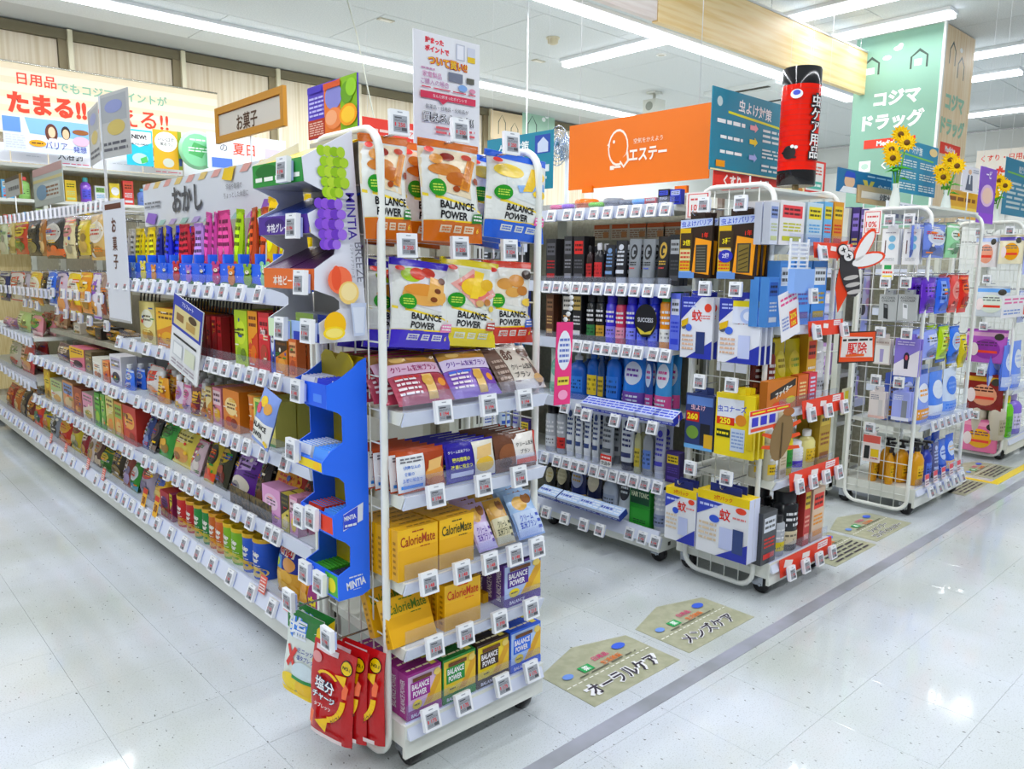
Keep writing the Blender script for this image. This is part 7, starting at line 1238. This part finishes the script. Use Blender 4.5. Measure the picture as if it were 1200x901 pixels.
# white point campaign poster and fruit poster by the near end cap
o = boardy('campaign_poster', 'white point campaign poster standing above the near end cap', 485, 562, 43, 178, 1.785, 'eff1f4', [('t', '貯まった', .3, .935, .055, 'd83a4a', -.02, .06, .46), ('t', 'ポイントで', .34, .865, .055, 'd83a4a', -.02, .06, .54), ('r', .62, .82, .76, .96, 'c8ccd8'), ('r', .64, .83, .74, .95, 'f2f4fa'), ('r', .8, .84, .92, .95, 'd8dce8'), ('r', .8, .82, .92, .87, 'e8c838'), ('t', 'ついて買い!!', .5, .765, .085, 'b82020', -.02, .09, .9), ('t', 'ついて買い!!', .5, .765, .075, 'f0c81c', -.02, .03, .86), ('b', .1, .68, .3, .71, 1, 'c89ab8'), ('t', '家電製品', .26, .645, .05, 'c878a8', -.02, .0, .36), ('t', 'ご購入の場合', .3, .582, .05, 'b878a8', -.02, .0, .5), ('r', .5, .62, .72, .7, '7a8090'), ('r', .78, .63, .9, .68, '5a5a50'), ('e', .72, .58, .07, .03, '8ab0e0'), ('e', .87, .57, .05, .02, 'd89ab0'), ('b', .1, .525, .92, .545, 1, 'c83a5a'), ('r', .08, .44, .92, .5, 'c83a5a'), ('t', 'なんと!貯まったポイントで', .52, .47, .03, 'f6e8ec', 0, .01, .76), ('p', [(.34, .44), (.48, .44), (.41, .405)], 'c83a5a'), ('t', '医薬品・日用品・化粧品が', .48, .37, .038, '4a4e58', 0, .0, .82), ('t', '買えるんです!!', .5, .28, .09, '2c3038', 0, .06, .92), ('t', '買えるんです!!', .5, .28, .08, 'f4f6f8', 0, .0, .88), ('b', .3, .14, .9, .22, 2, 'd86a70')]); stalk(o, max(.02, o.location.z-1.40))
boardx('fruit_poster', 'colourful fruit drink poster standing behind the white mint display', 361, 419, 94, 158, .985, '5a46b8', [('p', [(.35, 0), (.72, 0), (.72, 1), (.35, .95)], 'e0823a'), ('p', [(.68, 0), (1, 0), (1, 1), (.68, 1)], '8ab82a'), ('r', 0, 0, .36, .36, 'a8381c'), ('b', .03, .05, .33, .32, 6, 'e8c8b8'), ('b', .04, .4, .34, .8, 5, 'c8c4f0'), ('e', .55, .7, .17, .24, '8a8ac8'), ('e', .55, .3, .17, .2, 'e8905a'), ('e', .5, .32, .12, .14, 'f0b088'), ('e', .82, .7, .12, .2, '6a9a20'), ('e', .9, .78, .1, .16, '9aca3a'), ('e', .84, .3, .17, .2, 'f0a81c'), ('e', .84, .3, .13, .15, 'f8cc4a'), ('r', .02, .86, .32, .97, '4a3aa8'), ('r', .36, .86, .7, .97, 'c85a28')])
# snack signs
boardx('aisle_sign', 'brown framed aisle sign for sweets over the snack gondola', 254, 333, 116, 156, 1.30, 'cfcac0', [('r', 0, .82, 1, 1, '7a4a1c'), ('b', .3, .86, .7, .95, 1, 'e8d8c0'), ('t', 'お菓子', .48, .42, .5, '4a3018', 0, .03, .6)], frame='b8862e')
stalk(bpy.data.objects['aisle_sign'], max(.1, bpy.data.objects['aisle_sign'].location.z-1.47))
boardx('okashi_banner', 'white snack banner with striped border behind the stick display', 168, 345, 198, 258, 1.20, 'd9dde2', [('p', [(.0+.09*k, .86), (.045+.09*k, .86), (.075+.09*k, 1), (.03+.09*k, 1)], ['d8a8a0', 'e0c888'][k % 2]) for k in range(11)]+[('p', [(.12+.09*k, 0), (.165+.09*k, 0), (.195+.09*k, .12), (.15+.09*k, .12)], ['a8c8c0', 'b8a8d0'][k % 2]) for k in range(9)]+[('t', 'おかし', .37, .52, .56, '4a4c50', 0, .03, .3), ('b', .02, .4, .16, .58, 2, '7a7c80'), ('t', '学校や職場で', .69, .62, .12, '6a6c70', 0, 0, .18), ('t', 'ちょっとした休憩に', .7, .46, .12, '6a6c70', 0, 0, .22), ('t', 'みんなで', .9, .74, .12, '6a6c70', 0, 0, .12), ('t', 'ワイワイ食べたい', .9, .58, .12, '6a6c70', 0, 0, .18), ('p', [(.02, .1), (.1, .02), (.13, .26), (.05, .32)], '8a6ab8'), ('p', [(.62, .78), (.68, .72), (.7, .96), (.64, .98)], 'e8c838'), ('p', [(.83, .04), (.93, .0), (.96, .26), (.86, .3)], '8a5ab0'), ('e', .9, .08, .05, .1, 'efe2c0'), ('p', [(.96, .05), (1, .05), (1, .28), (.97, .3)], 'b8502a')])
o = boardx('aisle_sign', 'tall narrow white sign for sweets standing between the snack units', 124, 149, 234, 376, 1.005, 'dfe2ea', [('r', .12, .93, .88, .975, '5a3024'), ('t', 'お', .5, .8, .12, '5a3428', 0, .03, .6), ('t', '菓', .5, .65, .12, '5a3428', 0, .03, .6), ('t', '子', .5, .5, .12, '5a3428', 0, .03, .6), ('r', .0, .0, 1, .02, 'b8b8b8')])
# price list board clipped on the second rail
boardx('notice_board', 'blue and white tilted notice card clipped to the second snack rail', 196, 228, 352, 438, .985, 'e6e8ea', [('r', 0, .56, 1, 1, '2f3f9a'), ('r', .06, .6, .94, .86, 'd8cc9a'), ('t', 'アルフォート', .5, .93, .06, 'eef0fa', 0, .02, .9), ('r', .15, .68, .4, .78, '8a6a44'), ('r', .5, .64, .8, .74, 'b89a60'), ('e', .7, .8, .14, .05, '4a3a2a'), ('r', .1, .44, .9, .47, '2a2c30'), ('r', .12, .18, .46, .38, 'c8ccd0'), ('r', .15, .2, .43, .36, 'eef0f0'), ('r', .54, .18, .88, .38, 'd8dcc8'), ('b', .1, .05, .9, .14, 2, 'a8a0a8')])
bpy.data.objects['notice_board'].rotation_euler = (-.05, .22, FACE_X)
# folding acrylic sign pair and small stand cards over the far snack units
for k, (pl, pr, pt, pb, x_, rz) in enumerate(((99, 122, 124, 192, 1.20, FACE_X-.12), (122, 147, 106, 184, 1.205, FACE_X+.12))):
    yq, wq, zq, hq = slotX(pl, pr, pt, pb, x_)
    sign('acrylic_sign', 'greyish laminated wing of the folded sign above the far snacks, '+['far', 'near'][k]+' wing', wq, hq, 'b4b6b6', [('r', .08, .55, .92, .95, 'a0a4a8'), ('e', .55, .45, .3, .12, 'c0b070'), ('b', .1, .08, .9, .26, 2, '5a5c64'), ('e', .5, .78, .3, .1, '8a92b8'), ('p', [(0, 0), (.07, 0), (.07, 1), (0, 1)], 'd8dce0')], (x_, yq, zq), rz)
c = onx(123, 196, 1.22); b = MB(); b.tube([(1.215, c.y-.02, 1.46), (1.215, c.y-.02, c.z+.30)], .007, M('e6e8ea', 'plastic'), 6); b.box(1.2, 1.47, c.y-.05, c.y+.01, 1.455, 1.463, M('e6e8ea', 'plastic')); o = b.build('sign_pole'); tag(o, 'white pole carrying the folded laminated sign over the snacks', 'pole')
boardx('small_sign', 'tilted grey green laminated card on the far snack gondola top', 39, 74, 193, 240, 1.25, 'b0bab6', [('r', 0, .8, 1, 1, 'b89a98'), ('r', 0, .62, 1, .7, 'c8c090'), ('r', .3, .15, .9, .55, 'c8d0cc'), ('e', .3, .35, .2, .2, '7a98b0'), ('b', .45, .2, .85, .5, 3, '8a6a50')])
boardx('small_sign', 'small wood edged shelf sign at the far left of the snack gondola', 6, 26, 206, 230, 1.25, 'b8bcbc', [('r', 0, .8, 1, 1, '5a5248'), ('b', .2, .2, .8, .6, 1, '6a6c70'), ('r', .86, 0, 1, 1, 'b8883a')])
for nm_ in ('small_sign', 'small_sign.001'):
    so = bpy.data.objects[nm_]; stalk(so, so.location.z-1.46)
    b = MB(); b.box(-.02, .02, .0, .21, 1.455-so.location.z, 1.46-so.location.z, M('e4e8ea', 'plastic')); b.build('clamp', so)
# ---- back wall banner, valance, shelf and goods
YW = WALLY-.10
xs = lambda px: ony(px, 120, YW).x
X0, X1 = .55, ony(254, 108, YW).x; Z0, Z1 = 2.27, 2.85; Wb, Hb = X1-X0, Z1-Z0
uu = lambda px: (xs(px)-X0)/Wb
BAN = [('r', 0, .1+.2*k, 1, .19+.2*k, 'e9dcc2') for k in range(5)]+[('t', '日用品', uu(45), .78, .17, 'd8482e', 0, .03, .12), ('t', 'くすり・', uu(2)-.07, .78, .17, 'd8482e', 0, .03), ('t', 'でもコジマポイントが', uu(135), .74, .15, '8ab8a0', 0, .02, uu(198)-uu(72)), ('t', 'たまる!!', uu(56), .44, .3, 'd8482e', 0, .05, uu(102)-uu(10)), ('t', '使える!!', uu(155), .42, .3, 'd8482e', 0, .05, uu(198)-uu(110))]
BAN += [('e', uu(-20+k*16), .1, .016, .07, ['a8ccb4', 'f0ece4', 'b8d4c0'][k % 3]) for k in range(17)]+[('p', [(uu(-14+k*26), .04), (uu(-14+k*26)+.03, .04), (uu(-14+k*26)+.03, .14), (uu(-14+k*26)+.015, .2), (uu(-14+k*26), .14)], ['f4f2ea', 'e8a880'][k % 2]) for k in range(10)]
b = MB(); b.box(0, Wb, 0, .006, 0, Hb, M('f0e6d2')); art(b, lambda u, v, o: (u*Wb, -o, v*Hb), Wb, Hb, BAN); o = b.build('wall_banner', None, (X0, YW, Z0)); tag(o, 'long cream banner with red and green lettering on the back wall', 'banner')
b = MB(); b.tube([(-.0, -.004, Hb), (Wb, -.004, Hb)], .008, M('d8d8d0', 'metal'), 6); b.build('top_rod', o)
# valance signs
yv = 7.45
for k, (pl, pr, txt, sub) in enumerate(((-120, 14, '', ''), (14, 58, '', ''), (58, 108, '入浴剤', 1), (108, 168, '', ''), (168, 215, '介護用品', 1), (215, 300, '', ''))):
    xa_, xb_ = ony(pl, 195, yv).x+.004, ony(pr, 205, yv).x-.004; w_ = xb_-xa_; b = MB(); b.box(-w_/2, w_/2, 0, .02, 0, .17, M('eceef4'))
    ops = [('r', 0, .86, 1, 1, 'a89a8a')]+([('t', txt, .5, .48, .4, '3a3c44', 0, .01, .6), ('b', .3, .08, .95, .16, 1, 'd85a80')] if txt else [('b', .4, .3, .8, .36, 1, 'c8ccd4')])
    art(b, card_surf(w_, .17), w_, .17, ops); o = b.build('shelf_header', None, ((xa_+xb_)/2, yv, 1.985)); tag(o, 'white shelf header '+('lettered for '+('bath salts' if k == 2 else 'care goods') if txt else ['at the picture edge', 'left of the bath salt header', '', 'between the two lettered headers', '', 'right of the care goods header'][k])+' below the wall banner', 'sign')
t = thing('wall_shelf', 'white wall shelf of bath goods under the header signs', 'shelf')
for z in (1.98, 1.70, 1.42): b = MB(); b.box(-.6, 5.2, yv+.021, WALLY-.09, z-.025, z, WH); b.build('shelf', t)
b = MB(); b.box(-.6, 5.2, WALLY-.089, WALLY-.086, .1, 1.97, noisy('pale_wood_back', 'd8c89c', 'c8b484', 20, .6, (8, 1, .4))); b.build('back_panel', t)
for x in (-.58, 1.6, 3.4, 5.17): b = MB(); b.box(x-.015, x+.015, yv+.03, WALLY-.09, .02, 1.95, WHD); b.build('upright', t)
pal = ['6ab0d8', 'e8d040', 'd85a3a', '8a5ac0', '4aa0a8', 'e8e4d8', 'c8dca0', '9ac878', 'd8504a', 'e87a58', 'e8eaf0', '5a5ac8', 'e8c84a', 'd8684a', 'f0e8e0', '7a90d0']
for k in range(30):
    c = pal[(k*7) % 16]; z = 1.70 if k < 24 else 1.42; x = 1.35+(k % 24)*.115; kd = ['box', 'bottle', 'box', 'refill'][k % 4]
    p, d = bott(kd, .085, .15+.03*(k % 3), c, pal[(k*3+5) % 16], pal[(k*5+2) % 16], k); place(p, (x, yv+.10, z+.001), 0, 'bath goods '+kd.replace('refill', 'pouch')+' on the '+('upper' if z > 1.5 else 'lower')+' wall shelf, '+nth(k % 24)+' from the left', 'bath goods', 'bath goods on the wall shelf')
# posters clipped over the valance
boardy('wall_poster', 'pale blue advertising poster with two smiling people over the valance', 4, 104, 140, 180, 7.3, 'dbe4f4', [('r', 0, .55, .2, .98, '6a90e0'), ('b', .02, .08, .24, .5, 6, 'c8ccd8'), ('p', [(.3, .55), (1, .5), (1, 1), (.25, 1)], '8ab4e8'), ('e', .55, .62, .075, .27, '5a3426'), ('e', .555, .64, .042, .16, 'e8c4a8'), ('e', .72, .66, .055, .2, '2c2420'), ('e', .72, .62, .04, .15, 'e4bea0'), ('p', [(.48, .2), (.62, .2), (.6, .46), (.52, .46)], 'eef2f8'), ('p', [(.66, .2), (.8, .2), (.77, .46), (.68, .46)], 'eef2f8'), ('e', .9, .72, .1, .08, '8a5a34'), ('e', .38, .28, .1, .1, 'e0a838'), ('b', .31, .24, .45, .32, 1, '4a3a20'), ('t', 'バリア', .6, .26, .22, '3a4a98', 0, .01, .26), ('t', '発想', .88, .2, .18, '3a4a98', 0, .01, .18), ('e', .9, .45, .1, .14, 'e8b8cc')])
boardy('wall_poster', 'bright teal poster reading NEW over the valance', 148, 179, 152, 194, 7.3, '2fb4c8', [('p', [(.05, .95), (.95, .95), (.95, .66), (.5, .52), (.05, .66)], 'f2f4f4'), ('t', 'NEW!', .5, .8, .13, '1c1c1e', 0, .05, .8), ('t', 'MONDAMIN', .5, .6, .06, '2a4a58', 0, .01, .7), ('e', .5, .2, .3, .15, 'b8dce0'), ('p', [(.5, .2), (.75, .28), (.78, .12), (.55, .06)], '58b868')])
boardy('wall_poster', 'golden yellow poster with a white speech circle over the valance', 180, 213, 153, 198, 7.3, 'd8ac30', [('e', .45, .7, .4, .26, 'eef0ec'), ('t', 'いい口で', .45, .76, .09, '2a2c30', 0, .02, .62), ('t', '笑おう。', .45, .64, .09, '2a2c30', 0, .02, .62), ('e', .5, .16, .2, .12, 'c8ccc0'), ('r', .86, .0, 1, 1, '8a9a3a'), ('r', .88, .1, .99, .3, '3a4a78')])
c = ony(232, 176, 7.25); b = MB(); b.lathe([(.001, 0), (.17, 0), (.17, .008), (.001, .008)], M('a8dcb4'), 24, ax='y'); art(b, lambda u, v, o: (-.17+.34*u, -o, -.17+.34*v), .34, .34, [('e', .5, .5, .42, .42, '8ccaa0'), ('p', [(.25, .4), (.6, .3), (.75, .6), (.4, .7)], '5aa86a'), ('b', .25, .44, .75, .58, 2, 'e4f4e8'), ('b', .3, .72, .7, .8, 1, 'e4f4e8')]); o = b.build('round_sign', None, (c.x, 7.25, c.z)); tag(o, 'round pale green sign beside the yellow wall poster', 'sign')
boardy('wall_poster', 'pale blue poster with red holiday lettering behind the sweets sign', 243, 335, 160, 200, 7.2, 'dde6f0', [('t', '夏日', .45, .6, .34, 'd8583a', 0, .03, .3), ('t', 'の', .2, .6, .2, '6a6a70', 0, .01), ('p', [(.3, 0), (.42, 0), (.6, .4), (.5, .4)], 'f4f6fa'), ('p', [(.6, 0), (.75, 0), (.7, .4), (.64, .4)], 'f4f6fa'), ('r', .05, .02, .3, .3, '5a7ac0'), ('r', .72, .3, .95, .7, 'c8c0e0')])
# signs in the depth between A and B, and on the right
boardy('shelf_header', 'red header board with white lettering behind the cookie bags', 425, 500, 142, 176, 3.9, 'd84030', [('e', .75, .62, .09, .16, 'f6eeec'), ('t', 'ア', .75, .62, .14, 'd84030', 0, .03), ('t', 'コ', .92, .62, .3, 'f6eeec', 0, .03), ('t', '全て', .78, .25, .26, 'f6eeec', 0, .03, .3), ('b', .06, .3, .5, .7, 2, 'f0d0c8')], wires=2)
boardy('shelf_header', 'pale wood header with house outlines far behind the cookie bags', 575, 612, 132, 165, 7.85, 'd9c7a6', house(.35, .2, .12, .7)+house(.75, .1, .12, .6), wires=2)
boardy('shelf_header', 'sage green header with house outlines far behind the cookie bags', 612, 650, 128, 172, 7.85, 'a8c8b4', house(.3, .2, .14, .6)+[('e', .65, .75, .06, .06, 'f4f8f4'), ('e', .75, .85, .06, .06, 'f4f8f4')], wires=2)
boardy('red_poster', 'red framed white poster right of the spray can sign', 942, 967, 188, 226, 3.0, 'c83a34', [('r', .1, .06, .9, .94, 'ece8e6'), ('b', .18, .55, .82, .85, 3, 'c85a4a'), ('r', .15, .12, .85, .36, '5ab0a0'), ('b', .2, .16, .8, .32, 1, 'f0f4f0')], wires=2)
o = boardy('red_poster', 'red poster edge behind the teal insect board', 836, 935, 205, 228, 1.745, 'c83a30', [('t', 'くすり', .2, .5, .6, 'f4ecea', 0, .04, .26), ('t', '全品', .56, .5, .6, 'f4ecea', 0, .04, .2), ('r', .76, .1, 1, .9, 'f0e4b0')]); stalk(o, max(.02, o.location.z-1.48))
boardy('cream_poster', 'cream poster with a round red mark below the spray can sign', 916, 943, 207, 228, 2.9, 'efe2b4', [('e', .3, .35, .14, .2, 'd8603a'), ('b', .2, .65, .9, .9, 2, 'b89a60'), ('e', .8, .3, .12, .18, 'c8884a')], wires=2)
o = boardy('brand_banner', 'teal banner with a baseball player portrait and white lettering', 981, 1047, 202, 229, 1.80, '1c6c98', [('e', .2, .5, .09, .3, 'e4c0a0'), ('p', [(.1, .66), (.3, .66), (.28, .9), (.14, .92)], '2a4ab0'), ('p', [(.04, 0), (.38, 0), (.32, .26), (.1, .26)], 'eef2f6'), ('p', [(.42, .66), (.5, .66), (.53, .4), (.57, .66), (.64, .66), (.55, .14), (.51, .14)], 'd8c85a'), ('t', 'バンテリン', .84, .4, .34, 'f4f8fa', 0, .05, .36), ('b', .5, .78, .98, .92, 1, 'c8dce8')]); stalk(o, max(.02, o.location.z-1.5))
o = boardy('aisle_sign', 'cream aisle sign with brown frame reading lotion', 1006, 1052, 222, 239, 1.79, 'e9e2d8', [('r', 0, .86, 1, 1, '9a8468'), ('t', '化粧水', .66, .42, .6, '4a4644', 0, .02, .5)], frame='b8a078'); stalk(o, max(.02, o.location.z-1.5))
o = boardy('information_board', 'teal sweat care board with white handwriting behind the sunflowers', 1047, 1098, 166, 228, 1.69, '1584a4', [('t', '汗対策', .5, .84, .16, 'eef4f4', -.05, .02, .6), ('p', [(.12, .72), (.9, .68), (.9, .71), (.12, .75)], '8ac858'), ('e', .88, .88, .1, .08, 'e8d098'), ('b', .1, .5, .5, .64, 3, 'dce8e8'), ('b', .58, .5, .95, .64, 3, 'dce8e8'), ('b', .1, .28, .5, .42, 3, 'dce8e8'), ('b', .58, .28, .95, .42, 3, 'dce8e8'), ('b', .1, .06, .5, .2, 3, 'dce8e8'), ('b', .58, .06, .95, .2, 3, 'dce8e8')]); stalk(o, max(.02, o.location.z-1.5))
o = boardy('gold_banner', 'glittering gold header banner right of the middle sunflowers', 1107, 1146, 224, 256, 1.75, 'd8a828', [('b', .1, .55, .9, .85, 1, '7a4a14'), ('r', 0, .3, 1, .42, 'f0d060'), ('b', .1, .08, .9, .25, 2, 'f0dc90')]); stalk(o, max(.02, o.location.z-1.5))
o = boardy('portrait_poster', 'white poster of a person in a grey suit behind the sunflowers', 1127, 1147, 195, 225, 1.72, 'e9e8ee', [('e', .45, .78, .1, .1, 'e0bc9c'), ('p', [(.25, .05), (.68, .05), (.6, .66), (.35, .66)], '5a6478'), ('r', .42, .3, .5, .66, 'eef0f4'), ('b', .62, .75, .95, .92, 2, '9aa0b0')]); stalk(o, max(.02, o.location.z-1.5))
boardy('portrait_poster', 'violet poster with a smiling face at the right behind the sunflowers', 1147, 1166, 196, 262, 1.475, '7a4ab0', [('e', .5, .5, .4, .2, 'd8b8d8'), ('e', .5, .5, .3, .15, 'e8c8b8'), ('t', 'ービ', .5, .88, .14, 'f0e8f8', 0, .03, .7), ('r', 0, 0, 1, .18, '8a4ac0')], wires=2)
boardy('information_board', 'teal board with white handwriting at the right picture edge', 1176, 1225, 190, 255, 2.3, '1584a4', [('t', '乾燥対策', .4, .84, .13, 'eef4f4', 0, .02, .6), ('p', [(.05, .74), (.9, .7), (.9, .73), (.05, .77)], '8ac858'), ('b', .08, .1, .92, .62, 6, 'dce8e8')], wires=2)
# right-hand banner, same print as the wall banner
yq, wq, zq, hq = slotX(1143, 1260, 172, 228, 12.6)
b = MB(); b.box(-wq/2, wq/2, 0, .006, 0, hq, M('f2e9dc')); art(b, card_surf(wq, hq), wq, hq, [('t', 'くすり・日用品', .3, .82, .14, 'd8482e', 0, .03, .5), ('t', 'たまる!!', .42, .5, .28, 'd8482e', 0, .05, .4), ('e', .1, .5, .05, .16, 'c8ccd8'), ('b', .04, .06, .5, .2, 2, 'b8d0c0')]); o = b.build('wall_banner', None, (12.6, yq, zq), FACE_X); tag(o, 'cream banner with red lettering far at the right edge', 'banner')
b = MB(); b.tube([(-wq*.4, .005, 0), (-wq*.4, .005, -zq)], .02, WHD, 6); b.tube([(wq*.4, .005, 0), (wq*.4, .005, -zq)], .02, WHD, 6); b.build('support_post', o)
# standing fan with a wire guard
c = onx(661, 172, 3.3); t = thing('standing_fan', 'silver standing fan head above the mens care gondola', 'fan', (3.3, c.y, .0))
rf = abs(onx(650, 172, 3.3).y-onx(674, 172, 3.3).y)/2*1.0; rz_ = (onx(661, 136, 3.3).z-onx(661, 208, 3.3).z)/2*.7
b = MB()
for k in range(5): b.tube([(-.05+.02*k*0, rf*(k+1)/5*math.cos(2*math.pi*i/20), c.z+rf*(k+1)/5*1.35*math.sin(2*math.pi*i/20)) for i in range(20)], .003, M('d8dce6', 'metal'), 4, closed=True)
for i in range(20): b.tube([(-.055, 0, c.z), (-.04, rf*math.cos(2*math.pi*i/20), c.z+rf*1.35*math.sin(2*math.pi*i/20))], .002, M('d8dce6', 'metal'), 4)
b.build('guard', t)
for k in range(3):
    a = k*2.09; q = MB(); q.add([(-.03, 0, c.z), (-.025, rf*.8*math.cos(a), c.z+rf*1.05*math.sin(a)), (-.01, rf*.8*math.cos(a+.8), c.z+rf*1.05*math.sin(a+.8))], [(0, 1, 2)], M('a8b8d8', 'plastic')); q.build('blade', t)
b = MB(); b.lathe([(.05, 0), (.06, .05), (.05, .12)], M('e6e8ea', 'plastic'), 12, c=(-.02, 0, c.z), ax='x'); b.build('motor', t)
b = MB(); b.tube([(.03, 0, .03), (.03, 0, c.z)], .014, M('eceef0', 'plastic'), 8); b.build('pole', t)
b = MB(); b.lathe([(.16, .001), (.16, .02), (.02, .04)], M('e6e8ea', 'plastic'), 18, c=(.03, 0, 0)); b.build('base', t)
# cable hanging from the ceiling
p0 = onz(404, -10, CEIL); p1 = ony(447, 142, p0.y)
b = MB(); b.tube([p0, ony(418, 40, p0.y), ony(427, 85, p0.y), p1+Vector((0, 0, -.25)), Vector((p1.x+.05, p1.y, 1.2))], .005, M('d9dcd0', 'plastic'), 6); o = b.build('hanging_cable'); tag(o, 'thin pale cable hanging from the ceiling above the near end cap', 'cable')
p0 = ony(619, 0, 4.6); b = MB(); b.tube([(p0.x, 4.6, CEIL), (p0.x, 4.6, 1.0)], .005, M('e6e8ea', 'plastic'), 6); o = b.build('hanging_cable'); tag(o, 'straight white wire hanging right of the campaign poster', 'cable')

for zi, z in enumerate((.15, .4, .65, .86, 1.08, 1.28)):
    for k in range(3):
        c = ['7ab0dc', 'e8eaf0', '2a6ab8', 'c8d8e8', '3a3c44', 'a8c8e8', '4a8ad0'][(zi*3+k*2) % 7]; kd = ['box', 'tube', 'box'][(zi+k) % 3]
        p, d = bott(kd, .055, .13, c, 'e8ecf2', '3a5aa8', zi+k); place(p, (1.58+k*.062, 1.90, z+.001), 0, ['pale', 'blue', 'white'][k]+' oral care '+('tube' if kd == 'tube' else 'box')+' behind the end cap mesh, '+nth(zi)+' shelf from the floor', 'oral care', 'oral care goods')
# ---- floor tape and guide mats
def strip(name, label, x0, x1, y0, y1, m, z=.0012, parent=None):
    b = MB(); b.box(x0, x1, y0, y1, .0002, z, m); o = b.build(name); tag(o, label, 'floor tape'); return o
strip('floor_tape', 'long grey tape line on the floor before the racks', -3.9, WALLX-.1, 1.197, 1.245, noisy('grey_tape', '94979c', 'a9abb6', 5, .3))
strip('floor_tape', 'yellow tape along the floor at the far right', 4.98, 9.0, 1.30, 1.345, M('f0d428', 'plastic'))
strip('floor_tape', 'short yellow tape corner before the third rack', 4.94, 4.979, 1.30, 1.56, M('f0d428', 'plastic'))
def mat(x0, x1, y0, label, title, sub=None, busy=0):
    W = x1-x0; H = .215; Hr = .275; b = MB(); m = noisy('olive_mat', 'a9aa92', 'b5b59e', 30, .35)
    out = [(0, 0), (1, 0), (1, H/Hr), (.5, 1), (0, H/Hr)]
    fn = lambda u, v, o: (x0+u*W, y0+v*Hr, .0013+o)
    b.prism(out, .0, -.0011, m, fn)
    ops = []
    for k in range(16): ops.append(('r', .02+k*.0605, .4, .06+k*.0605, .415, 'f2f2ea'))
    if title:
        for i, tx in enumerate(title):
            vv = .21 if len(title) == 1 else (.28, .12)[i]; hh = .2 if len(title) == 1 else .13
            ops += [('t', tx, .5, vv, hh*1.14, 'f2f2f4', 0, .07, .84), ('r', .001, .001, .002, .002, 'b0b09a'), ('r', .001, .001, .002, .002, 'b0b09a'), ('t', tx, .5, vv, hh, '3c3640', 0, .02, .76)]
    if busy:
        for i in range(4): ops += [('b', .12, .04+i*.085, .9, .11+i*.085, 1, '3c3640')]
    ops += [('r', .28, .5, .4, .62, '3aa060'), ('t', '薬', .34, .56, .09, 'f2f6f2', 0, .03), ('t', '日用品', .56, .64, .08, 'c83a78', 0, .03, .26), ('t', '生活雑貨', .6, .52, .08, 'd87a38', 0, .03, .3), ('e', .14, .56, .05, .05, '7a9ad8'), ('e', .8, .66, .07, .06, '4a68c8'), ('b', .2, .44, .85, .48, 1, '6a6a5c')]
    art(b, fn, W, Hr, ops, step=.00012, base=.0001); o = b.build('floor_mat'); tag(o, label, 'floor sticker')
mat(1.52, 1.915, 1.308, 'olive house shaped floor sticker lettered for oral care, nearest', ['オーラルケア'])
mat(1.972, 2.36, 1.314, 'olive house shaped floor sticker lettered for mens care', ['メンズケア'])
mat(3.03, 3.42, 1.34, 'olive floor sticker crowded with small print by the insect rack', None, busy=1)
mat(3.46, 3.85, 1.355, 'olive floor sticker lettered in two lines for shampoo', ['シャンプー', 'コンディショナー'])
mat(4.55, 4.93, 1.345, 'olive floor sticker partly under the third rack', None, busy=1)
mat(5.05, 5.46, 1.35, 'olive floor sticker inside the yellow tape at the far right', None, busy=1)
